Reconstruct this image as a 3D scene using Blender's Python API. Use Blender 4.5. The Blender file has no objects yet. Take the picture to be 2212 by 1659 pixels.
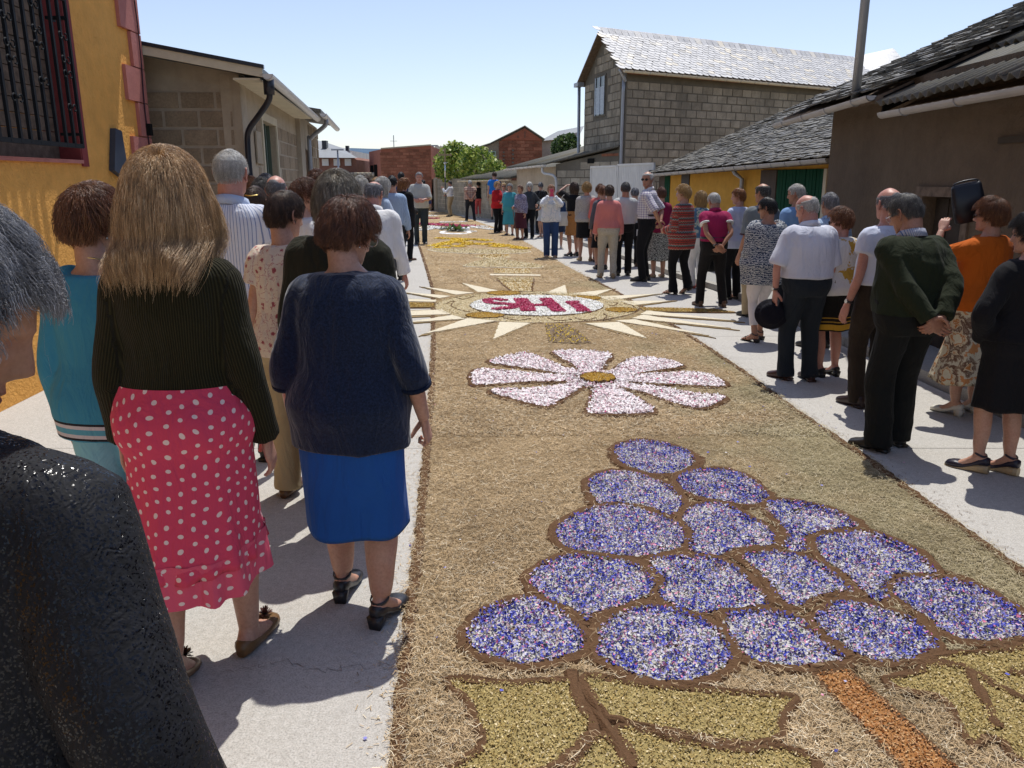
import bpy, math, random
import numpy as np
from mathutils import Vector, Matrix
rnd = random.Random(7)
RS = np.random.RandomState(11)
SC = bpy.context.scene
COL = SC.collection
R = math.radians

# ------------------------------------------------------------------ camera, sky, sun, exposure
CAM_H = 1.645
PITCH = R(14.38)
cam_d = bpy.data.cameras.new('camera'); cam_d.lens = 27.99; cam_d.sensor_width = 36
cam_d.clip_start = 0.05; cam_d.clip_end = 9000
cam = bpy.data.objects.new('camera', cam_d); COL.objects.link(cam)
cam.location = (0, 0, CAM_H); cam.rotation_euler = (R(90) - PITCH, 0, 0)
SC.camera = cam
SUN_EL, SUN_AZ = 68.0, 16.0        # elevation, bearing from +Y towards +X
W = bpy.data.worlds.new('World'); SC.world = W; W.use_nodes = True
nt = W.node_tree
bg = nt.nodes['Background']
sky = nt.nodes.new('ShaderNodeTexSky'); sky.sky_type = 'NISHITA'; sky.sun_disc = False
sky.sun_elevation = R(SUN_EL); sky.sun_rotation = R(SUN_AZ)
sky.air_density = 1.0; sky.dust_density = 0.8; sky.ozone_density = 1.0; sky.altitude = 500
hs = nt.nodes.new('ShaderNodeHueSaturation'); hs.inputs['Saturation'].default_value = .86
tn = nt.nodes.new('ShaderNodeMix'); tn.data_type = 'RGBA'; tn.blend_type = 'MULTIPLY'; tn.inputs[0].default_value = 1.0; tn.inputs[7].default_value = (1.0, .97, 1.03, 1)
nt.links.new(sky.outputs[0], hs.inputs['Color']); nt.links.new(hs.outputs[0], tn.inputs[6]); nt.links.new(tn.outputs[2], bg.inputs[0]); bg.inputs[1].default_value = 0.14
sd = bpy.data.lights.new('sun', 'SUN'); sd.energy = 3.9; sd.angle = R(0.5); sd.color = (1.0, .965, .90)
sun = bpy.data.objects.new('sun', sd); COL.objects.link(sun)
e, a = R(SUN_EL), R(SUN_AZ)
sdir = Vector((math.sin(a) * math.cos(e), math.cos(a) * math.cos(e), math.sin(e)))
sun.rotation_euler = sdir.to_track_quat('Z', 'Y').to_euler(); sun.location = (0, 0, 30)
vs = SC.view_settings; vs.view_transform = 'Standard'; vs.look = 'None'; vs.gamma = 1; vs.exposure = 0.12
vs.use_curve_mapping = False
SC.cycles.max_bounces = 6; SC.cycles.transparent_max_bounces = 6
SC.cycles.caustics_reflective = False; SC.cycles.caustics_refractive = False

# ------------------------------------------------------------------ survey: sight lines to real places
_c, _s = math.cos(PITCH), math.sin(PITCH)
def _ray(x, y):
    u = x - 1106; v = 829.5 - y
    return u, 1720 * _c + v * _s, -1720 * _s + v * _c
def gp(x, y, z=0.0):
    a, b, d = _ray(x, y); t = (z - CAM_H) / d
    return (a * t, b * t)
def atY(x, y, Y):
    a, b, d = _ray(x, y); t = Y / b
    return (a * t, Y, CAM_H + d * t)
def on_wall(x, y, A, B):
    """where the sight line meets the vertical wall through ground points A and B -> (distance along AB, height)"""
    a, b, d = _ray(x, y)
    ex, ey = B[0] - A[0], B[1] - A[1]; L = math.hypot(ex, ey); ex /= L; ey /= L
    t = (A[0] * ey - A[1] * ex) / (a * ey - b * ex)
    return ((a * t - A[0]) * ex + (b * t - A[1]) * ey, CAM_H + d * t)

# ------------------------------------------------------------------ object helpers
def link(o, parent=None):
    COL.objects.link(o)
    if parent is not None: o.parent = parent
    return o
def tag(o, label=None, cat=None, group=None, kind=None):
    if label: o['label'] = label
    if cat: o['category'] = cat
    if group: o['group'] = group
    if kind: o['kind'] = kind
    return o
def empty(name, loc=(0, 0, 0), rz=0.0):
    o = bpy.data.objects.new(name, None); o.empty_display_size = .2
    o.location = loc; o.rotation_euler = (0, 0, rz); COL.objects.link(o); return o
def fast_mesh(name, V, F, smooth=False):
    """V (n,3); F list of arrays (m,k) or python list of tuples"""
    me = bpy.data.meshes.new(name)
    V = np.asarray(V, dtype=np.float32)
    if isinstance(F, np.ndarray): F = [F]
    if len(F) and isinstance(F[0], np.ndarray) and F[0].ndim == 2:
        tot = np.concatenate([np.full(len(f), f.shape[1], dtype=np.int32) for f in F])
        idx = np.concatenate([f.ravel() for f in F]).astype(np.int32)
    else:
        tot = np.array([len(f) for f in F], dtype=np.int32)
        idx = np.array([i for f in F for i in f], dtype=np.int32)
    me.vertices.add(len(V)); me.vertices.foreach_set('co', V.ravel())
    me.loops.add(len(idx)); me.loops.foreach_set('vertex_index', idx)
    me.polygons.add(len(tot))
    st = np.zeros(len(tot), dtype=np.int32); st[1:] = np.cumsum(tot)[:-1]
    me.polygons.foreach_set('loop_start', st)
    try: me.polygons.foreach_set('loop_total', tot)
    except Exception: pass
    me.polygons.foreach_set('use_smooth', np.full(len(tot), bool(smooth)))
    me.update(calc_edges=True); me.validate()
    return me
def mk(name, V, F, mat, parent=None, smooth=False):
    me = fast_mesh(name, V, F, smooth)
    if mat is not None: me.materials.append(mat)
    return link(bpy.data.objects.new(name, me), parent)
def inst(name, me, parent=None, loc=(0, 0, 0), rot=(0, 0, 0), scale=(1, 1, 1)):
    o = bpy.data.objects.new(name, me); o.location = loc; o.rotation_euler = rot; o.scale = scale
    return link(o, parent)
class MB:
    def __init__(s): s.V = []; s.F = []
    def add(s, V, F):
        n = len(s.V); s.V += [tuple(v) for v in V]; s.F += [tuple(i + n for i in f) for f in F]; return s
    def box(s, x0, x1, y0, y1, z0, z1):
        return s.add([(x0,y0,z0),(x1,y0,z0),(x1,y1,z0),(x0,y1,z0),(x0,y0,z1),(x1,y0,z1),(x1,y1,z1),(x0,y1,z1)],
                     [(0,3,2,1),(4,5,6,7),(0,1,5,4),(1,2,6,5),(2,3,7,6),(3,0,4,7)])
    def hexa(s, P):   # 8 points: bottom 4, top 4
        return s.add(P, [(0,3,2,1),(4,5,6,7),(0,1,5,4),(1,2,6,5),(2,3,7,6),(3,0,4,7)])
    def tube(s, path, r, n=8):
        V, F = tube(path, r, n); return s.add(V, F)
    def prism(s, poly, off):
        """poly: 3-D points of one face, off: extrusion vector"""
        n = len(poly); V = [tuple(p) for p in poly] + [tuple(np.array(p) + np.array(off)) for p in poly]
        F = [tuple(range(n))[::-1], tuple(range(n, 2 * n))] + [(i, (i + 1) % n, n + (i + 1) % n, n + i) for i in range(n)]
        return s.add(V, F)
    def build(s, name, mat, parent=None, smooth=False): return mk(name, s.V, s.F, mat, parent, smooth)

def crom(P, k=4, closed=False):
    P = np.asarray(P, float); n = len(P); out = []
    rng = range(n if closed else n - 1)
    for i in rng:
        if closed: p0, p1, p2, p3 = P[(i-1) % n], P[i], P[(i+1) % n], P[(i+2) % n]
        else: p0, p1, p2, p3 = P[max(i-1, 0)], P[i], P[i+1], P[min(i+2, n-1)]
        for j in range(k):
            t = j / k
            out.append(.5 * ((2*p1) + (p2-p0)*t + (2*p0-5*p1+4*p2-p3)*t*t + (3*p1-p0-3*p2+p3)*t**3))
    if not closed: out.append(P[-1])
    return np.array(out)
def tube(path, r, n=12, ref=(0, 1, 0), cap=True, pw=2.0):
    """lofted tube; r: scalar, (N,) or (N,2) radii (side, ref)"""
    P = np.asarray(path, float); N = len(P)
    rr = np.asarray(r, float)
    if rr.ndim == 0: rr = np.full((N, 2), float(rr))
    elif rr.ndim == 1: rr = np.stack([rr, rr], 1)
    T = np.gradient(P, axis=0); T /= np.linalg.norm(T, axis=1)[:, None] + 1e-12
    ref = np.asarray(ref, float)
    if ref.ndim == 1: ref = np.tile(ref, (N, 1))
    f = ref - (ref * T).sum(1)[:, None] * T
    bad = np.linalg.norm(f, axis=1) < 1e-3
    if bad.any():
        alt = np.array([1., 0, 0]); f[bad] = alt - (T[bad] @ alt)[:, None] * T[bad]
    f /= np.linalg.norm(f, axis=1)[:, None]
    s = np.cross(T, f)
    th = np.linspace(0, 2 * np.pi, n, endpoint=False)
    cx = np.sign(np.cos(th)) * np.abs(np.cos(th)) ** (2 / pw); cy = np.sign(np.sin(th)) * np.abs(np.sin(th)) ** (2 / pw)
    V = P[:, None] + s[:, None] * (cx[None, :, None] * rr[:, None, :1]) + f[:, None] * (cy[None, :, None] * rr[:, None, 1:])
    V = V.reshape(-1, 3)
    F = []
    for i in range(N - 1):
        for j in range(n):
            k = (j + 1) % n
            F.append((i*n + j, i*n + k, (i+1)*n + k, (i+1)*n + j))
    if cap:
        F.append(tuple(range(n))[::-1]); F.append(tuple((N-1)*n + j for j in range(n)))
    return V, F
def zloft(rows, n=24, pw=2.2, cap=True):
    """rows: (cx, cy, cz, rx, ry) horizontal ellipses stacked upwards"""
    th = np.linspace(0, 2 * np.pi, n, endpoint=False)
    cx = np.sign(np.cos(th)) * np.abs(np.cos(th)) ** (2 / pw); cy = np.sign(np.sin(th)) * np.abs(np.sin(th)) ** (2 / pw)
    V = []
    for (x, y, z, rx, ry) in rows:
        V += [(x + rx * a, y + ry * b, z) for a, b in zip(cx, cy)]
    F = []
    N = len(rows)
    for i in range(N - 1):
        for j in range(n):
            k = (j + 1) % n
            F.append((i*n + j, i*n + k, (i+1)*n + k, (i+1)*n + j))
    if cap:
        F.append(tuple(range(n))[::-1]); F.append(tuple((N-1)*n + j for j in range(n)))
    return np.array(V), F
def joinVF(L):
    V = []; F = []; n = 0
    for v, f in L:
        V.append(np.asarray(v, float)); F += [tuple(i + n for i in t) for t in f]; n += len(v)
    return np.concatenate(V), F

# ------------------------------------------------------------------ material helper
class M_:
    def __init__(s, name):
        s.m = bpy.data.materials.new(name); s.m.use_nodes = True; s.nt = s.m.node_tree
        s.p = s.nt.nodes['Principled BSDF']
    def n(s, t, **kw):
        nd = s.nt.nodes.new('ShaderNode' + t)
        for k, v in kw.items():
            if k in nd.inputs: 
                nd.inputs[k].default_value = v
            else: setattr(nd, k, v)
        return nd
    def l(s, a, b): s.nt.links.new(a, b)
    def co(s, kind='Object', scale=None, rot=None):
        tc = s.n('TexCoord'); o = tc.outputs[kind]
        if scale is not None or rot is not None:
            mp = s.n('Mapping'); s.l(o, mp.inputs['Vector'])
            if scale is not None: mp.inputs['Scale'].default_value = scale
            if rot is not None: mp.inputs['Rotation'].default_value = rot
            o = mp.outputs[0]
        return o
    def noise(s, co, scale, detail=3, rough=.55, dist=0.0):
        n = s.n('TexNoise'); n.inputs['Scale'].default_value = scale; n.inputs['Detail'].default_value = detail
        n.inputs['Roughness'].default_value = rough; n.inputs['Distortion'].default_value = dist
        s.l(co, n.inputs['Vector']); return n.outputs['Fac']
    def ramp(s, fac, stops, interp='LINEAR'):
        r = s.n('ValToRGB'); r.color_ramp.interpolation = interp
        els = r.color_ramp.elements
        while len(els) < len(stops): els.new(.5)
        for e_, (p, c) in zip(els, stops):
            e_.position = p; e_.color = (c[0], c[1], c[2], 1) if len(c) == 3 else c
        s.l(fac, r.inputs[0]); return r.outputs[0]
    def mix(s, fac, a, b, blend='MIX'):
        m = s.n('Mix'); m.data_type = 'RGBA'; m.blend_type = blend
        for v, i in ((fac, 0), (a, 6), (b, 7)):
            if hasattr(v, 'links') or isinstance(v, bpy.types.NodeSocket): s.l(v, m.inputs[i])
            else: m.inputs[i].default_value = v if i == 0 else (v[0], v[1], v[2], 1)
        return m.outputs[2]
    def math(s, op, a, b=0.0, c=0.0):
        m = s.n('Math'); m.operation = op
        for i, v in enumerate((a, b, c)):
            if isinstance(v, bpy.types.NodeSocket): s.l(v, m.inputs[i])
            else: m.inputs[i].default_value = v
        return m.outputs[0]
    def sep(s, co):
        x = s.n('SeparateXYZ'); s.l(co, x.inputs[0]); return x.outputs
    def comb(s, x, y, z=0.0):
        c = s.n('CombineXYZ')
        for i, v in enumerate((x, y, z)):
            if isinstance(v, bpy.types.NodeSocket): s.l(v, c.inputs[i])
            else: c.inputs[i].default_value = v
        return c.outputs[0]
    def bump(s, h, strength=.3, dist=.01, prev=None):
        b = s.n('Bump'); b.inputs['Strength'].default_value = strength; b.inputs['Distance'].default_value = dist
        s.l(h, b.inputs['Height'])
        if prev is not None: s.l(prev, b.inputs['Normal'])
        s.l(b.outputs[0], s.p.inputs['Normal']); return b.outputs[0]
    def base(s, c):
        if isinstance(c, bpy.types.NodeSocket): s.l(c, s.p.inputs['Base Color'])
        else: s.p.inputs['Base Color'].default_value = (c[0], c[1], c[2], 1)
        return s
    def rough(s, r, spec=.5, metal=0.0):
        if isinstance(r, bpy.types.NodeSocket): s.l(r, s.p.inputs['Roughness'])
        else: s.p.inputs['Roughness'].default_value = r
        s.p.inputs['Specular IOR Level'].default_value = spec; s.p.inputs['Metallic'].default_value = metal
        return s
def scl(c, k): return (c[0] * k, c[1] * k, c[2] * k)
def simple(name, c, rough=.6, spec=.4, metal=0.0, var=.12, nscale=8, bump=.0, bscale=60):
    m = M_(name); co = m.co()
    nf = m.noise(co, nscale, 4)
    m.base(m.ramp(nf, [(.25, scl(c, 1 - var)), (.75, scl(c, 1 + var))])).rough(rough, spec, metal)
    if bump: m.bump(m.noise(co, bscale, 3), bump, .01)
    return m.m
# ================================================================== GROUND
def T6(L): return [gp(918.07 + x / 3.4132, 918.07 + y / 3.4132) for x, y in L]
def T7(L): return [gp(1564 + x / 3.4132, 1026 + y / 3.4132) for x, y in L]
def TC(L): return [gp(1485.1 + x / 3.006, 1107.1 + y / 3.006) for x, y in L]
def T8(L): return [gp(837 + x / 1.6088, 1350 + y / 1.6088) for x, y in L]
def T5(L): return [gp(864 + x / 3.1508, 459 + y / 3.1508) for x, y in L]
def TB(L): return [gp(853.3 + x / 2.7307, 567 + y / 2.7307) for x, y in L]
def TZ(L): return [gp(864 + x / 5.12, 243 + y / 5.12) for x, y in L]
def TD(L): return [gp(x, y) for x, y in L]

LEFT = np.array([(-.30, 1.0)] + TD([(860,1659),(872,1480),(885,1340),(905,1170),(920,1000),(930,900),(937,740),(935,680),(935,625),(920,575),(905,530),(900,500),(895,470),(880,445)]))
RIGHT = np.array([(2.3, 1.0)] + TD([(2212,1240),(2030,1110),(1870,990),(1735,900),(1600,800),(1480,720),(1400,672),(1330,630),(1270,600),(1200,560),(1130,520),(1080,495),(1020,475),(980,462),(930,447)]))
def edgeX(E, y): return np.interp(y, E[:, 1], E[:, 0])
KERB = np.array([(3.75, -4), (3.60, 2), (3.52,5.23),(3.46,7),(3.19,11.84),(2.98,12.89),(2.71,14.69),(1.95,20),(.71,27.12),(-.92,35.86),(-5.29,52.95),(-12,70)])
def kerbX(y): return np.interp(y, KERB[:, 1], KERB[:, 0])

def m_concrete(name, base=(.49, .47, .435)):
    m = M_(name); co = m.co()
    big = m.noise(co, .55, 5, .6); mid = m.noise(co, 5, 6, .65); fine = m.noise(co, 160, 2, .7)
    c = m.ramp(big, [(.3, scl(base, .86)), (.72, scl(base, 1.10))])
    c = m.mix(.5, c, m.ramp(mid, [(.3, scl(base, .84)), (.7, scl(base, 1.14))]))
    c = m.mix(.55, c, m.ramp(fine, [(.32, scl(base, .45)), (.5, base), (.72, scl(base, 1.35))]), 'MIX')
    f3 = m.noise(co, 38, 4, .8); c = m.mix(1, c, m.ramp(f3, [(.3, (.80,.79,.77)), (.62, (1.04,1.04,1.04))]), 'MULTIPLY')
    # smooth worn stains
    st = m.noise(co, 1.7, 3, .5, 1.2)
    c = m.mix(m.ramp(st, [(.62, (0, 0, 0)), (.72, (.35, .35, .35))]), c, scl(base, .72))
    m.base(c).rough(.88, .25)
    m.bump(m.mix(.6, mid, fine), .45, .006)
    return m.m
MAT_CONC = m_concrete('street_concrete')
MAT_WALK = m_concrete('sidewalk_concrete', (.37, .365, .35))
MAT_JOINT = simple('joint_filler', (.12, .115, .11), .95, .1)
MAT_DIRT = simple('dry_earth', (.30, .25, .18), .95, .1, nscale=1.2, var=.25)

o = mk('ground', [(-400,-60,-.06),(400,-60,-.06),(400,700,-.06),(-400,700,-.06)], [(0,1,2,3)], MAT_DIRT); tag(o, kind='structure')
# street: slabs cast side by side with open joints
o = mk('street', [(-7,-6,-.030),(4,-6,-.030),(4,14,-.030),(2.2,22,-.030),(-.9,36,-.030),(-12,75,-.030),(-20,75,-.030),(-7,30,-.030)], [(0,1,2,3,4,5,6,7)], MAT_JOINT)
tag(o, kind='structure'); STREET = o
ys = [-5, -2.75, 1.0, 4.78, 8.5, 12.25, 16, 20, 24, 28, 32, 36, 41, 46, 52, 60, 72]
def leftX(y): return np.interp(y, [-5, 9, 30, 40, 75], [-3.9, -4.3, -6.9, -9.5, -21])
for i in range(len(ys) - 1):
    y0, y1 = ys[i] + .004, ys[i+1] - .004
    frs = None
    for j in range(2):
        p = []
        for yy in (y0, y1):
            a_, b_ = leftX(yy), float(kerbX(yy)) - .012; fm = ((edgeX(LEFT, yy) + edgeX(RIGHT, yy))/2 - a_)/(b_ - a_) if yy > 1 else .55; f0, f1 = (0, fm) if j == 0 else (fm, 1.0)
            p.append((a_ + (b_ - a_) * f0 + .004, a_ + (b_ - a_) * f1 - .004, yy))
        (xa, xb, ya), (xc, xd, yb) = p
        dz = rnd.uniform(-.001, .001)
        MB().hexa([(xa,ya,-.05),(xb,ya,-.05),(xd,yb,-.05),(xc,yb,-.05),(xa,ya,dz),(xb,ya,dz),(xd,yb,dz),(xc,yb,dz)]).build('concrete_slab', MAT_CONC, STREET)
# kerb and the pavement behind it
def strip(name, left, right, z0, z1, mat, parent=None):
    b = MB(); n = len(left)
    for i in range(n - 1):
        (x0,y0),(x1,y1) = left[i], left[i+1]; (x2,y2),(x3,y3) = right[i], right[i+1]
        b.hexa([(x0,y0,z0),(x2,y2,z0),(x3,y3,z0),(x1,y1,z0),(x0,y0,z1),(x2,y2,z1),(x3,y3,z1),(x1,y1,z1)])
    return b.build(name, mat, parent)
walk = empty('sidewalk'); tag(walk, kind='structure')
yk = list(np.arange(-4, 14, 1.0)) + list(np.arange(14, 60, 2.0))
m_kerb = m_concrete('kerb_concrete', (.40, .385, .35))
for i in range(len(yk) - 1):
    y0, y1 = yk[i] + .006, yk[i+1] - .006
    strip('kerb_stone', [(kerbX(y0), y0), (kerbX(y1), y1)], [(kerbX(y0) + .13, y0), (kerbX(y1) + .13, y1)], -.05, .085 + rnd.uniform(-.006, .006), m_kerb, walk)
strip('pavement_surface', [(kerbX(y) + .12, y) for y in yk], [(max(kerbX(y) + 2.2, 4.6 if y < 19 else -99), y) for y in yk], -.05, .078, MAT_WALK, walk)
# hairline cracks in the near slab and small litter
def crack(name, pts, w=.0011):
    P = crom(pts, 9); P = np.array([(x + RS.normal(0, .009), y + RS.normal(0, .011)) for x, y in P])
    V = []; F = []
    for i, (x, y) in enumerate(P):
        ww = w * RS.uniform(.4, 1.2); V += [(x - .3*ww, y - ww, .0022), (x + .3*ww, y + ww, .0022)]
    F = [(2*i, 2*i+2, 2*i+3, 2*i+1) for i in range(len(P) - 1)]
    tag(mk(name, V, F, MAT_JOINT2, STREET), kind='structure')
MAT_JOINT2 = simple('crack_dirt', (.20,.19,.175), .95, .1)
crack('crack', TD([(470,1452),(560,1440),(620,1428),(690,1450),(760,1440),(850,1436)]))
crack('crack', TD([(2180,845),(2120,850),(2050,848),(1990,852)]), .0015)
crack('crack', TD([(1995,985),(1890,905),(1850,870)]), .0015)

# ------------------------------------------------------------------ carpet materials
def petal_mat(name, stops, rough=.7, trans=.15, interp='CONSTANT'):
    m = M_(name); g = m.n('NewGeometry')
    c = m.ramp(g.outputs['Random Per Island'], stops, interp)
    v = m.noise(m.co(), 30, 2)
    c = m.mix(1.0, c, m.ramp(v, [(.3, (.8,.8,.8)), (.7, (1.15,1.15,1.15))]), 'MULTIPLY')
    m.base(c).rough(rough, .2)
    return m.m
BLUE = petal_mat('cornflower_petals', [(0,(.045,.055,.38)),(.20,(.07,.085,.50)),(.36,(.13,.14,.56)),(.46,(.26,.26,.60)),(.55,(.48,.46,.64)),(.63,(.72,.70,.68)),(.70,(.44,.42,.36)),(.78,(.10,.10,.10)),(.835,(.15,.18,.08)),(.87,(.72,.20,.34)),(.92,(.70,.44,.56)),(.965,(.22,.10,.26))])
PINKW = petal_mat('rose_petals', [(0,(.90,.84,.84)),(.3,(.90,.74,.77)),(.50,(.94,.90,.89)),(.82,(.84,.58,.64)),(.88,(.95,.93,.92)),(.98,(.66,.14,.28))])
WHITEP = petal_mat('white_petals', [(0,(.93,.92,.88)),(.4,(.95,.95,.93)),(.8,(.88,.85,.77)),(.97,(.65,.63,.45))])
MAGP = petal_mat('crimson_petals', [(0,(.52,.05,.13)),(.35,(.62,.10,.22)),(.6,(.44,.03,.11)),(.75,(.74,.32,.42)),(.88,(.55,.07,.17))])
def _pale(m_, stops2, scale=7.0):
    nt_ = m_.node_tree; p_ = nt_.nodes['Principled BSDF']; src = p_.inputs['Base Color'].links[0].from_socket
    g_ = nt_.nodes.new('ShaderNodeNewGeometry'); r_ = nt_.nodes.new('ShaderNodeValToRGB'); r_.color_ramp.interpolation = 'CONSTANT'; e_ = r_.color_ramp.elements
    while len(e_) < len(stops2): e_.new(.5)
    for el, (q_, c_) in zip(e_, stops2): el.position = q_; el.color = (*c_, 1)
    nt_.links.new(g_.outputs['Random Per Island'], r_.inputs[0]); n_ = nt_.nodes.new('ShaderNodeTexNoise'); n_.inputs['Scale'].default_value = scale; n_.inputs['Detail'].default_value = 3; nt_.links.new(g_.outputs['Position'], n_.inputs['Vector'])
    mr = nt_.nodes.new('ShaderNodeMapRange'); mr.inputs[1].default_value = .48; mr.inputs[2].default_value = .60; nt_.links.new(n_.outputs['Fac'], mr.inputs[0])
    mx_ = nt_.nodes.new('ShaderNodeMix'); mx_.data_type = 'RGBA'; nt_.links.new(mr.outputs[0], mx_.inputs[0]); nt_.links.new(src, mx_.inputs[6]); nt_.links.new(r_.outputs[0], mx_.inputs[7]); nt_.links.new(mx_.outputs[2], p_.inputs['Base Color'])
_pale(BLUE, [(0,(.10,.11,.48)),(.14,(.24,.25,.60)),(.28,(.52,.50,.68)),(.42,(.76,.74,.74)),(.60,(.60,.58,.50)),(.70,(.16,.16,.15)),(.75,(.80,.32,.46)),(.82,(.82,.60,.68)),(.92,(.30,.30,.20))])
_pale(PINKW, [(0,(.93,.88,.88)),(.35,(.90,.80,.81)),(.6,(.95,.93,.92)),(.86,(.86,.66,.70))], 2.5)
YELP = petal_mat('yellow_petals', [(0,(.80,.55,.04)),(.4,(.85,.66,.10)),(.7,(.70,.42,.03)),(.9,(.85,.75,.30))])
YELV = petal_mat('yellow_violet_petals', [(0,(.75,.52,.05)),(.45,(.25,.17,.14)),(.6,(.18,.14,.16)),(.8,(.70,.50,.10)),(.9,(.30,.24,.10))])
GOLDG = petal_mat('chopped_hop_leaves', [(0,(.36,.27,.10)),(.2,(.48,.37,.15)),(.45,(.58,.46,.22)),(.65,(.42,.30,.10)),(.8,(.34,.25,.09)),(.9,(.72,.60,.36))])
GOLDD = petal_mat('gold_corn', [(0,(.46,.27,.05)),(.3,(.54,.34,.08)),(.6,(.36,.21,.04)),(.85,(.62,.46,.18))])
CREAMG = petal_mat('cream_chaff', [(0,(.66,.54,.31)),(.3,(.76,.66,.44)),(.6,(.56,.44,.22)),(.8,(.82,.74,.54)),(.95,(.34,.24,.12))])
ORNG = petal_mat('orange_bran', [(0,(.44,.22,.09)),(.3,(.54,.30,.14)),(.55,(.38,.15,.04)),(.75,(.66,.42,.20)),(.9,(.30,.11,.03))])
def m_fill(name, c1, c2, scale=220, bump=.5):
    m = M_(name); co = m.co()
    n1 = m.noise(co, scale, 3, .7); n2 = m.noise(co, 9, 4)
    c = m.mix(n2, c1, c2); c = m.mix(m.ramp(n1, [(.35, (0,0,0)), (.65, (1,1,1))]), scl(c1, .6), c)
    m.base(c).rough(.95, .1); m.bump(n1, bump, .006); return m.m
F_WHITE = m_fill('white_sand', (.66,.64,.60), (.60,.58,.53))
F_GOLD = m_fill('hop_bed', (.42,.33,.14), (.32,.25,.10))
F_CREAM = m_fill('cream_bed', (.70,.60,.40), (.58,.47,.27))
F_FLOUR = m_fill('sawdust_cream', (.80,.72,.55), (.74,.66,.49), 120, .25)
F_ORNG = m_fill('bran_bed', (.45,.22,.08), (.34,.15,.05))
F_GCORN = m_fill('corn_bed', (.52,.30,.03), (.42,.24,.03))
F_SOIL = m_fill('dark_soil', (.17,.095,.050), (.12,.065,.035), 140, .8)
F_MAG = m_fill('crimson_bed', (.45,.05,.12), (.35,.03,.09))
F_YEL = m_fill('yellow_bed', (.72,.50,.06), (.60,.40,.05))
F_PINK = m_fill('rose_bed', (.80,.66,.66), (.72,.58,.58))
def straw_mat(name, tone=1.0):
    m = M_(name); g = m.n('NewGeometry'); co = m.co()
    c = m.ramp(g.outputs['Random Per Island'], [(0,(.52,.38,.21)),(.22,(.66,.50,.30)),(.45,(.40,.29,.155)),(.62,(.74,.59,.38)),(.77,(.17,.125,.075)),(.95,(.86,.77,.58))])
    green = m.ramp(g.outputs['Random Per Island'], [(0,(.38,.35,.21)),(.4,(.48,.44,.29)),(.7,(.29,.28,.16)),(.9,(.60,.53,.37))])
    x = m.sep(co)
    gm = m.math('ADD', m.math('MULTIPLY', m.math('SUBTRACT', x[0], .75), .45), m.math('MULTIPLY', m.math('SUBTRACT', m.noise(co, .9, 3), .5), 2.2))
    gm2 = m.ramp(gm, [(.15, (0,0,0)), (.6, (.75,.75,.75))])
    c = m.mix(gm2, c, green)
    big = m.noise(co, 1.6, 5, .65, .5); c = m.mix(1, c, m.ramp(big, [(.3, (.74,.70,.66)), (.7, (1.08,1.06,1.04))]), 'MULTIPLY')
    m.base(c).rough(.75, .25)
    return m.m
STRAW = straw_mat('dry_straw')
def straw_base():
    m = M_('straw_bed_base'); co = m.co()
    n1 = m.noise(co, 75, 4, .75, 1.5); n2 = m.noise(co, 8, 3)
    w = m.n('TexVoronoi'); w.inputs['Scale'].default_value = 60; w.feature = 'DISTANCE_TO_EDGE'
    mp = m.n('Mapping'); mp.inputs['Scale'].default_value = (1, 2.5, 1); m.l(co, mp.inputs[0]); m.l(mp.outputs[0], w.inputs['Vector'])
    c = m.ramp(n1, [(.32, (.13,.095,.055)), (.46, (.42,.30,.165)), (.58, (.66,.50,.30)), (.74, (.86,.71,.48))])
    green = m.ramp(n1, [(.3, (.16,.15,.08)), (.5, (.37,.34,.20)), (.7, (.56,.50,.33))])
    x = m.sep(co)
    gm = m.math('ADD', m.math('MULTIPLY', m.math('SUBTRACT', x[0], .75), .45), m.math('MULTIPLY', m.math('SUBTRACT', m.noise(co, .9, 3), .5), 2.2))
    c = m.mix(m.ramp(gm, [(.15, (0,0,0)), (.6, (.75,.75,.75))]), c, green)
    c = m.mix(m.ramp(n2, [(.3, (.3,.3,.3)), (.65, (0,0,0))]), c, (.16,.115,.06))
    big = m.noise(co, 1.6, 5, .65, .5); c = m.mix(1, c, m.ramp(big, [(.3, (.74,.70,.66)), (.7, (1.08,1.06,1.04))]), 'MULTIPLY')
    m.base(c).rough(.95, .15)
    m.bump(n1, 1.0, .02)
    return m.m
STRAWB = straw_base()

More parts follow.
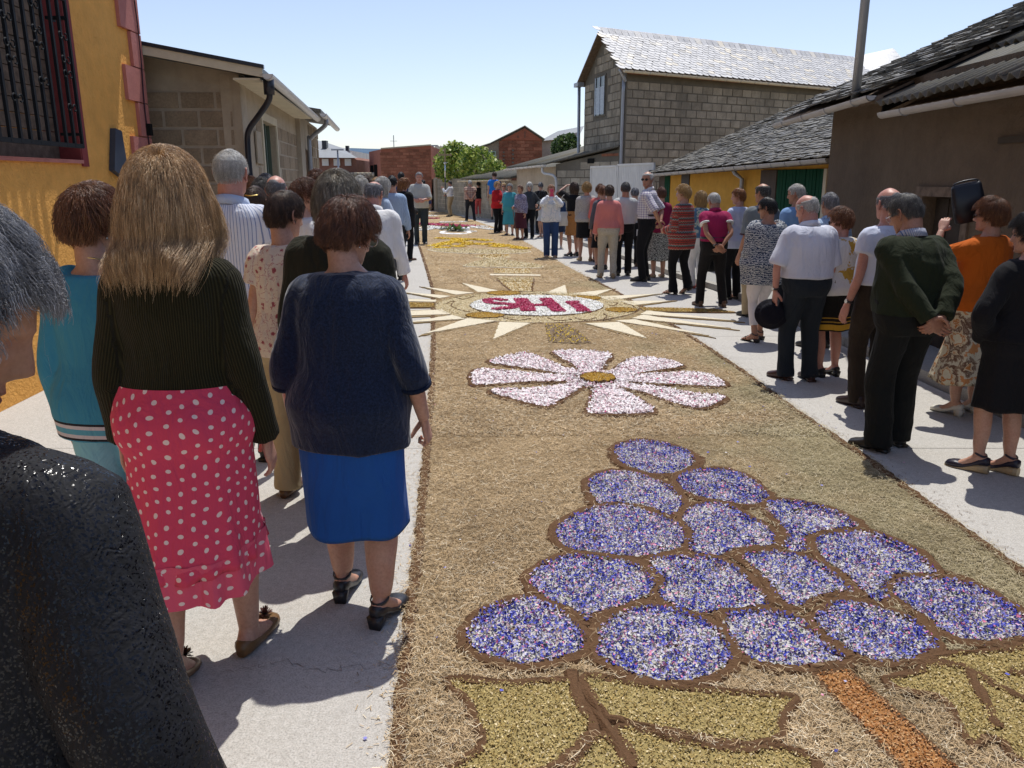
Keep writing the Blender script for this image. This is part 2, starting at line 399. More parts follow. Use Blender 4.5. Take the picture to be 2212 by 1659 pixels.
# ------------------------------------------------------------------ carpet geometry
def inpoly(P, poly):
    x, y = P[:, 0], P[:, 1]; c = np.zeros(len(P), bool); q = np.asarray(poly); n = len(q)
    for i in range(n):
        x0, y0 = q[i]; x1, y1 = q[(i+1) % n]
        if y0 == y1: continue
        hit = ((y0 > y) != (y1 > y)) & (x < (x1 - x0) * (y - y0) / (y1 - y0) + x0); c ^= hit
    return c
def scatter(name, poly, dens, size, mat, parent, z=.016, zj=.010, aspect=.55, tilt=.6, curl=.35, jitter=.0):
    poly = np.asarray(poly); lo, hi = poly.min(0) - jitter, poly.max(0) + jitter
    n = int(dens * np.prod(hi - lo)); P = RS.uniform(lo, hi, (n, 2))
    q = P + RS.normal(0, jitter, P.shape) if jitter else P
    P = P[inpoly(q, poly)]; n = len(P)
    s = size * RS.uniform(.55, 1.25, n); an = RS.uniform(0, 2*np.pi, n)
    ti = RS.normal(0, tilt, n); tj = RS.normal(0, tilt, n)
    ax = np.stack([np.cos(an) * np.cos(ti), np.sin(an) * np.cos(ti), np.sin(ti)], 1)
    bx = np.stack([-np.sin(an) * np.cos(tj), np.cos(an) * np.cos(tj), np.sin(tj)], 1)
    C = np.concatenate([P, (z + RS.uniform(0, zj, n))[:, None]], 1)
    a2 = ax * (s / 2)[:, None]; b2 = bx * (s * aspect / 2)[:, None]; up = np.array([0, 0, 1.]) * (s * curl)[:, None]
    V = np.stack([C - a2 - b2*.5 + up*.6, C - b2, C + a2 - b2*.4 + up*.5, C + a2*.8 + b2 , C - a2*.6 + b2 + up*.3], 1).reshape(-1, 3)
    V[:, 2] = np.maximum(V[:, 2], .004)
    i5 = np.arange(n)[:, None] * 5
    F = [i5 + np.array([[0, 1, 4]]), i5 + np.array([[1, 3, 4]]), i5 + np.array([[1, 2, 3]])]
    F = np.concatenate(F)
    me = fast_mesh(name, V, F); me.materials.append(mat)
    return tag(link(bpy.data.objects.new(name, me), parent), kind='stuff')
def rough_edge(poly, amp, step=.03):
    out = []; q = np.asarray(poly); n = len(q)
    for i in range(n):
        a_, b_ = q[i], q[(i+1) % n]; L = np.linalg.norm(b_ - a_); k = max(1, int(L / step))
        for j in range(k):
            t = j / k; out.append(a_ + (b_ - a_) * t + RS.normal(0, amp, 2))
    return np.array(out)
def patch(name, poly, mat, parent, z=.016, amp=.003, step=.04):
    from mathutils.geometry import tessellate_polygon
    q = rough_edge(poly, amp, step)
    tri = tessellate_polygon([[Vector((x, y, 0)) for x, y in q]])
    n = len(q)
    V = [(x, y, z) for x, y in q] + [(x, y, -.002) for x, y in q]
    F = []
    ar = sum(q[i][0]*q[(i+1)%n][1] - q[(i+1)%n][0]*q[i][1] for i in range(n))
    for t in tri:
        a_, b_, c_ = [q[i] for i in t]
        F.append(tuple(t) if (b_[0]-a_[0])*(c_[1]-a_[1]) - (b_[1]-a_[1])*(c_[0]-a_[0]) > 0 else tuple(t)[::-1])
    F += [(i, n+i, n+(i+1)%n, (i+1)%n) if ar < 0 else (i, (i+1)%n, n+(i+1)%n, n+i)[::-1] for i in range(n)]
    return mk(name, V, F, mat, parent)
def mound(name, line, width, h, parent, closed=True, mat=None, step=.03, jit=.004):
    q = rough_edge(line, jit, step) if closed else rough_edge(list(line) + list(line[::-1]), jit, step)[:max(3, int(sum(np.linalg.norm(np.diff(np.asarray(line), axis=0), axis=1)) / step))]
    n = len(q); V = []; K = 6
    for i in range(n):
        a_ = q[i-1] if (closed or i) else q[0]; b_ = q[(i+1) % n] if (closed or i < n-1) else q[-1]
        t = b_ - a_; t /= np.linalg.norm(t) + 1e-9; nn = np.array([-t[1], t[0]])
        w = width * RS.uniform(.8, 1.2)
        for k in range(K):
            f = k / (K - 1) * 2 - 1
            zz = h * (1 - f*f) ** .7 * RS.uniform(.7, 1.25) if abs(f) < 1 else -.001
            V.append((*(q[i] + nn * w/2 * f * RS.uniform(.9, 1.1)), zz + (.006 if abs(f) < 1 else 0)))
    F = []
    m_ = n if closed else n - 1
    for i in range(m_):
        for k in range(K - 1):
            a0 = i*K + k; b0 = ((i+1) % n)*K + k
            F.append((a0, b0, b0+1, a0+1)[::-1])
    return tag(mk(name, V, F, mat or F_SOIL, parent), kind='stuff')

# straw bed: uneven sheet between the two soil edges
rowsY = [1.0]
while rowsY[-1] < 43: rowsY.append(rowsY[-1] * 1.018 + .008)
NX = 46; V = []
for y in rowsY:
    xl, xr = edgeX(LEFT, y) + RS.normal(0, .008), edgeX(RIGHT, y) + RS.normal(0, .012)
    for i in range(NX):
        f = i / (NX - 1)
        zz = 0.001 if i in (0, NX-1) else .007 + .004 * math.sin(7*y + 9*f) + RS.uniform(-.003, .004)
        V.append((xl + (xr - xl) * f, y + RS.normal(0, .002), zz))
NR = len(rowsY)
F = np.array([(r*NX+i, r*NX+i+1, (r+1)*NX+i+1, (r+1)*NX+i) for r in range(NR-1) for i in range(NX-1)], dtype=np.int32)
o = mk('straw_bed', V, F, STRAWB, None, True); tag(o, 'dry brown straw bed spread down the middle of the concrete street', 'straw', kind='stuff'); STRAWBED = o

# ------------------------------------------------------------------ grape bunch
grapes = [
 T6([(1395,200),(1470,150),(1620,135),(1800,165),(1930,215),(1990,275),(1960,330),(1850,370),(1700,385),(1530,340),(1430,290)]),
 T6([(1205,440),(1300,380),(1480,360),(1650,410),(1780,460),(1850,520),(1900,590),(1870,650),(1800,690),(1690,650),(1560,610),(1290,610),(1220,530)]),
 TD([(1462,1040),(1490,1025),(1560,1020),(1610,1035),(1650,1065),(1660,1080),(1625,1098),(1560,1090),(1500,1078),(1470,1060)]),
 T6([(970,790),(1080,700),(1280,625),(1480,620),(1660,670),(1830,740),(1920,830),(1880,930),(1700,985),(1560,1005),(1300,980),(1090,950),(980,870)]),
 TD([(1475,1125),(1500,1100),(1560,1094),(1617,1123),(1652,1143),(1673,1165),(1670,1185),(1640,1190),(1590,1195),(1560,1210),(1500,1205),(1485,1190),(1495,1165)]),
 T7([(300,260),(380,210),(560,225),(760,270),(900,330),(1000,410),(850,430),(700,450),(600,500),(600,590),(420,570),(470,490),(420,400)]),
 T7([(670,560),(700,480),(850,455),(1080,450),(1250,510),(1420,590),(1520,690),(1540,770),(1330,760),(1230,800),(1190,870),(1200,960),(1100,960),(1000,880),(900,770),(760,680)]),
 T6([(770,1140),(880,1050),(1060,990),(1300,1000),(1520,1040),(1640,1130),(1700,1220),(1620,1300),(1470,1360),(1290,1410),(1210,1480),(1100,1400),(900,1320),(800,1230)]),
 TD([(1398,1222),(1450,1210),(1530,1212),(1590,1235),(1630,1275),(1660,1305),(1640,1318),(1570,1325),(1520,1335),(1480,1328),(1430,1305),(1420,1285),(1432,1262)]),
 T7([(130,650),(200,600),(340,590),(480,605),(640,650),(780,740),(900,850),(960,905),(800,900),(640,950),(560,1000),(480,1000),(400,930),(320,830),(250,740)]),
 T7([(1250,830),(1380,785),(1640,795),(1850,850),(2050,950),(2180,1050),(2260,1180),(2160,1230),(1950,1260),(1750,1240),(1600,1180),(1480,1080),(1330,980),(1240,900)]),
 TD([(1008,1395),(1015,1360),(1050,1325),(1120,1302),(1170,1305),(1225,1340),(1262,1385),(1255,1415),(1200,1435),(1130,1445),(1060,1432),(1020,1410)]),
 TD([(1288,1395),(1310,1350),(1380,1320),(1450,1322),(1520,1350),(1560,1380),(1580,1430),(1560,1455),(1490,1482),(1400,1478),(1330,1450),(1290,1425)]),
 T7([(0,1090),(60,1050),(230,1030),(400,1040),(560,1100),(680,1200),(760,1290),(920,1390),(780,1420),(560,1445),(360,1435),(180,1390),(60,1290)]),
 T7([(660,1100),(740,1020),(850,960),(1000,970),(1200,1030),(1380,1100),(1500,1190),(1560,1290),(1500,1350),(1350,1400),(1150,1415),(1000,1370),(860,1290),(740,1200)]),
]
grapes = [crom(g, 4, True) for g in grapes]
EXCL = list(grapes)
gb = empty('grape_bunch', (0, 0, 0)); tag(gb, 'bunch of grapes made of blue and pink petals outlined in brown soil', 'flower carpet motif')
for g in grapes:
    c_ = g.mean(0)
    pt = patch('grape', g, F_WHITE, gb, z=.013)
    scatter('flower_petals', c_ + (g - c_) * .985, int(RS.uniform(14000, 19000)), .0140, BLUE, pt, z=.017, zj=.012, tilt=.6, jitter=.006)
    mound('soil_outline', c_ + (g - c_) * 1.05 + 0, .078, .018, gb)
# ragged outer soil lips of the bunch
mound('soil_outline', TD([(1520,992),(1505,1020),(1660,1085),(1700,1088),(1860,1130),(1880,1160),(2030,1235),(2100,1260),(2215,1330)]), .05, .012, gb, closed=False)
stem = TD([(1757,1462),(1832,1455),(1925,1536),(2100,1700),(1975,1700),(1856,1568),(1790,1505)])
pt = patch('stem', crom(stem, 2, True), F_ORNG, gb, z=.014); EXCL.append(np.array(stem))
scatter('bran_flakes', stem, 26000, .0085, ORNG, pt, z=.016, zj=.006, tilt=.4)
mound('soil_outline', stem, .04, .012, gb)

def leafmotif(label, polys, veins, name='vine_leaf'):
    r = empty(name); tag(r, label, 'flower carpet motif')
    for pl in polys:
        pl = crom(pl, 3, True); EXCL.append(pl)
        pt = patch('leaf_lobe', pl, F_GOLD, r, z=.013)
        scatter('hop_flakes', pl, 26000, .0085, GOLDG, pt, z=.015, zj=.007, tilt=.5)
        cc_ = pl.mean(0); EXCL.append(cc_ + (pl - cc_) * 1.05); mound('soil_outline', cc_ + (pl - cc_) * 1.015, .055, .016, r)
    for v in veins:
        vv = crom(v, 3); mound('soil_vein', vv, .06, .017, r, closed=False); T_ = np.gradient(vv, axis=0); T_ /= np.linalg.norm(T_, axis=1)[:, None]; N_ = np.stack([-T_[:, 1], T_[:, 0]], 1)*.045; EXCL.append(np.concatenate([vv + N_, (vv - N_)[::-1]]))
leafmotif('big golden vine leaf of chopped leaves below the leftmost grapes', [
 T8([(205,200),(420,215),(630,205),(665,290),(715,350),(700,390),(650,440),(560,510),(380,560),(190,560),(250,497),(330,420),(300,330),(260,260)]),
 T8([(690,185),(850,215),(1050,235),(1250,250),(1410,265),(1370,330),(1350,415),(1200,425),(1050,398),(900,365),(770,330),(710,260)]),
 T8([(800,365),(1000,410),(1180,445),(1390,440),(1500,520),(1500,580),(900,580),(850,480)]),
 T8([(740,395),(790,430),(850,520),(870,580),(600,580),(650,500)])],
 [T8([(640,170),(660,260),(740,345),(800,420),(860,520)])])
leafmotif('golden vine leaf of chopped leaves at the right corner beside the orange stem', [
 TC([(1290,1110),(1500,1060),(1570,980),(1750,940),(2000,925),(2400,900),(2500,1500),(2400,1700),(2150,1640),(1990,1480),(1850,1535),(1765,1420),(1690,1260),(1560,1205),(1400,1180)])],
 [TC([(1500,990),(1750,1010),(1900,1090),(2230,1260)]), TC([(1840,1070),(1930,1250),(2020,1440)]), TC([(2080,1060),(2300,1080)])])

# ------------------------------------------------------------------ daisy
dz = empty('daisy'); tag(dz, 'big eight petalled daisy of pink and white petals on the straw', 'flower carpet motif')
for pl in [
 [(1040,970),(1180,955),(1430,975),(1400,1030),(1365,1090),(1320,1115),(1230,1100),(1180,1050)],
 [(1450,1090),(1530,1030),(1620,1000),(1800,1015),(1925,1060),(1800,1085),(1640,1110),(1560,1135),(1450,1145),(1370,1125)],
 [(1460,1150),(1620,1125),(1900,1105),(2050,1110),(2170,1150),(2215,1190),(2150,1205),(1950,1190),(1700,1180),(1560,1170)],
 [(1440,1185),(1600,1190),(1800,1210),(2000,1250),(2180,1260),(2205,1290),(2100,1340),(2000,1350),(1850,1310),(1650,1240),(1480,1205)],
 [(1330,1195),(1470,1205),(1580,1260),(1690,1330),(1720,1380),(1500,1390),(1300,1385),(1280,1340),(1310,1270)],
 [(620,1245),(660,1220),(900,1215),(1100,1195),(1270,1175),(1200,1230),(1100,1290),(1000,1340),(850,1310),(700,1270)],
 [(485,1120),(540,1080),(700,1090),(950,1115),(1180,1132),(1130,1165),(900,1170),(700,1180),(520,1195),(490,1160)],
 [(600,1030),(700,1000),(850,970),(950,1000),(1100,1060),(1230,1105),(1230,1130),(1080,1110),(900,1080),(700,1055)]]:
    pl = crom(T5(pl), 2, True); EXCL.append(pl)
    pt = patch('petal', pl, F_PINK, dz, z=.014)
    scatter('rose_petals', pl, 5600, .030, PINKW, pt, z=.018, zj=.014, tilt=.38, jitter=.006)
    cc_ = pl.mean(0); EXCL.append(cc_ + (pl - cc_) * 1.12); mound('soil_outline', cc_ + (pl - cc_) * 1.03, .075, .020, dz)
cx, cy = T5([(1345, 1150)])[0]
th = np.linspace(0, 2*np.pi, 28, endpoint=False)
ce = np.stack([cx + .145*np.cos(th), cy + .155*np.sin(th)], 1); hub = np.stack([cx + .30*np.cos(th), cy + .30*np.sin(th)], 1)
pt = patch('flower_centre', ce, F_GCORN, dz, z=.040); scatter('corn_grains', ce, 14000, .011, GOLDD, pt, z=.042, zj=.008, tilt=.3)
scatter('rose_petals', hub, 5200, .030, PINKW, dz, z=.016, zj=.014, tilt=.5); EXCL.append(hub)
mound('soil_outline', ce * 1.0, .03, .040, dz)

# ------------------------------------------------------------------ sun medallion with letters
md = empty('sun_medallion'); tag(md, 'round sun emblem with cream rays and crimson letters on white petals', 'flower carpet motif')
pc = np.array(TB([(845, 262)])[0]); outer = TB([(235,262),(1460,285),(845,178),(845,362)])
mx = (outer[0][0] + outer[1][0]) / 2; my = (outer[2][1] + outer[3][1]) / 2
rx = (outer[1][0] - outer[0][0]) / 2; ry = (outer[2][1] - outer[3][1]) / 2
th = np.linspace(0, 2*np.pi, 64, endpoint=False)
disc = np.stack([mx + rx*np.cos(th), my + ry*np.sin(th)], 1); EXCL.append(disc)
pt = patch('ring', disc, F_CREAM, md, z=.013); scatter('chaff', disc, 6500, .015, CREAMG, pt, z=.015, zj=.006, tilt=.3)
mound('soil_outline', disc, .045, .010, md, step=.06)
inn = TB([(445,262),(1232,268),(838,203),(838,325)]); ix = (inn[0][0]+inn[1][0])/2; iy = (inn[2][1]+inn[3][1])/2
irx = (inn[1][0]-inn[0][0])/2; iry = (inn[2][1]-inn[3][1])/2
idc = np.stack([ix + irx*np.cos(th), iy + iry*np.sin(th)], 1)
pt = patch('disc', idc, F_WHITE, md, z=.020); scatter('white_petals', idc, 7000, .028, WHITEP, pt, z=.023, zj=.006, tilt=.2)
mound('soil_outline', idc, .03, .022, md, step=.06)
def rib(line, w):
    P = crom(line, 4); T = np.gradient(P, axis=0); T /= np.linalg.norm(T, axis=1)[:, None]; N = np.stack([-T[:, 1], T[:, 0]], 1)
    return np.concatenate([P + N*w/2, (P - N*w/2)[::-1]])
def letter(name, lines, w):
    r = None
    for ln, ww in lines:
        pl = rib(TB(ln), ww)
        q = patch('stroke' if r else name, pl, F_MAG, r if r else md, z=.034, amp=.004)
        if r is None: r = q
        scatter('crimson_petals', pl, 9000, .026, MAGP, r, z=.036, zj=.010, tilt=.4, jitter=.004)
letter('letter_s', [([(650,240),(600,232),(545,236),(560,252),(620,258),(690,264),(705,276),(670,286),(620,287),(590,293)], .13)], .13)
letter('letter_h', [([(738,228),(765,262),(788,302)], .19), ([(885,228),(925,265),(968,305)], .17), ([(765,264),(850,268),(930,262)], .13)], .15)
letter('letter_i', [([(1035,248),(1080,275),(1115,302)], .15), ([(1010,250),(1085,247)], .08), ([(1070,302),(1150,300)], .09)], .15)
STRAW_LINE = m_fill('straw_line', (.40,.29,.15), (.28,.20,.10))
rays = [[(395,127),(640,180),(490,181)],[(165,150),(465,186),(360,197)],[(40,180),(330,205),(265,218)],[(30,221),(245,228),(240,240),(30,235)],
 [(55,296),(275,286),(330,313),(60,322)],[(55,364),(335,318),(415,340)],[(170,430),(425,338),(600,352)],[(580,462),(615,358),(800,366)],
 [(1125,368),(1325,360),(1490,458)],[(1300,352),(1415,344),(1850,440)],[(1398,338),(1462,316),(1985,397)],[(1450,313),(1485,291),(2010,352)],
 [(1328,235),(1398,261),(1632,233)],[(1178,209),(1268,231),(1548,192)],[(1040,190),(1170,207),(1285,163)],[(890,185),(1015,192),(1005,138)]]
for ry_ in rays:
    pl = np.array(TB(ry_)); EXCL.append(pl)
    cc_ = pl.mean(0); dd_ = pl - cc_; ln_ = np.linalg.norm(dd_, axis=1)[:, None]; big_ = cc_ + dd_ * (1 + .10/ln_); big_[:, 1] += np.sign(dd_[:, 1])*.025
    patch('straw_outline', big_, STRAW_LINE, md, z=.012, amp=.007, step=.06)
    pt = patch('ray', pl, F_FLOUR, md, z=.020, amp=.005)
for i, gr in enumerate(([(20,243),(235,248),(232,270),(20,272)], [(1440,272),(1650,275),(1900,282),(2010,300),(1900,300),(1470,293)])):
    pl = np.array(TB(gr)); pt = patch('gold_band', pl, F_GOLD, md, z=.015); scatter('corn_grains', pl, 7000, .016, GOLDD, pt, z=.017, zj=.008, tilt=.3)
    mound('straw_outline', pl, .035, .010, md, step=.06)
for (x, y, r1) in ((640,188,.25),(1110,218,.25),(1335,288,.21),(530,320,.24),(560,200,.0)):
    if not r1: continue
    qx, qy = TB([(x, y)])[0]; d_ = np.stack([qx + r1*np.cos(th[::2]), qy + r1*.9*np.sin(th[::2])], 1)
    pt = patch('gold_dot', d_, F_GCORN, md, z=.022); scatter('corn_grains', d_, 6500, .014, GOLDD, pt, z=.024, zj=.006, tilt=.3)
    mound('soil_outline', d_, .02, .02, md, step=.06)
for sc_ in ([(300,250),(350,235),(330,262),(390,290),(440,300)], [(360,215),(400,225),(440,215),(470,205)], [(1240,240),(1310,245),(1290,262),(1250,262)],
            [(1230,310),(1250,325),(1230,345)], [(1060,335),(1120,350),(1180,335)], [(900,335),(960,352),(1040,345)], [(640,335),(720,350),(800,340)], [(1350,250),(1400,262),(1430,290)], [(700,188),(760,196),(830,190)], [(870,192),(930,200),(990,205)]):
    mound('scroll_line', crom(TB(sc_), 3), .028, .018, md, closed=False, step=.05)

# ------------------------------------------------------------------ chalice and host beyond the medallion
ch = empty('chalice_motif'); tag(ch, 'chalice shape of gold chaff and cream outlines beyond the sun emblem', 'flower carpet motif')
STRAW_DUMMY = None
def part_(name, pl, fm, sm, dens, size, par, z=.014, line=None, lw=.05):
    pl = np.array(pl); EXCL.append(pl); pt = patch(name, pl, fm, par, z=z)
    if sm: scatter('chaff', pl, dens, size, sm, pt, z=z+.002, zj=.008, tilt=.4)
    if line is not None: mound('cream_outline', pl, lw, .014, par, mat=line, step=.08)
    return pt
part_('foot', TB([(885,370),(1020,372),(1090,420),(1160,480),(1020,482),(905,475)]), m_fill('violet_bed', (.27,.20,.12), (.20,.145,.10)), YELV, 1800, .020, ch)
part_('stem', TB([(600,102),(820,102),(808,150),(810,176),(690,176),(650,145)]), F_CREAM, GOLDD, 1400, .022, ch, line=F_SOIL)
part_('knop', TB([(560,72),(860,76),(858,84),(560,80)]), F_FLOUR, None, 0, 0, ch, z=.017)
part_('knop', TB([(600,96),(815,97),(800,118),(640,118)]), F_CREAM, CREAMG, 2500, .02, ch, z=.019)
part_('stem', T5([(640,388),(880,388),(900,420),(640,418)]), F_CREAM, GOLDD, 1200, .022, ch)
part_('node', crom(T5([(435,365),(520,338),(580,323),(680,315),(760,333),(900,352),(975,373),(900,382),(700,378),(500,374)]), 3, True), F_CREAM, CREAMG, 2200, .026, ch, line=F_FLOUR)
part_('stem', T5([(560,288),(740,288),(760,310),(580,316),(500,306)]), F_CREAM, GOLDD, 700, .03, ch)
part_('bowl', crom(T5([(200,250),(420,252),(700,258),(885,265),(830,280),(620,284),(400,280),(240,268)]), 3, True), F_CREAM, CREAMG, 1500, .03, ch, line=F_FLOUR)
wh = empty('wheat_motif'); tag(wh, 'sheaf pattern of yellow petal strips on the straw beyond the chalice', 'flower carpet motif')
for ln, w in (([(400,1393),(520,1400)], .30), ([(540,1400),(870,1412)], .32), ([(360,1485),(520,1450),(620,1432),(700,1415)], .34), ([(370,1503),(560,1503)], .34),
              ([(590,1483),(700,1492)], .30), ([(680,1463),(800,1467)], .28), ([(560,1416),(760,1420)], .25), ([(860,1412),(990,1425)], .30), ([(550,1438),(790,1446)], .30),
              ([(830,1458),(960,1470)], .30), ([(960,1455),(1180,1478),(1400,1515)], .26), ([(1000,1482),(1140,1494)], .30), ([(1230,1502),(1400,1517)], .26), ([(440,1470),(560,1464)], .30)):
    pl = rib(TZ(ln), w); EXCL.append(pl); pt = patch('petal_strip', pl, F_YEL, wh, z=.018); scatter('yellow_petals', pl, 900, .05, YELP, pt, z=.02, zj=.012, tilt=.3)
fs = empty('star_motif'); tag(fs, 'crimson petal band crossed by white rays at the far end of the carpet', 'flower carpet motif')
for ln, w in (([(95,1238),(300,1240),(560,1252),(800,1268)], .85), ([(230,1172),(420,1176)], .35)):
    pl = rib(TZ(ln), w); EXCL.append(pl); pt = patch('crimson_band', pl, F_MAG, fs, z=.018); scatter('crimson_petals', pl, 500, .07, MAGP, pt, z=.02, zj=.014, tilt=.4)
for ln, w in (([(240,1310),(420,1272)], .35), ([(320,1262),(580,1300),(820,1325)], .28), ([(440,1220),(740,1213)], .28), ([(780,1268),(1040,1300)], .3), ([(190,1285),(340,1282)], .2),
              ([(760,1262),(980,1266)], .25), ([(430,1282),(560,1297)], .5), ([(210,1108),(300,1110)], .5), ([(230,1140),(390,1150)], .4)):
    pl = rib(TZ(ln), w); EXCL.append(pl); pt = patch('ray', pl, F_WHITE, fs, z=.022); scatter('white_petals', pl, 350, .06, WHITEP, pt, z=.024, zj=.012, tilt=.3)
pl = np.array([gp(984 + 31*math.cos(t), 503 + 3.2*math.sin(t)) for t in np.linspace(0, 6.28, 20)])
mound('petal_ring', pl, .14, .03, fs, mat=WHITEP, step=.12)

# soil along the two edges of the carpet
se = [p for p in LEFT if p[1] < 30]; mound('soil_edge', np.array(se), .055, .012, STRAWBED, closed=False, step=.04)
se = [p for p in RIGHT if p[1] < 14]; mound('soil_edge', np.array(se), .055, .012, STRAWBED, closed=False, step=.04)

# ------------------------------------------------------------------ loose straw on top of the bed
def straw(name, n, y0, y1, ln, wd, power=1.6, bend=True, zmax=.022, mat=None, spill=.03, label=''):
    u = RS.uniform(0, 1, n); p = 1 - power
    Y = (y0**p + u * (y1**p - y0**p)) ** (1/p)
    xl = edgeX(LEFT, Y) - spill; xr = edgeX(RIGHT, Y) + spill
    X = xl + (xr - xl) * RS.uniform(0, 1, n)
    P = np.stack([X, Y], 1); keep = np.ones(n, bool)
    for e_ in EXCL:
        e_ = np.asarray(e_); lo, hi = e_.min(0), e_.max(0)
        m_ = (P > lo).all(1) & (P < hi).all(1)
        if m_.any():
            idx = np.where(m_)[0]; keep[idx[inpoly(P[idx], e_)]] = False
    # keep clear of soil ribs too
    dn = np.zeros(len(P), bool)
    for g in grapes + [np.array(stem)]:
        c_ = g.mean(0); big = c_ + (g - c_) * 1.17; idx = np.where((P > big.min(0)).all(1) & (P < big.max(0)).all(1))[0]
        if len(idx): dn[idx[inpoly(P[idx], big)]] = True
    keep &= ~(dn & (RS.uniform(0, 1, n) < .8))
    P = P[keep]; n = len(P)
    L = ln * RS.uniform(.35, 1.3, n); w = wd * RS.uniform(.6, 1.4, n)
    an = RS.uniform(0, 2*np.pi, n); pit = RS.normal(0, .16, n)
    d = np.stack([np.cos(an)*np.cos(pit), np.sin(an)*np.cos(pit), np.sin(pit)], 1)
    s = np.stack([-np.sin(an), np.cos(an), RS.normal(0, .4, n)], 1)
    C = np.concatenate([P, (.011 + RS.uniform(0, 1, n)**2 * zmax)[:, None]], 1)
    b = RS.normal(0, .22, n)[:, None] * s * L[:, None]
    e0, e1 = C - d * (L/2)[:, None], C + d * (L/2)[:, None]; m_ = C + b + np.array([0, 0, 1.]) * (L * .06)[:, None]
    sw = s * (w/2)[:, None]
    V = np.stack([e0 - sw, e0 + sw, m_ - sw, m_ + sw, e1 - sw, e1 + sw], 1).reshape(-1, 3); V[:, 2] = np.maximum(V[:, 2], .006)
    i6 = np.arange(n)[:, None] * 6
    F = np.concatenate([i6 + np.array([[0, 2, 3, 1]]), i6 + np.array([[2, 4, 5, 3]])])
    me = fast_mesh(name, V, F); me.materials.append(mat or STRAW)
    o = link(bpy.data.objects.new(name, me), STRAWBED); tag(o, kind='stuff'); return o
straw('loose_straw', 90000, 1.7, 6.0, .034, .0016, 1.5)
straw('loose_straw', 60000, 5.0, 14.0, .036, .0026, 1.8)
straw('loose_straw', 4500, 1.7, 5.0, .065, .0014, 1.3, zmax=.026)
straw('loose_straw', 16000, 13.0, 34.0, .05, .005, 1.8)
# ================================================================== BUILDINGS
def m_block(name, base, var=.22, bump=.5, warm=0.0):
    m = M_(name); co = m.co(); g = m.n('NewGeometry'); oi = m.n('ObjectInfo')
    r = m.math('FRACT', m.math('ADD', g.outputs['Random Per Island'], m.math('MULTIPLY', oi.outputs['Random'], 7.31)))
    c = m.ramp(r, [(0, scl(base, 1 - var)), (.5, base), (1, scl(base, 1 + var))])
    pos = m.n('NewGeometry').outputs['Position']
    n1 = m.noise(pos, 2.3, 5, .65, .6); n2 = m.noise(pos, 45, 3, .7)
    c = m.mix(1, c, m.ramp(n1, [(.3, (.66,.65,.62)), (.68, (1.1,1.09,1.06))]), 'MULTIPLY')
    c = m.mix(1, c, m.ramp(n2, [(.3, (.78,.78,.78)), (.7, (1.15,1.15,1.15))]), 'MULTIPLY')
    mp_ = m.n('Mapping'); mp_.inputs['Scale'].default_value = (1, 1, .35); m.l(pos, mp_.inputs[0]); n3 = m.noise(mp_.outputs[0], .8, 5, .62, .4); c = m.mix(m.ramp(n3, [(.5, (0,0,0)), (.72, (.6,.6,.6))]), c, (base[0]*.35, base[1]*.36, base[2]*.36))
    m.base(c).rough(.92, .15); m.bump(m.mix(.5, n2, n1), bump, .012)
    return m.m
def m_plaster(name, base, stain=(.5,.5,.5), bump=.6, bscale=38, streak=.0):
    m = M_(name); pos = m.n('NewGeometry').outputs['Position']
    n1 = m.noise(pos, .9, 6, .6, .8); n2 = m.noise(pos, bscale, 4, .6); n3 = m.noise(pos, 6, 5, .65)
    c = m.mix(m.ramp(n1, [(.35, (0,0,0)), (.75, (.6,.6,.6))]), base, (base[0]*stain[0], base[1]*stain[1], base[2]*stain[2]))
    c = m.mix(1, c, m.ramp(n3, [(.3, (.88,.88,.88)), (.7, (1.08,1.08,1.08))]), 'MULTIPLY')
    if streak:
        mp = m.n('Mapping'); mp.inputs['Scale'].default_value = (6, 6, .5); m.l(pos, mp.inputs[0])
        s_ = m.noise(mp.outputs[0], 1.4, 4, .6)
        c = m.mix(m.ramp(s_, [(.5, (0,0,0)), (.75, (streak,)*3)]), c, (.03,.028,.022))
    m.base(c).rough(.9, .2); m.bump(n2, bump, .02)
    return m.m
def m_metal(name, c, rough=.45, metal=.0, var=.08): return simple(name, c, rough, .5, metal, var, 5, .1, 30)
def m_slate(name, base, rough=.42, spec=.6, var=.35, moss=True):
    m = M_(name); g = m.n('NewGeometry'); oi = m.n('ObjectInfo')
    r = m.math('FRACT', m.math('ADD', g.outputs['Random Per Island'], m.math('MULTIPLY', oi.outputs['Random'], 5.77)))
    c = m.ramp(r, [(0, scl(base, 1 - var)), (.45, base), (.8, scl(base, 1 + var)), (.95, (base[0]*1.5, base[1]*1.35, base[2]*1.05)), (1, scl(base, .6))])
    pos = g.outputs['Position']; n1 = m.noise(pos, 9, 5, .7); n2 = m.noise(pos, 1.3, 4)
    c = m.mix(m.ramp(n1, [(.45, (0,0,0)), (.7, (.5,.5,.5))]), c, (.22,.20,.13) if moss else scl(base, 1.4))
    m.base(c); rr = m.ramp(n1, [(.3, (rough-.1,)*3), (.7, (rough+.2,)*3)]); m.rough(rr, spec)
    m.bump(m.noise(pos, 26, 4, .7), .5, .01); return m.m
BLK_L = m_block('concrete_block_tan', (.34,.27,.19), .14); BLK_B = m_block('concrete_block_grey', (.345,.31,.25), .15)
BLK_W = m_block('concrete_block_pale', (.42,.38,.31)); MORTAR = m_plaster('mortar', (.50,.43,.33), bump=.4)
MORTAR_D = m_plaster('dark_mortar', (.17,.155,.125), bump=.4); BRICK = m_block('red_brick', (.32,.135,.085), .3)
ORANGE = m_plaster('ochre_plaster', (.84,.43,.11), (.90,.84,.70), .9, 30); YELLOW = m_plaster('yellow_plaster', (.62,.34,.06), (.9,.85,.7), .3)
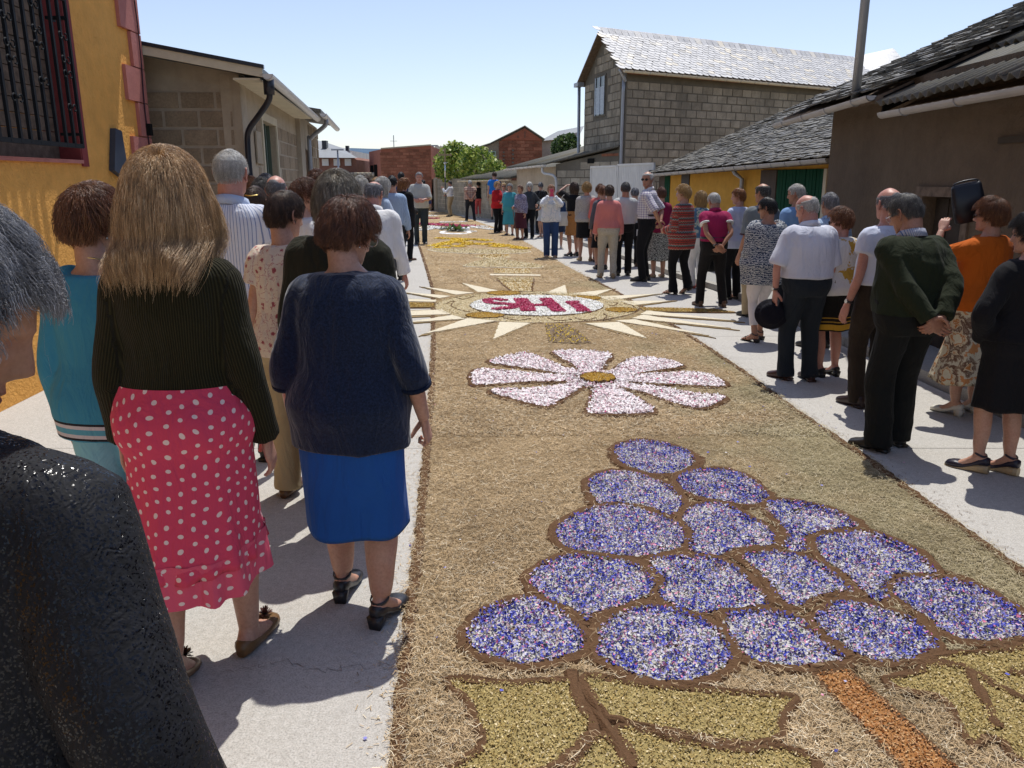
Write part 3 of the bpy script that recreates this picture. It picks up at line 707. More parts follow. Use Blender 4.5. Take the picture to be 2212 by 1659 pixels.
PINK = m_plaster('rose_quoin_paint', (.50,.20,.17), (.85,.8,.8), .25); WINE = m_plaster('wine_paint', (.27,.06,.06), (.8,.8,.8), .2)
RENDER = m_plaster('grey_render', (.47,.40,.30), (.7,.68,.65), .4); MUD = m_plaster('mud_render', (.155,.115,.078), (.55,.52,.50), 1.0, 22, .10)
IRON = simple('black_iron', (.012,.014,.017), .65, .15); BLACKPIPE = m_metal('black_pipe', (.010,.014,.025), .35)
WHITEM = m_metal('white_enamel', (.62,.62,.60), .45); GUTM = m_metal('aged_gutter', (.42,.40,.37), .5); GREYM = m_metal('grey_galvanised', (.32,.34,.37), .4, .4)
WOODG = simple('weathered_wood', (.17,.125,.09), .85, .15, var=.4, nscale=14, bump=.5, bscale=40); DARK = simple('dark_interior', (.012,.012,.012), .9, .1)
GREEN = simple('green_paint', (.008,.06,.03), .75, .1); GLASSD = simple('dark_glass', (.02,.028,.026), .08, .8)
SLATE_N = m_slate('dressed_slate', (.54,.525,.50), .42, 1.0, .16, False); SLATE_R = m_slate('rough_slate', (.085,.078,.065), .5, .5, .45)
FIBRO = m_slate('fibre_cement', (.13,.125,.11), .8, .15, .2); CURTAIN = simple('pale_curtain', (.45,.52,.58), .8, .2, var=.2, nscale=20)
CREAMP = m_plaster('cream_paint', (.62,.56,.42), (.9,.9,.9), .15)

class Wall:
    def __init__(s, A, B, right=True):
        s.A = np.array(A, float); s.B = np.array(B, float); d = s.B - s.A; s.L = float(np.linalg.norm(d)); s.d = d / s.L
        s.n = np.array([s.d[1], -s.d[0]]) if right else np.array([-s.d[1], s.d[0]])     # outward
    def P(s, t, z, o=0.0):
        q = s.A + s.d * t + s.n * o; return (q[0], q[1], z)
    def box(s, b, t0, t1, z0, z1, o0, o1):
        P = s.P; return b.hexa([P(t0,z0,o0),P(t1,z0,o0),P(t1,z0,o1),P(t0,z0,o1),P(t0,z1,o0),P(t1,z1,o0),P(t1,z1,o1),P(t0,z1,o1)])
    def slab(s, poly, name, mat, parent, o0=-.25, o1=0.0):
        """poly [(t,z)] extruded from o0 to o1"""
        off = np.array(s.P(0, 0, o1)) - np.array(s.P(0, 0, o0))
        return MB().prism([s.P(t, z, o0) for t, z in poly], off).build(name, mat, parent)
    def sight(s, x, y, o=0.0):
        A = s.P(0, 0, o); B = s.P(s.L, 0, o); return on_wall(x, y, A[:2], B[:2])
    def ang(s): return math.atan2(s.d[1], s.d[0])
def blocks(w, parent, t0, t1, z0, zfun, bw, bh, mat, name='concrete_block', gap=.012, proud=.012, depth=.03, holes=(), limit=300, jit=.004, off0=0.0, edge=None, stagger=.5):
    """running-bond courses as separate pieces that share a mesh; beyond the limit they are joined"""
    hw, hh = (bw - gap) / 2, (bh - gap) / 2
    b = MB(); q = .006
    b.add([(-hw,-depth,-hh),(hw,-depth,-hh),(hw,-depth,hh),(-hw,-depth,hh),(-hw+q,proud,-hh+q),(hw-q,proud,-hh+q),(hw-q,proud,hh-q),(-hw+q,proud,hh-q)],
          [(0,1,5,4),(1,2,6,5),(2,3,7,6),(3,0,4,7),(4,5,6,7)])
    me = fast_mesh(name, b.V, b.F); me.materials.append(mat)
    sgn = 1 if (w.n @ np.array([-w.d[1], w.d[0]])) > 0 else -1
    L = []; r = 0; z = z0
    while z + bh / 2 < 20:
        zc = z + bh / 2; t = t0 - (bw * stagger if r % 2 else 0); any_ = False
        while t < t1:
            a_, b_ = max(t, t0), min(t + bw, t1); tc = (a_ + b_) / 2
            if b_ - a_ > bw * .18 and zc + bh * .45 < min(zfun(a_), zfun(b_)) + .02 and not any(h[0] < b_ - .02 and h[1] > a_ + .02 and h[2] < zc + hh and h[3] > zc - hh for h in holes):
                L.append((tc, zc, (b_ - a_ - gap) / (2 * hw)))
            if zc < zfun(tc) + 1: any_ = True
            t += bw
        z += bh; r += 1
        if z > max(zfun(t0), zfun(t1), zfun((t0+t1)/2)): break
    L.sort(key=lambda p: (np.linalg.norm(np.array(w.P(p[0], p[1])) - np.array([0, 0, CAM_H]))))
    ang = w.ang()
    for (tc, zc, sx) in L[:limit]:
        x, y, z_ = w.P(tc, zc, off0 + RS.normal(0, jit))
        o = inst(name, me, parent, (x, y, z_), (RS.normal(0, .004), 0, ang + RS.normal(0, .006)), (sx, sgn, 1))
    if len(L) > limit:
        Vb = np.array(b.V); V = []; F = []; nb = len(Vb); ca, sa = math.cos(ang), math.sin(ang)
        for k, (tc, zc, sx) in enumerate(L[limit:]):
            P0 = w.P(tc, zc, off0 + RS.normal(0, jit)); X = Vb[:, 0] * sx; Y = Vb[:, 1] * sgn
            V.append(np.stack([P0[0] + X*ca - Y*sa, P0[1] + X*sa + Y*ca, P0[2] + Vb[:, 2]], 1)); F += [tuple(i + k*nb for i in f) for f in b.F]
        tag(mk(name, np.concatenate(V), F, mat, parent), kind='stuff')
def slates(parent, O, U, S, nu, nv, w, ex, mat, name='slate', length=None, th=.008, jit=0.0, rough=False, limit=300, clip=None, round_=True, lift=None):
    """slates laid from the eave O along U, courses up S (unit vectors U, S)"""
    O, U, S = np.array(O, float), np.array(U, float), np.array(S, float); N = np.cross(U, S); N /= np.linalg.norm(N)
    if N[2] < 0: N = -N
    length = length or ex * 2.0
    q = w * .46
    prof = [(-q, .0 + (.28*w if round_ else 0)), (-q*.55, .07*w if round_ else 0), (q*.55, .07*w if round_ else 0), (q, .28*w if round_ else 0), (q, length), (-q, length)]
    if round_: prof = [(-q, .3*w), (-q*.7, .09*w), (0, 0), (q*.7, .09*w), (q, .3*w), (q, length), (-q, length)]
    Vb = np.array([(x, y, 0) for x, y in prof] + [(x, y, th) for x, y in prof]); n = len(prof)
    Fb = [tuple(range(n, 2*n))] + [(i, (i+1) % n, n + (i+1) % n, n + i) for i in range(n)]
    mes = []
    for v in range(4):
        Vv = Vb.copy()
        if rough: Vv[:, :2] += np.tile(RS.normal(0, w*.07, (n, 2)), (2, 1)); Vv[n:, 2] *= RS.uniform(.7, 1.8)
        me = fast_mesh(name, Vv, Fb); me.materials.append(mat); mes.append((me, Vv))
    tilt = math.atan2(th * 1.9 + .002, length)
    L = []
    for j in range(nv):
        for i in range(nu):
            u = (i + (.5 if j % 2 else 0)) * w + RS.normal(0, jit * w); v = j * ex + RS.normal(0, jit * ex * .8)
            if clip and not clip(u, v): continue
            L.append((u, v))
    L.sort(key=lambda p: np.linalg.norm(O + U*p[0] + S*p[1] - np.array([0, 0, CAM_H])))
    base = np.stack([U, S, N], 1)
    stuffV = []; stuffF = []; c = 0
    for k, (u, v) in enumerate(L):
        me, Vv = mes[RS.randint(4)]
        a_ = RS.normal(0, .02 + jit*.5); tl = tilt + (abs(RS.normal(0, .022)) if rough else RS.normal(0, .004)); rl = RS.normal(0, .022 if rough else .006)
        Rz = np.array([[math.cos(a_), -math.sin(a_), 0], [math.sin(a_), math.cos(a_), 0], [0, 0, 1]])
        Rx = np.array([[1, 0, 0], [0, math.cos(-tl), -math.sin(-tl)], [0, math.sin(-tl), math.cos(-tl)]])
        Ry = np.array([[math.cos(rl), 0, math.sin(rl)], [0, 1, 0], [-math.sin(rl), 0, math.cos(rl)]])
        Mx = base @ Rz @ Rx @ Ry; P0 = O + U*u + S*v + N * (math.sin(tl) * length + .003 + (RS.uniform(0, .006) if rough else 0))
        if k < limit:
            o = bpy.data.objects.new(name, me); m4 = Matrix.Identity(4)
            for r_ in range(3):
                for c_ in range(3): m4[r_][c_] = Mx[r_, c_]
                m4[r_][3] = P0[r_]
            link(o, parent); o.matrix_local = m4
        else:
            stuffV.append(Vv @ Mx.T + P0); stuffF += [tuple(i + c for i in f) for f in Fb]; c += len(Vv)
    if stuffV: tag(mk(name, np.concatenate(stuffV), stuffF, mat, parent), kind='stuff')
def gutter(parent, A, B, r=.065, mat=None, straps=0, name='gutter'):
    A, B = np.array(A, float), np.array(B, float); d = B - A; L = np.linalg.norm(d); d /= L; s = np.cross(d, [0, 0, 1]); s /= np.linalg.norm(s)
    prof = [(math.cos(t) * r, -math.sin(t) * r) for t in np.linspace(0, math.pi, 9)]; prof += [(x * .9, y * .9 + .002) for x, y in prof[::-1]]
    b = MB(); n = len(prof); V = [A + s*x + np.array([0, 0, z]) for x, z in prof] + [B + s*x + np.array([0, 0, z]) for x, z in prof]
    b.add(V, [(i, (i+1) % n, n + (i+1) % n, n + i) for i in range(n)] + [tuple(range(n))[::-1], tuple(range(n, 2*n))])
    cap = [(x, z) for x, z in prof[:9]]
    for Q in (A, B): b.prism([Q + s*x + np.array([0, 0, z]) for x, z in cap], d * .004)
    g = b.build(name, mat or WHITEM, parent, False)
    for k in range(straps):
        C = A + d * (L * (k + .5) / straps); q = MB(); r2 = r * 1.06
        pp = [C + s * math.cos(t) * r2 + np.array([0, 0, -math.sin(t) * r2]) for t in np.linspace(0, math.pi, 9)]
        q.tube(pp, .006, 5).build('gutter_strap', GREYM, g)
    return g

# ---------------------------------------------------------------- ochre house, near left
H = empty('ochre_house', (-4, 6, 0)); tag(H, 'ochre plastered house with iron window grille and rose corner blocks at the near left', 'house'); H.location = (0, 0, 0)
w1 = Wall((-3.43 + .056*4, -4), (-3.43 - .056*8.97, 8.97))       # outward is +x
tx0 = w1.sight(-420, 345)[0]; t_r = w1.sight(174, 340)[0]; z_s = w1.sight(174, 352)[1]; z_t = 3.75
b = MB()
w1.box(b, 0, tx0, 0, 6.4, -.30, 0); w1.box(b, tx0, t_r, 0, z_s, -.30, 0); w1.box(b, tx0, t_r, z_t, 6.4, -.30, 0); w1.box(b, t_r, w1.L, 0, 6.4, -.30, 0)
b.build('wall', ORANGE, H)
w1b = Wall(w1.B - w1.n*.3, w1.B + np.array([-4.0, -.3]), False); w1b.slab([(0,0),(w1b.L,0),(w1b.L,6.4),(0,6.4)], 'wall', ORANGE, H, -.3, -.002)
# window: shutter boards inside the reveal, frame, sill
wf = MB(); w1.box(wf, t_r + .001, t_r + .115, z_s - .03, z_t + .1, .001, .018); wfo = wf.build('window_frame', WINE, H)
q = MB(); w1.box(q, t_r - .012, t_r - .001, z_s, z_t, -.29, .012); q.build('reveal', WINE, wfo)
q = MB(); w1.box(q, tx0, t_r - .012, z_s - .005, z_s + .025, -.28, .03); q.build('window_sill', PINK, H)
sh = empty('shutter'); sh.parent = H
k = 0; z = z_s + .03
while z < z_t - .05:
    q = MB(); hz = .118; w1.box(q, tx0 + .05, t_r - .015, z, z + hz - .008, -.22, -.17 + RS.uniform(-.006, .006)); q.build('board', WOODG, sh); z += hz
# iron grille
gr = empty('window_grille'); gr.parent = H
OUT = .16
tL = w1.sight(-400, 300, OUT)[0]; tR = w1.sight(176, 300, OUT)[0]
zb = w1.sight(176, 316, OUT)[1]; ztop = w1.sight(160, 8, OUT)[1]
q = MB(); w1.box(q, tL, tR, zb - .018, zb + .018, OUT - .012, OUT + .012); q.build('rail', IRON, gr)
q = MB(); w1.box(q, tL, tR, ztop - .018, ztop + .018, OUT - .012, OUT + .012); q.build('rail', IRON, gr)
nb = 22; tt = np.linspace(tL, tR, nb)
for i, t in enumerate(tt):
    q = MB(); w1.box(q, t - .014, t + .014, zb - .012, ztop + .012, OUT - .009, OUT + .013); q.build('bar', IRON, gr)
for z in (w1.sight(190, 292, OUT)[1], w1.sight(180, 54, OUT)[1]):
    q = MB(); w1.box(q, tR - .02, tR + .035, z - .012, z + .012, .0, OUT); w1.box(q, tR + .035, tR + .115, z - .012, z + .012, .001, .022); q.build('bracket', IRON, gr)
def scroll(t, z, s, fl):
    pts = [w1.P(t + fl * .045 * math.cos(a_) * (1 - a_/14) + fl*.045, z + s * .045 * math.sin(a_) * (1 - a_/14), OUT + .02) for a_ in np.linspace(math.pi, math.pi + 5.2, 16)]
    return pts
for i in range(2, nb - 1, 3):
    t = tt[i]; top = (ztop + zb) / 2 + (.16 if (i // 3) % 2 else .0)
    for (dz_, s) in ((.28, 1), (-.02, -1), (-.28, -1), (.10, 1)):
        for fl in (-1, 1):
            q = MB(); q.tube(scroll(t, top + dz_, s, fl), .0065, 6); q.build('scroll', IRON, gr, True)
# corner blocks
zc = [w1.sight(313, y)[1] for y in (83, 155, 227, 297)]; ch_ = (zc[0] - zc[3]) / 3
big, small = .46, .23
for i in range(-6, 14):
    z0 = zc[0] + i * ch_; wd_ = big if i % 2 == 0 else small
    if z0 > 6.2 or z0 < -.1: continue
    q = MB(); z0 = max(z0, .01)
    w1.box(q, w1.L - wd_, w1.L + .035, z0 + .006, zc[0] + (i+1) * ch_ - .006, -.04, .035)
    q.build('corner_block', PINK, H)
q = MB(); q.tube(crom([w1.P(w1.L - .07 - .03*math.sin(k*1.7), 5.8 - k*.42, .045) for k in range(11)], 4), .007, 5); q.build('cable', simple('dark_cable', (.05,.02,.03), .6), H)
q = MB(); w1.box(q, w1.L - .10, w1.L - .03, zc[3] + .02, zc[3] + .14, .036, .08); q.build('junction_box', DARK, H)
# slate plaque on the wall
pl = [w1.sight(x, y) for x, y in ((237, 277), (251, 283), (262, 350), (254, 382), (235, 368))]
w1.slab(pl, 'plaque', simple('blue_slate', (.035,.05,.08), .5, .5), H, .002, .055)
# balcony slab overhead (out of frame) that shades the wall
te = w1.sight(262, 100); bal = MB(); zb_ = 4.25
tb = te[0] + (zb_ - te[1]) * .352 / .927
w1.box(bal, 0.5, tb, zb_, zb_ + .16, 0.002, .36); bal.build('balcony_slab', CREAMP, H)
q = MB(); w1.box(q, -.2, w1.L + .35, 6.4, 6.55, -.4, .5); q.build('eave', CREAMP, H)
rf = MB(); rf.prism([w1.P(-.2, 6.56, .5), w1.P(w1.L + .35, 6.56, .5), w1.P(w1.L + .35, 7.9, -3.9), w1.P(-.2, 7.9, -3.9)], (0, 0, .1)); rf.build('roof', SLATE_R, H)
w1c = Wall(w1.A, w1.A + np.array([-4.0, 0])); w1c.slab([(0,0),(4,0),(4,6.4),(0,6.4)], 'wall', ORANGE, H, -.3, 0)

# ---------------------------------------------------------------- grey block house, left
H = empty('block_house'); tag(H, 'tan concrete block house with black downpipe beside the ochre house', 'house')
g0 = Wall((-3.09, 9.6), (-6.9, 9.45), False)     # gable facing the camera; t runs to the left
zr = lambda t: 2.87 - .06 + .17 * max(t, -.6)
g0.slab([(0, 0), (g0.L, 0), (g0.L, zr(g0.L)), (0, zr(0))], 'wall', MORTAR, H, -.22, 0)
if g0.n[1] > 0: g0.n = -g0.n
z0b = w1.sight(0, 0)[1] * 0 + atY(500, 317, 9.6)[2]
nb_ = int(z0b / .2025); z00 = z0b - nb_ * .2025
blocks(g0, H, .09, 3.8, z00, lambda t: zr(t) - .18, .40, .2025, BLK_L, gap=.026, proud=.012, jit=.003)
q = MB(); g0.box(q, .0, .085, .002, zr(0) - .01, .004, .02); q.build('corner_render', RENDER, H)
q = MB(); g0.box(q, .0, 3.8, zr(0) - .14, zr(0) - .012, .003, .016)
g0.slab([(0, zr(0) - .16), (3.8, zr(3.8) - .17), (3.8, zr(3.8) - .001), (0, zr(0) - .001)], 'render_band', RENDER, H, .002, .012)
s0 = Wall((-3.09, 9.6), (-3.87, 15.0)); EZ = 2.80
wx0, wx1 = s0.sight(570, 330)[0], s0.sight(598, 330)[0]; wzt = s0.sight(585, 268)[1]; wzb = 1.0
b = MB(); s0.box(b, .0, wx0, 0, EZ, -.22, -.001); s0.box(b, wx1, s0.L, 0, EZ, -.22, -.001); s0.box(b, wx0, wx1, 0, wzb, -.22, -.001); s0.box(b, wx0, wx1, wzt, EZ, -.22, -.001)
b.build('wall', RENDER, H)
blocks(s0, H, .9, s0.L, z00, lambda t: 2.5, .40, .2025, BLK_L, gap=.014, proud=.006, holes=[(wx0 - .1, wx1 + .1, wzb, wzt + .12)], jit=.002, off0=-.002)
f = MB(); s0.box(f, wx0 - .09, wx0, wzb, wzt + .1, -.001, .02); s0.box(f, wx1, wx1 + .09, wzb, wzt + .1, -.001, .02); s0.box(f, wx0, wx1, wzt, wzt + .1, -.001, .02); fo = f.build('window_frame', CREAMP, H)
f = MB(); s0.box(f, wx0, wx1, wzb, wzt, -.14, -.12); f.build('window_pane', GLASSD, fo)
for k in (0, .33, .66, .97): f = MB(); tk = wx0 + (wx1 - wx0) * k; s0.box(f, tk, tk + .05, wzb, wzt, -.12, -.08); f.build('mullion', simple('faded_green', (.09,.13,.10), .7), fo)
f = MB(); sx = s0.sight(556, 320)[0]; s0.box(f, sx - .2, sx + .2, s0.sight(556, 353)[1], s0.sight(556, 285)[1], .010, .03); f.build('grey_panel', RENDER, H)
# roof
dn = np.array([s0.n[0], s0.n[1]])
def RP(t, o, z): p = s0.A + s0.d * t + dn * o; return (p[0], p[1], z)
zo = lambda o: 2.84 - .17 * o
rb = MB(); rb.prism([RP(-.42, .30, zo(.30)), RP(5.5, .30, zo(.30)), RP(5.5, -4.2, zo(-4.2)), RP(-.42, -4.2, zo(-4.2))], (0, 0, .05)); rb.build('roof', m_metal('dark_roof_sheet', (.05,.052,.055)), H)
fb = MB(); fb.hexa([RP(-.45, .32, zo(.32) - .06), RP(-.42, .32, zo(.32) - .06), RP(-.42, -4.2, zo(-4.2) - .06), RP(-.45, -4.2, zo(-4.2) - .06), RP(-.45, .32, zo(.32) + .03), RP(-.42, .32, zo(.32) + .03), RP(-.42, -4.2, zo(-4.2) + .03), RP(-.45, -4.2, zo(-4.2) + .03)]); fb.build('verge_board', CREAMP, H)
fb = MB(); fb.hexa([RP(-.47, .34, zo(.34) + .032), RP(-.40, .34, zo(.34) + .032), RP(-.40, -4.2, zo(-4.2) + .032), RP(-.47, -4.2, zo(-4.2) + .032), RP(-.47, .34, zo(.34) + .07), RP(-.40, .34, zo(.34) + .07), RP(-.40, -4.2, zo(-4.2) + .07), RP(-.47, -4.2, zo(-4.2) + .07)]); fb.build('verge_cap', BLACKPIPE, H)
so = MB(); so.prism([RP(-.41, .28, 2.70), RP(5.42, .28, 2.70), RP(5.42, .002, 2.70), RP(-.41, .002, 2.70)], (0, 0, .02)); so.build('soffit', CREAMP, H)
gutter(H, RP(-.45, .37, 2.76), RP(5.5, .37, 2.72), .06, WHITEM)
bp = MB(); e0 = RP(-.30, .36, 2.72); bp.tube(crom([e0, (e0[0], e0[1], 2.60), (e0[0]-.02, e0[1] + .02, 2.5), RP(-.16, .20, 2.34), RP(-.10, .08, 2.20), RP(-.07, .045, 2.04), RP(-.07, .045, 1.5), RP(-.07, .045, .02)], 4), .034, 12)
bp.build('downpipe', BLACKPIPE, H, True); bp = MB(); bp.tube([(e0[0], e0[1], 2.56), (e0[0], e0[1], 2.75)], .06, 12); bp.build('hopper', BLACKPIPE, H, True)

# lean-to beyond
H = empty('leanto_shed'); tag(H, 'small rough shed with white gutter and rubble doorway beyond the block house', 'shed')
a0 = Wall((-3.80, 15.05), (-4.30, 18.4)); 
b = MB(); a0.box(b, 0, .5, 0, 2.75, -.2, 0); a0.box(b, 1.15, a0.L, 0, 2.75, -.2, 0); a0.box(b, .5, 1.15, 2.2, 2.75, -.2, 0); b.build('wall', MORTAR, H)
blocks(a0, H, 1.2, a0.L, .1, lambda t: 2.7, .3, .2, BLK_L, holes=[], jit=.008, proud=.01)
b = MB(); a0.box(b, .5, .58, 0, 2.2, -.1, .02); a0.box(b, 1.07, 1.15, 0, 2.2, -.1, .02); b.build('door_frame', WOODG, H)
b = MB(); a0.box(b, .58, 1.07, 0, 2.2, -.14, -.1); b.build('door', WOODG, H)
aw = Wall(a0.A, a0.A - a0.n * 3.2); aw.slab([(0,0),(3.2,0),(3.2,3.3),(0,2.75)], 'wall', MORTAR, H, -.2, 0)
b = MB(); P = a0.P; b.prism([P(-.25, 2.80, .38), P(a0.L + .2, 2.80, .38), P(a0.L + .2, 3.3, -3), P(-.25, 3.3, -3)], (0, 0, .06)); b.build('roof', SLATE_R, H)
gutter(H, P(-.3, 2.78, .42), P(a0.L + .3, 2.76, .42), .06, WHITEM)
b = MB(); b.tube(crom([P(.35, 2.72, .42), P(.35, 2.62, .40), P(.6, 2.4, .10), P(.6, 2.2, .07), P(.6, .05, .07)], 4), .04, 10); b.build('downpipe', GREYM, H, True)

# ---------------------------------------------------------------- mud-rendered house, near right
H = empty('mud_house'); tag(H, 'dark mud rendered house with rough slate and corrugated roof at the near right', 'house')
X0 = 3.95
w2 = Wall((X0 + .12, -3), (X0, 10.3), False)
if w2.n[0] > 0: w2.n = -w2.n
dt0, dt1 = sorted((w2.sight(2080, 480)[0], w2.sight(1990, 480)[0])); dzt = w2.sight(2030, 425)[1]
b = MB(); w2.box(b, 0, dt0, 0, 2.62, -.3, 0); w2.box(b, dt1, w2.L, 0, 2.62, -.3, 0); w2.box(b, dt0, dt1, dzt, 2.62, -.3, 0); b.build('wall', MUD, H)
w2b = Wall(w2.B, w2.B + np.array([6.0, 0])); w2b.n = np.array([0, 1.])
w2b.slab([(0.02,0),(6,0),(6,5.0),(.02,2.62)], 'wall', MUD, H, -.3, 0)
w2c = Wall(w2.A, w2.A + np.array([6.0, 0])); w2c.slab([(0,0),(6,0),(6,5.0),(0,2.62)], 'wall', MUD, H, -.3, 0)
dr = empty('door'); dr.parent = H
n_ = 6
for k in range(n_):
    q = MB(); ta = dt0 + (dt1 - dt0) * k / n_; w2.box(q, ta + .004, ta + (dt1 - dt0)/n_ - .004, .05, dzt - .02, -.16, -.12 + RS.uniform(-.006, .006)); q.build('plank', simple('door_wood', (.055,.045,.035), .8, .2, var=.3), dr)
q = MB(); w2.box(q, dt0 - .12, dt1 + .12, dzt, dzt + .09, .001, .03); q.build('lintel', WOODG, H)
q = MB(); w2.box(q, dt0 - .1, dt0, 0, dzt, .001, .02); w2.box(q, dt1, dt1 + .1, 0, dzt, .001, .02); q.build('door_frame', WOODG, H)
nt_ = w2.sight(2190, 300)[0]; nz = w2.sight(2190, 300)[1]
q = MB(); w2.box(q, nt_ - .35, nt_ + .18, nz - .03, nz + .02, .001, .02); q.build('crack_strip', simple('crack_brown', (.06,.045,.03), .9), H)  # raised dark strip added in place of a crack in the wall
S_ = np.array([1, 0, .45]); S_ /= np.linalg.norm(S_)
EX, EZ2 = 3.60, 2.47
rb = MB(); rb.prism([(EX, 8.35, EZ2 - .03), (EX, 11.1, EZ2 - .03), (EX + 6.5, 11.1, EZ2 + .45*6.5 - .03), (EX + 6.5, 8.35, EZ2 + .45*6.5 - .03)], (0, 0, -.06)); rb.build('roof_boards', WOODG, H)
slates(H, (EX - .03, 8.35, EZ2), (0, 1, 0), S_, 14, 70, .20, .092, SLATE_R, length=.24, th=.011, jit=.16, rough=True, round_=False, limit=300)
def corrug(parent, O, U, S, wu, ls, pitch=.146, amp=.026, mat=None, name='corrugated_sheet', th=.008):
    O, U, S = np.array(O, float), np.array(U, float), np.array(S, float); N = np.cross(U, S); N /= np.linalg.norm(N)
    if N[2] < 0: N = -N
    nu = max(8, int(wu / pitch * 8)); V = []; F = []
    for l in (0, ls):
        for i in range(nu + 1):
            u = wu * i / nu; V.append(O + U*u + S*l + N * amp * math.sin(u / pitch * 2 * math.pi))
    V += [v + N * th for v in V]; m_ = nu + 1
    for i in range(nu): F += [(i, i+1, m_+i+1, m_+i), (2*m_+i, 3*m_+i, 3*m_+i+1, 2*m_+i+1), (i, 2*m_+i, 2*m_+i+1, i+1), (m_+i, m_+i+1, 3*m_+i+1, 3*m_+i)]
    return mk(name, V, F, mat or FIBRO, parent, True)
for r_ in range(5):
    for k in range(4):
        y0 = 8.30 - (k + 1) * 1.02
        corrug(H, (EX + .02 + r_*1.15 - (.12 if r_ else 0), y0, EZ2 - .10 + .45*(r_*1.15) + (.0 if not r_ else -.02) + .012*(k % 2) + .014*r_), (0, 1, 0), S_, 1.09, 1.34)
rb = MB(); rb.prism([(EX + .25, -3, EZ2 - .13), (EX + .25, 8.3, EZ2 - .13), (EX + 6.5, 8.3, EZ2 + .45*6.5 - .26), (EX + 6.5, -3, EZ2 + .45*6.5 - .26)], (0, 0, -.05)); rb.build('roof_boards', WOODG, H)
rb = MB(); rb.prism([(EX + .08, 8.33, EZ2 - .02), (EX + .08, 8.36, EZ2 - .02), (EX + 6.5, 8.36, EZ2 + 2.86), (EX + 6.5, 8.33, EZ2 + 2.86)], (0, 0, -.16)); rb.build('verge_board', DARK, H)  # near-black colour stands in for the thin shadow under the slate edge
gutter(H, (3.56, 8.35, 2.455), (3.56, 11.25, 2.37), .055, GUTM, 4)
gutter(H, (3.66, -2, 2.30), (3.66, 8.28, 2.285), .055, GUTM, 11)
# tall flue pipe
fp = MB(); fp.tube([(3.73, 9.15, 2.44), (3.73, 9.15, 6.2)], .047, 16); o = fp.build('flue_pipe', GREYM, None, True); tag(o, 'tall grey metal flue pipe standing on the rough slate roof', 'pipe')

# ---------------------------------------------------------------- low yellow house
H = empty('yellow_house'); tag(H, 'low yellow house with green doors and old slate roof right of the white gate', 'house')
w3 = Wall((4.55, 11.3), (3.45, 19.0), False)
if w3.n[0] > 0: w3.n = -w3.n
b = MB(); w3.box(b, 0, w3.L, 0, 1.86, -.25, 0); b.build('wall', YELLOW, H)
def seg(x0, x1, mat, name, par, zt=1.80, zb=0.0, o=.02, planks=0):
    t = sorted((w3.sight(x0, 400)[0], w3.sight(x1, 400)[0])); 
    if planks:
        e_ = empty(name); e_.parent = par
        for k in range(planks):
            q = MB(); a_ = t[0] + (t[1]-t[0])*k/planks; w3.box(q, a_ + .008, a_ + (t[1]-t[0])/planks - .008, zb, zt, .001, o + RS.uniform(-.004, .004)); q.build('plank', mat, e_)
        return e_
    q = MB(); w3.box(q, t[0], t[1], zb, zt, .001, o); return q.build(name, mat, par)
q8 = lambda x: (2600 + x / 2.765) / 1.8517
seg(q8(1412), q8(1925), GREEN, 'garage_door', H, planks=14); seg(q8(1235), q8(1408), simple('brown_post', (.09,.065,.05), .8), 'door_post', H, o=.03)
seg(q8(170), q8(225), GREEN, 'door', H, planks=3); seg(q8(108), q8(168), simple('brown_door', (.08,.055,.04), .7), 'door', H); seg(q8(352), q8(438), simple('dark_shutter', (.05,.04,.035), .6), 'shutter', H, zb=.8)
seg(q8(1930), q8(1965), CREAMP, 'corner_strip', H, o=.03)
e1, e2 = atY(1800, 349, 11.3), atY(1406, 383, 19.3)
E1 = np.array([w3.P(0, 0, .30)[0], 11.0, 1.93]); E2 = np.array([w3.P(w3.L, 0, .30)[0] - .0, 19.4, 1.78])
U = (E2 - E1); LU = np.linalg.norm(U); U /= LU; nrm = np.array([-w3.n[0], -w3.n[1], 0]); S3 = nrm + np.array([0, 0, .43]); S3 /= np.linalg.norm(S3)
rb = MB(); rb.prism([E1 - (0,0,.03), E2 - (0,0,.03), E2 + S3*7 - (0,0,.03), E1 + S3*7 - (0,0,.03)], (0, 0, -.05)); rb.build('roof_boards', WOODG, H)
slates(H, E1 + S3*(-.03), U, S3, int(LU/.215), 56, .215, .098, SLATE_R, length=.25, th=.011, jit=.15, rough=True, round_=False, limit=300)
gutter(H, E1 + nrm*-.04 + (0,0,-.01), E2 + nrm*-.04 + (0,0,-.02), .055, GUTM, 18)
tp = w3.sight(q8(1050), 400)[0]; q = MB(); q.tube([w3.P(tp, 1.84, .25), w3.P(tp, 1.76, .2), w3.P(tp, 1.66, .06), w3.P(tp, .05, .06)], .038, 10); q.build('downpipe', GREYM, H, True)
w3d = Wall(w3.B, w3.B - w3.n * 6); w3d.n = w3.d.copy(); w3d.slab([(0,0),(6,0),(6,4.3),(0,1.86)], 'wall', YELLOW, H, -.25, 0)
w3e = Wall(w3.A, w3.A - w3.n * 6); w3e.n = -w3.d; w3e.slab([(0,0),(6,0),(6,4.3),(0,1.86)], 'wall', YELLOW, H, -.25, 0)

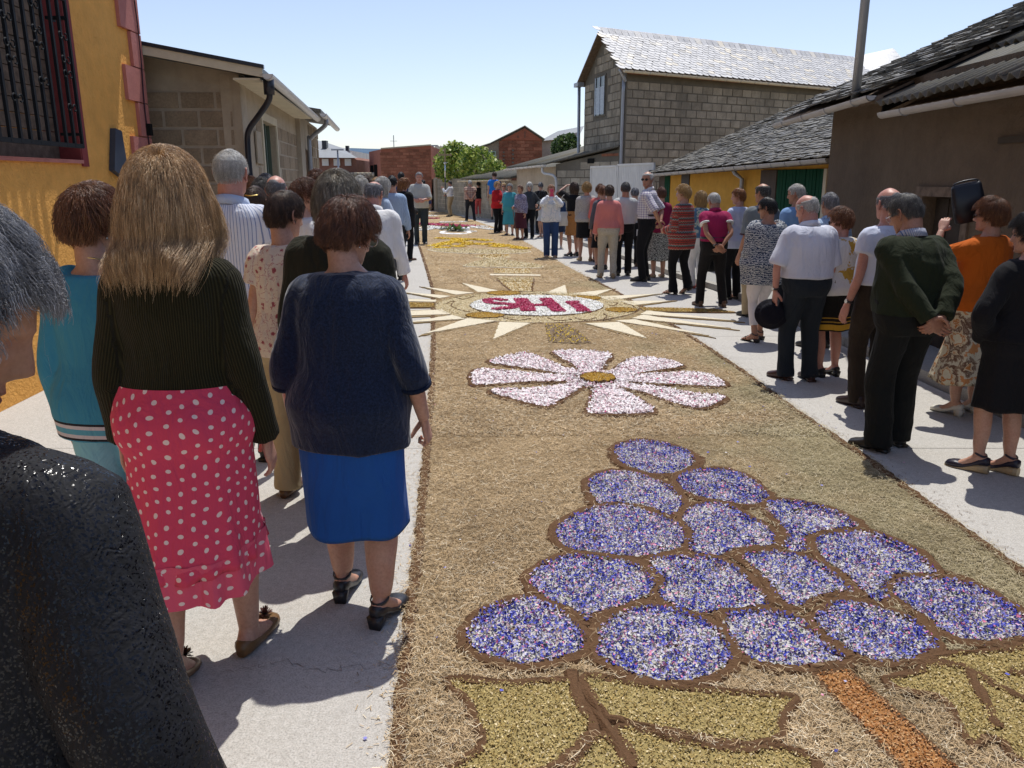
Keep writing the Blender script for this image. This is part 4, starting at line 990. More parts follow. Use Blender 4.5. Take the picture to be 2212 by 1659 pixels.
# ---------------------------------------------------------------- tall block house with bright slate roof
H = empty('tall_block_house'); tag(H, 'two storey concrete block house with pale slate roof behind the white gate', 'house')
C0 = np.array([3.15, 23.3]); D1 = np.array([.862, .507]); D2 = np.array([-.248, 1.]); D2 /= np.linalg.norm(D2)
lw = Wall(C0, C0 + D1*13.5); gw = Wall(C0, C0 + D2*3.5, False)
if lw.n[1] > 0: lw.n = -lw.n
if gw.n[0] > 0: gw.n = -gw.n
ZE, ZA = 4.62, 5.74
lw.slab([(0,0),(11.3,0),(11.3,ZE),(0,ZE)], 'wall', MORTAR_D, H, -.25, 0)
gt = lambda t: ZE + (ZA - ZE) * (1 - abs(t - 1.75) / 1.75)
gw.slab([(.13,0),(3.5,0),(3.5,ZE),(1.75,ZA),(.13,ZE+.08)], 'wall', MORTAR_D, H, -.25, 0)
bw_t0, bw_t1 = gw.sight(1308, 210)[0], gw.sight(1288, 210)[0]; bw_z0, bw_z1 = gw.sight(1300, 248)[1], gw.sight(1300, 166)[1]
if bw_t0 > bw_t1: bw_t0, bw_t1 = bw_t1, bw_t0
blocks(lw, H, .02, 11.2, .02, lambda t: ZE - .17, .40, .225, BLK_B, gap=.022, proud=.014, jit=.005, limit=300)
blocks(gw, H, .02, 3.48, .02, lambda t: gt(t) - .1, .40, .225, BLK_B, gap=.020, proud=.014, jit=.004, holes=[(bw_t0 - .06, bw_t1 + .06, bw_z0 - .04, bw_z1 + .05)], limit=300)
blocks(lw, H, .02, 11.2, ZE - .16, lambda t: ZE + .01, .26, .075, BRICK, name='brick', gap=.012, proud=.016, jit=.003, limit=60)
f = MB(); gw.box(f, bw_t0 - .05, bw_t1 + .05, bw_z0 - .05, bw_z1 + .05, .002, .02); fo = f.build('window_frame', MORTAR_D, H)
f = MB(); gw.box(f, bw_t0, bw_t1, bw_z0, bw_z1, .021, .03); f.build('window_pane', GLASSD, fo)
f = MB(); gw.box(f, bw_t0 + .04, bw_t1 - .04, bw_z0 + .03, bw_z1 - .28, .031, .036); f.build('curtain', CURTAIN, fo)
for k in (0, .47, .93): f = MB(); tk = bw_t0 + (bw_t1-bw_t0)*k; gw.box(f, tk, tk + (bw_t1-bw_t0)*.07, bw_z0, bw_z1, .037, .055); f.build('mullion', CURTAIN, fo)
n3 = np.array([*(-lw.n), 0]); 
halfw = 1.75 * (D2 @ (-lw.n)); slope = (ZA - ZE) / halfw
Sx = n3 + np.array([0, 0, slope]); sl = np.linalg.norm(Sx); Sx /= sl
U3 = np.array([*D1, 0]); O3 = np.array([*(C0 + lw.n*.28 - D1*.35), ZE + .10 - slope*.28])
rl = (halfw + .30) * sl
def rx(p): return D2[:2] @ D1 / max(1e-6, D2 @ (-lw.n))
shear = (D2 @ D1) / (D2 @ (-lw.n))       # the gable is not square to the long wall
S4 = np.array([D2[0], D2[1], 0]) / (D2 @ (-lw.n)) + np.array([0, 0, slope]); S4n = S4 / np.linalg.norm(S4)
rb = MB(); r0 = O3 + (0, 0, -.02); rb.prism([r0, r0 + U3*11.5, r0 + U3*11.5 + S4*(halfw + .28), r0 + S4*(halfw + .28)], (0, 0, -.06)); 
S5 = S4.copy(); S5[2] = -S5[2]; tp_ = r0 + S4*(halfw + .28); rb.prism([tp_, tp_ + U3*11.5, tp_ + U3*11.5 + S5*(halfw + .2), tp_ + S5*(halfw + .2)], (0, 0, -.06)); rb.build('roof_boards', WOODG, H)
Sp = S4 - (S4 @ U3) * U3; Ls = np.linalg.norm(Sp) * (halfw + .28); Spn = Sp / np.linalg.norm(Sp); skew = (S4 @ U3) / np.linalg.norm(Sp)
slates(H, O3 + U3*0, U3, Spn, 51, int(Ls/.155) + 1, .235, .155, SLATE_N, length=.26, th=.007, jit=.03, limit=300, clip=lambda u, v: u > skew*v - .05 and v < Ls)
rc = MB()
for k in range(47):
    p = tp_ + U3*(.05 + k*.24) + np.array([0, 0, .05]); q = MB(); q.prism([p - Spn*.24 - (0,0,.02), p - Spn*.24 + U3*.22 - (0,0,.02), p + U3*.25 + (0,0,.05), p + U3*.03 + (0,0,.05)], (0, 0, .012)); q.build('ridge_slate', SLATE_N, H)
gutter(H, O3 - n3*.06 + (0,0,-.03), O3 + U3*11.5 - n3*.06 + (0,0,-.06), .06, CREAMP, 20)
b = MB(); b.tube(crom([gw.P(-.12, ZE - .05, .25), gw.P(-.10, ZE - .35, .08), gw.P(.05, ZE - .6, .06), gw.P(.05, .3, .06)], 3), .045, 10); b.build('downpipe', GREYM, H, True)
b = MB(); b.tube([gw.P(3.6, ZE - .1, .16), gw.P(3.6, .4, .12)], .05, 10); b.build('downpipe', GREYM, H, True)
b = MB(); gw.box(b, 3.45, 3.85, ZE - .12, ZE, .05, .26); b.build('hopper', GREYM, H)
fb = MB(); q0 = np.array(gw.P(0, ZE + .06, .12)); q1 = np.array(gw.P(1.75, ZA + .08, .12)); q2 = np.array(gw.P(3.8, ZE - .02, .12))
fb.prism([q0, q1, q1 + (0,0,.05), q0 + (0,0,.05)], np.array([*(-gw.n), 0]) * .12); fb.prism([q1, q2, q2 + (0,0,.05), q1 + (0,0,.05)], np.array([*(-gw.n), 0]) * .12); fb.build('verge_slates', SLATE_N, H)

# farther hipped slate roofs
H = empty('hipped_roof_house'); tag(H, 'distant house with bright hipped slate roof behind the flue pipe', 'house')
a_, b_, c_, d_ = [np.array(atY(x, y, Y)) for x, y, Y in ((1790, 135, 46), (1930, 104, 46), (2010, 150, 42), (2110, 118, 46))]
lo = np.array(atY(1780, 215, 42)); lo2 = np.array(atY(1925, 225, 41)); lo3 = np.array(atY(2200, 215, 42))
rr = mk('roof', [lo, lo2, b_, a_], [(0,1,2,3)], m_slate('bright_slate', (.34,.35,.36), .32, .9, .1, False), H)
mk('roof', [lo2, lo3, d_, b_ + (c_-b_)*.45 + (0,0,-.4), b_], [(0,1,2,3,4)], bpy.data.materials['bright_slate'], H)
b = MB(); b.box(lo[0], lo3[0], 42, 50, 0, lo[2]); b.build('wall', RENDER, H)

# ---------------------------------------------------------------- white metal gate
H = empty('metal_gate'); tag(H, 'white ribbed double metal gate leading to the tall block house', 'gate')
w4 = Wall((3.33, 19.05), (2.15, 22.3), False)
if w4.n[0] > 0: w4.n = -w4.n
zt0 = w4.sight(1418, 351)[1]; zt1 = w4.sight(1278, 361)[1]
mid = w4.sight(1335, 400)[0]
for k, (ta, tb_) in enumerate(((.04, mid - .015), (mid + .015, w4.L - .02))):
    lf = empty('gate_leaf'); lf.parent = H
    zz = lambda t: zt0 + (zt1 - zt0) * t / w4.L
    fr = MB(); w4.box(fr, ta, ta + .05, .1, zz(ta), 0, .05); w4.box(fr, tb_ - .05, tb_, .1, zz(tb_), 0, .05); w4.box(fr, ta, tb_, zz(ta) - .05, zz(ta), .001, .049); w4.box(fr, ta, tb_, .1, .15, .001, .049); fr.build('frame', WHITEM, lf)
    n_ = int((tb_ - ta - .1) / .09)
    for j in range(n_):
        t0_ = ta + .05 + j * (tb_ - ta - .1) / n_; q = MB(); w4.box(q, t0_ + .006, t0_ + (tb_-ta-.1)/n_ - .006, .15, zz(ta) - .05, .012, .034); q.build('panel_strip', WHITEM, lf)
    q = MB(); w4.box(q, ta + .05, tb_ - .05, .15, zz(ta) - .05, .004, .012); q.build('backing_sheet', WHITEM, lf)

# ---------------------------------------------------------------- sheds and walls along the far pavement
H = empty('block_shed'); tag(H, 'block shed with corrugated roof and white downpipe left of the white gate', 'shed')
s1 = Wall((3.12, 23.45), (1.38, 26.0)); s2 = Wall((1.38, 26.0), (.18, 32.0))
for w_ in (s1, s2):
    if w_.n[0] > 0: w_.n = -w_.n
zs = lambda t: 2.50 - (2.50 - 2.12) * t / s1.L
s1.slab([(0,0),(s1.L,0),(s1.L,zs(s1.L)),(0,zs(0))], 'wall', MORTAR_D, H, -.25, 0)
s2.slab([(0,0),(s2.L,0),(s2.L,2.05),(0,2.05)], 'wall', RENDER, H, -.25, 0)
blocks(s1, H, .02, s1.L, .1, lambda t: zs(t) - .12, .46, .23, BLK_W, gap=.018, proud=.012, limit=120)
blocks(s1, H, .1, s1.L * .55, 2.30, lambda t: zs(t) - .02, .26, .09, BRICK, name='brick', proud=.02, limit=60)
q = MB(); s1.box(q, 1.2, 1.5, 2.12, 2.26, .02, .03); q.build('vent_hole', DARK, H)
q = MB(); td = s2.sight(1160, 420)[0]; s2.box(q, td - .5, td + .5, .05, s2.sight(1160, 398)[1], .002, .02); q.build('door_frame', WOODG, H)
q = MB(); s2.box(q, td - .42, td + .42, .05, s2.sight(1160, 400)[1], .021, .03); q.build('door', RENDER, H)
A_, B_ = np.array(s2.P(-.1, 2.13, .35)), np.array(s2.P(s2.L + .3, 2.10, .35)); U_ = (B_ - A_) / np.linalg.norm(B_ - A_); Sd = np.array([-s2.n[0], -s2.n[1], .26]); Sd /= np.linalg.norm(Sd)
for k in range(5): corrug(H, A_ + U_ * k * 1.28 + (0,0,.01*(k % 2)), U_, Sd, 1.30, 4.2, .17, .03)
rb = MB(); rb.prism([s1.P(.0, zs(0) + .05, .15), s1.P(s1.L + .1, zs(s1.L) + .04, .15), s1.P(s1.L + .1, zs(s1.L) + .06, -2.5), s1.P(.4, zs(0) + .06, -1.5)], (0, 0, .05)); rb.build('roof', FIBRO, H)
gutter(H, s2.P(-.2, 2.10, .40), s2.P(s2.L + .4, 2.04, .40), .055, WHITEM, 10)
b = MB(); b.tube(crom([s2.P(.2, 2.02, .38), s2.P(.15, 1.85, .36), s2.P(-.3, 1.7, .08), s2.P(-.3, .9, .08)], 4), .04, 10); b.build('downpipe', WHITEM, H, True)

H = empty('low_shed'); tag(H, 'low pale shed with corrugated roof behind the people standing far off on the pavement', 'shed')
s3 = Wall((.22, 32.2), (-2.05, 38.0)); 
if s3.n[0] > 0: s3.n = -s3.n
b = MB(); s3.box(b, 0, s3.L, 0, 1.62, -.25, 0); b.build('wall', MORTAR, H)
blocks(s3, H, .02, s3.L, .02, lambda t: 1.62, .42, .21, BLK_W, gap=.012, proud=.008, limit=140)
A_, B_ = np.array(s3.P(-.2, 1.72, .35)), np.array(s3.P(s3.L + .2, 1.68, .35)); U_ = (B_ - A_) / np.linalg.norm(B_ - A_); Sd = np.array([-s3.n[0], -s3.n[1], .22]); Sd /= np.linalg.norm(Sd)
for k in range(5): corrug(H, A_ + U_ * k * 1.28, U_, Sd, 1.3, 3.4, .2, .035)
gutter(H, s3.P(-.2, 1.66, .4), s3.P(s3.L + .2, 1.60, .4), .06, CREAMP, 8)
# faint painted letter R on the wall
tl, zl = s3.sight(1051, 412); pm = simple('grey_lettering', (.12,.11,.10), .9)
q = MB()
for (a0_, b0_, a1_, b1_) in ((0,0,.05,.55),(0,.5,.3,.55),(.27,.3,.32,.55),(0,.27,.3,.32)): s3.box(q, tl - a1_, tl - a0_, zl - .25 + b0_, zl - .25 + b1_, .009, .013)
q.hexa([s3.P(tl - .10, zl + .02, .009), s3.P(tl - .16, zl + .02, .009), s3.P(tl - .33, zl - .25, .009), s3.P(tl - .27, zl - .25, .009), s3.P(tl - .10, zl + .02, .013), s3.P(tl - .16, zl + .02, .013), s3.P(tl - .33, zl - .25, .013), s3.P(tl - .27, zl - .25, .013)])
q.build('letter_r', pm, H)

H = empty('block_wall'); tag(H, 'weathered concrete block garden wall below the leafy vine', 'wall')
s4 = Wall((-2.1, 38.1), (-4.6, 46.0))
if s4.n[0] > 0: s4.n = -s4.n
b = MB(); s4.box(b, 0, s4.L, 0, 1.70, -.2, 0); b.build('wall_core', MORTAR, H)
blocks(s4, H, .02, s4.L, .02, lambda t: 1.72, .42, .21, BLK_B, gap=.018, proud=.012, limit=180)
q = MB(); tp = s4.sight(944, 420)[0]; s4.box(q, tp - .2, tp + .2, 0, 1.76, .013, .12); q.build('pillar', RENDER, H)
H = empty('coping_wall'); tag(H, 'far grey block wall with pale scalloped coping before the brick warehouse', 'wall')
s5 = Wall((-5.2, 47.5), (-13.0, 50.5)); 
if s5.n[1] > 0: s5.n = -s5.n
b = MB(); s5.box(b, 0, s5.L, 0, 1.9, -.2, 0); b.build('wall_core', MORTAR_D, H)
blocks(s5, H, .02, s5.L, .02, lambda t: 1.9, .45, .22, BLK_B, gap=.02, proud=.012, limit=160)
for k in range(int(s5.L / .3)): q = MB(); q.tube([s5.P(k*.3 + .15, 1.96, -.28), s5.P(k*.3 + .15, 1.96, .1)], .12, 8); q.build('coping_tile', BLK_W, H, True)
q = MB(); s5.box(q, .05, .9, 1.95, 2.7, -.05, .0); o = q.build('green_panel', simple('pale_green_panel', (.25,.32,.28), .7), H)

# distant brick gable house
def gable(name, label, Y, pts, wallm, roofm, cat='house', depth=9, brick=None):
    """pts: outline (x,y) pixels -> polygon in the plane Y; extruded away"""
    H = empty(name); tag(H, label, cat); P = [atY(x, y, Y) for x, y in pts]; P = [(p[0], p[1], 0.0 if q_[1] >= 400 else p[2]) for p, q_ in zip(P, pts)]
    b = MB(); b.prism(P, (0, depth, 0)); b.build('wall', wallm, H); return H, P
H, P = gable('brick_gable_house', 'red brick gable house with corrugated roof and pale green window behind the vine', 48, [(985,430),(985,336),(1060,312),(1133.6,275),(1170,299.6),(1173,430)], m_plaster('brown_render', (.33,.27,.20)), FIBRO)
ap, rt, lf_, lm = P[3], P[4], P[1], P[2]
f = MB(); q = [atY(x, y, 47.96) for x, y in ((1078,362),(1078,305),(1100,298),(1171,303),(1171,362))]; f.prism(q, (0, .035, 0)); bo = f.build('brick_face', m_plaster('brick_wash', (.36,.125,.075), (.7,.65,.6), .3), H)
bb = Wall((q[0][0], 47.95), (q[4][0], 47.95)); bb.n = np.array([0, -1.])
blocks(bb, H, 0, bb.L, 1.0, lambda t: 3.95, .5, .19, BRICK, name='brick', gap=.02, proud=.012, limit=220)
f = MB(); q = [atY(x, y, 47.90) for x, y in ((1082,303),(1133.6,277),(1168,299.5),(1171,304),(1100,301))]; f.prism(q, (0, .05, 0)); f.build('upper_gable', bpy.data.materials['brick_wash'], H)
for (xa, ya, xb, yb) in ((1086,323,1090,362),(1106,318,1110,362),(1133,283,1135,297),(1118,293,1120,298)):
    a_, b_ = atY(xa, ya, 47.86), atY(xb, yb, 47.86)
    for j in range(5): q = MB(); zz_ = b_[2] + (a_[2]-b_[2]) * j/5; q.box(a_[0], b_[0], 47.84, 47.9, zz_, zz_ + (a_[2]-b_[2])*.09); q.build('toothed_brick', MORTAR_D, H)
W0, W1 = atY(1054, 355, 47.9), atY(1071, 327, 47.9); f = MB(); f.box(W0[0], W1[0], 47.85, 47.98, W0[2], W1[2]); fo = f.build('window_frame', simple('mint_paint', (.42,.55,.45), .6), H)
for i in range(2):
    for j in range(3):
        f = MB(); ww, hh = (W1[0]-W0[0])/2, (W1[2]-W0[2])/3; f.box(W0[0] + i*ww + .04, W0[0] + (i+1)*ww - .04, 47.83, 47.86, W0[2] + j*hh + .04, W0[2] + (j+1)*hh - .04); f.build('window_pane', GLASSD, fo)
for A_, B_ in ((lf_, lm), (lm, ap), (rt, ap)):
    A_, B_ = np.array(A_), np.array(B_); d_ = B_ - A_; Ld = np.linalg.norm(d_); e_ = d_ / Ld
    corrug(H, A_ + (0, -.25, .05) - e_*.2, (0, 1, 0), e_, 9.5, Ld + .22, .3, .04, name='roof_sheet')
H, P = gable('brick_warehouse', 'long low red brick warehouse with flat parapet at the end of the street', 45, [(823,400),(823,322.5),(930.5,314.5),(932,400)], m_plaster('brick_wash_dark', (.34,.125,.08), (.65,.6,.6), .4), FIBRO, 'warehouse', 12)
bb = Wall((P[0][0], 44.99), (P[3][0], 44.99)); bb.n = np.array([0, -1.]); blocks(bb, H, 0, bb.L, 1.5, lambda t: P[1][2] + (P[2][2]-P[1][2])*t/bb.L - .05, .36, .16, BRICK, name='brick', gap=.018, proud=.008, limit=150)
b = MB(); A_ = P[1]; B_ = atY(797, 328, 53); b.prism([(A_[0]-.001, 45.01, 0), (B_[0], 53, 0), (B_[0], 53, B_[2]), (A_[0]-.001, 45.01, A_[2])], (.2, 0, 0)); b.build('side_wall', bpy.data.materials['brick_wash_dark'], H)
for (x, y) in ((806, 336), (814, 336)):
    t_ = (x - 797) / 26; X = B_[0] + (A_[0]-B_[0])*t_; Y = 53 - 8*t_; b = MB(); b.box(X - .16, X + .02, Y - .15, Y + .15, 1.6, 2.5); b.build('slit_window', DARK, H)
cp = MB(); cp.prism([(P[1][0], 44.9, P[1][2]), (P[2][0], 44.9, P[2][2]), (P[2][0], 44.9, P[2][2] + .07), (P[1][0], 44.9, P[1][2] + .07)], (0, .4, 0)); cp.build('coping', RENDER, H)
H, P = gable('pale_rear_house', 'pale rendered house with grey roof seen between the brick gable and the tall block house', 56, [(1171,400),(1171,305),(1250,285),(1250,400)], m_plaster('pale_render', (.52,.44,.38)), FIBRO)
r_ = [np.array(atY(x, y, Y)) for x, y, Y in ((1164,305,55.5),(1250,296,55.5),(1262,272,60),(1205,283,60))]
mk('roof', r_, [(0,1,2,3)], m_slate('grey_slate_far', (.24,.25,.25), .5, .5, .1, False), H)
f = MB(); a_, b_ = atY(1197,350,55.9), atY(1213,318,55.9); f.box(a_[0], b_[0], 55.8, 55.95, a_[2], b_[2]); f.build('white_pier', WHITEM, H)
# grey roofed brick house and white neighbour beyond the lean-to
H, P = gable('grey_roof_house', 'brick house with grey hipped roof and white shutters behind the left crowd', 50, [(640,400),(640,339),(762,339),(770,345),(770,400)], m_plaster('brick_wash_soft', (.30,.15,.11)), FIBRO)
r_ = [np.array(atY(x, y, Y)) for x, y, Y in ((630,340,49.4),(772,341,49.4),(735,318,54),(700,306,56),(630,290,56))]
mk('roof', r_, [(0,1,2,3,4)], bpy.data.materials['grey_slate_far'], H)
for x in (703, 728, 752): f = MB(); a_, b_ = atY(x-6.5,358,49.95), atY(x+6.5,343,49.95); f.box(a_[0], b_[0], 49.88, 49.97, a_[2], b_[2]); f.build('white_shutter', WHITEM, H)
for x, y0, y1, w_ in ((703,328,304,4), (716,336,325,5)): f = MB(); a_, b_ = atY(x-w_,y0+8,52), atY(x+w_,y1,52); f.box(a_[0], b_[0], 51.7, 52.2, a_[2], b_[2]); f.build('chimney', BLACKPIPE, H)
H, P = gable('white_house', 'small white house with grey hip roof and black chimney left of the brick warehouse', 58, [(727,400),(727,322),(757,325),(757,400)], m_plaster('white_render', (.62,.60,.56)), FIBRO)
r_ = [np.array(atY(x, y, Y)) for x, y, Y in ((722,322,57.5),(760,332,57.5),(755,322,61),(735,318,61))]; mk('roof', r_, [(0,1,2,3)], bpy.data.materials['grey_slate_far'], H)
f = MB(); a_, b_ = atY(748,334,57),atY(754,315,57); f.box(a_[0], b_[0], 56.8, 57.1, a_[2], b_[2]); f.build('chimney', BLACKPIPE, H)
H, P = gable('blue_warehouse', 'far blue warehouse with white roof between the white house and brick warehouse', 85, [(756,400),(756,347),(800,347),(800,400)], simple('blue_cladding', (.10,.15,.23), .6), WHITEM, 'warehouse', 20)
r_ = [np.array(atY(x, y, Y)) for x, y, Y in ((753,348,84.5),(802,348,84.5),(802,338,96),(753,337,96))]; mk('roof', r_, [(0,1,2,3)], WHITEM, H)
H, P = gable('small_tin_shed', 'low tin roofed shed right of the brick warehouse', 62, [(930,400),(930,350),(960,350),(960,400)], RENDER, FIBRO, 'shed', 6)
A_ = np.array(atY(928, 352, 61.7)); corrug(H, A_, (1, 0, 0), (0, .96, .28), 1.8, 5, .2, .04, name='roof_sheet')
# street lamps far off
def lamp(x, y, Y, label):
    H = empty('street_lamp'); t_ = atY(x, y, Y); H.location = (t_[0], Y, 0); tag(H, label, 'street lamp', 'far street lamps')
    b = MB(); b.tube([(0,0,0),(0,0,t_[2])], [.07,.045], 8); b.build('post', GREYM, H, True)
    b = MB(); b.box(-.35, .35, -.1, .1, t_[2], t_[2] + .09); b.build('lamp_head', GREYM, H)
lamp(929.5+6, 316, 60, 'thin grey street lamp just right of the brick warehouse')
lamp(729, 325, 48, 'thin grey street lamp before the grey roofed house')
lamp(745, 329, 56, 'thin grey street lamp before the small white house')
b = MB(); t_ = atY(850, 292, 60); b.tube([(t_[0], 60, 2), t_], .03, 6); b.tube([(t_[0]-.25, 60, t_[2]-.4), (t_[0]+.25, 60, t_[2]-.4)], .02, 5); o = b.build('antenna', GREYM); tag(o, 'thin mast aerial rising behind the brick warehouse', 'antenna')

# ---------------------------------------------------------------- hills
Yh = 2600; V = []; n_ = 90
for i in range(n_ + 1):
    px = -600 + i * 3400 / n_; bx = 332 - 12*math.exp(-((px-900)/160)**2) + 5*math.sin(px/70) + 3*math.sin(px/31) + max(0, (abs(px-900)-300)/60)
    bx = min(bx, 372); p = atY(px, bx, Yh); V += [(p[0], Yh, p[2]), (p[0]*.7, Yh*.7, -2)]
F = [(2*i, 2*i+1, 2*i+3, 2*i+2) for i in range(n_)]
o = mk('hills', V, F, simple('haze_tinted_hills', (.09,.14,.20), .95, .05, nscale=.01)); tag(o, kind='structure')  # blue of distant haze put into the base colour

# ---------------------------------------------------------------- plants
def m_leaf(name, stops):
    m = M_(name); g = m.n('NewGeometry'); oi = m.n('ObjectInfo')
    m.base(m.ramp(g.outputs['Random Per Island'], stops)).rough(.5, .35)
    tr = m.n('BsdfTranslucent'); m.l(m.p.inputs['Base Color'].links[0].from_socket, tr.inputs[0]); mx_ = m.n('MixShader'); mx_.inputs[0].default_value = .3
    out = m.nt.nodes['Material Output']; m.l(m.p.outputs[0], mx_.inputs[1]); m.l(tr.outputs[0], mx_.inputs[2]); m.l(mx_.outputs[0], out.inputs[0]); return m.m
LEAF_Y = m_leaf('vine_leaves', [(0,(.06,.12,.02)),(.35,(.17,.26,.04)),(.7,(.34,.42,.07)),(.92,(.50,.52,.14)),(1,(.04,.07,.02))])
LEAF_D = m_leaf('dark_leaves', [(0,(.02,.05,.012)),(.5,(.05,.10,.02)),(.85,(.11,.17,.05)),(1,(.3,.33,.22))])
def bush(name, label, cat, lobes, n, size, mat, stems=()):
    H = empty(name); tag(H, label, cat); P = []
    for (c_, r_) in lobes:
        m_ = int(n * r_[0]*r_[2] / sum(l[1][0]*l[1][2] for l in lobes)); d = RS.normal(0, 1, (m_, 3)); d /= np.linalg.norm(d, axis=1)[:, None]
        rad = RS.uniform(.45, 1.12, m_) ** .6; P.append(np.array(c_) + d * rad[:, None] * np.array(r_))
    P = np.concatenate(P); P = P[P[:, 2] > .1]; n = len(P); s = size * RS.uniform(.5, 1.3, n)
    a_ = RS.normal(0, 1, (n, 3)); a_ /= np.linalg.norm(a_, axis=1)[:, None]; b_ = np.cross(a_, RS.normal(0, 1, (n, 3))); b_ /= np.linalg.norm(b_, axis=1)[:, None]
    A_ = a_ * s[:, None]*.5; B_ = b_ * s[:, None]*.4
    V = np.stack([P - A_, P - B_, P + A_, P + B_ + A_*.2], 1).reshape(-1, 3); F = np.arange(n)[:, None]*4 + np.array([[0,1,2,3]])
    me = fast_mesh('foliage', V, F); me.materials.append(mat); tag(link(bpy.data.objects.new('foliage', me), H), kind='stuff')
    for st in stems: b = MB(); b.tube(crom(st, 3), np.linspace(.06, .02, len(crom(st, 3))), 7); b.build('stem', WOODG, H, True)
    return H
c1, c2, c3, c4 = atY(985, 352, 41.2), atY(1030, 355, 39.5), atY(1062, 365, 38), atY(965, 358, 42.5)
bush('grape_vine', 'bright green leafy vine spilling over the block garden wall', 'vine', [(c1, (.95,.8,1.0)), (c2, (.95,.8,.85)), (c3, (.65,.6,.45)), (c4, (.7,.6,.75)), (atY(978,330,41.2), (.4,.4,.5)), (atY(1012,338,40.5), (.5,.4,.4)), (atY(1078,374,37.6), (.4,.4,.25))], 5200, .17, LEAF_Y,
     [[(c1[0], c1[1]+.6, 0), (c1[0]+.1, c1[1]+.4, 1.2), c1], [(c2[0], c2[1]+.5, 0), (c2[0]-.1, c2[1]+.3, 1.2), c2]])
c1, c2 = atY(1222, 318, 38), atY(1208, 325, 38.4)
bush('magnolia_tree', 'dark glossy leaved tree against the left side of the tall block house', 'tree', [(c1, (.65,.8,.55)), (c2, (.35,.5,.4)), (atY(1232,300,38), (.3,.4,.25))], 2200, .16, LEAF_D, [[(c1[0], 38.2, 0), (c1[0]+.05, 38.1, 1.5), c1]])
# dry grass tuft at the foot of the far wall
n_ = 700; gx = RS.uniform(-5.6, -4.5, n_); gy = 44.5 + RS.uniform(-1.5, 1.5, n_); h_ = RS.uniform(.15, .55, n_); V = np.stack([np.stack([gx-.02, gy, gx*0], 1), np.stack([gx+.02, gy, gx*0], 1), np.stack([gx+RS.normal(0,.12,n_), gy, h_], 1)], 1).reshape(-1, 3)
o = mk('dry_grass', V, np.arange(n_)[:, None]*3 + np.array([[0,1,2]]), STRAW); tag(o, 'dry golden grass growing at the foot of the far wall', 'grass', kind='stuff')
# ================================================================== PEOPLE
def m_skin(name, c):
    m = M_(name); co = m.co(); n1 = m.noise(co, 14, 4, .6); n2 = m.noise(co, 90, 3, .7)
    cc = m.mix(m.ramp(n1, [(.35, (0,0,0)), (.7, (.55,.55,.55))]), c, (c[0]*.9, c[1]*.68, c[2]*.62))
    cc = m.mix(1, cc, m.ramp(n2, [(.25, (.84,.80,.78)), (.6, (1.05,1.05,1.05))]), 'MULTIPLY')
    at = m.n('Attribute'); at.attribute_name = 'tint'
    cc = m.mix(at.outputs['Fac'], cc, (c[0]*.62, c[1]*.30, c[2]*.28))
    m.base(cc).rough(.48, .4); m.bump(n2, .12, .004)
    try:
        m.p.inputs['Subsurface Weight'].default_value = .12; m.p.inputs['Subsurface Radius'].default_value = (.012, .005, .003); m.p.inputs['Subsurface Scale'].default_value = 1.0
    except Exception: pass
    return m.m
SKIN = [m_skin('skin_fair', (.52,.31,.225)), m_skin('skin_tan', (.42,.225,.145)), m_skin('skin_rosy', (.50,.26,.20))]
EYE = simple('dark_eyes', (.02,.015,.012), .2, .6); LENS = simple('dark_lens', (.01,.01,.012), .1, .8)
GOLDM = simple('gold_metal', (.75,.55,.2), .25, .5, 1.0); SILVER = simple('silver_metal', (.7,.7,.7), .25, .5, 1.0)
LEATHER = {}
def leather(c):
    k = tuple(c)
    if k not in LEATHER: LEATHER[k] = simple('shoe_leather', c, .38, .5, var=.15, nscale=20, bump=.1, bscale=80)
    return LEATHER[k]
CLOTH = {}
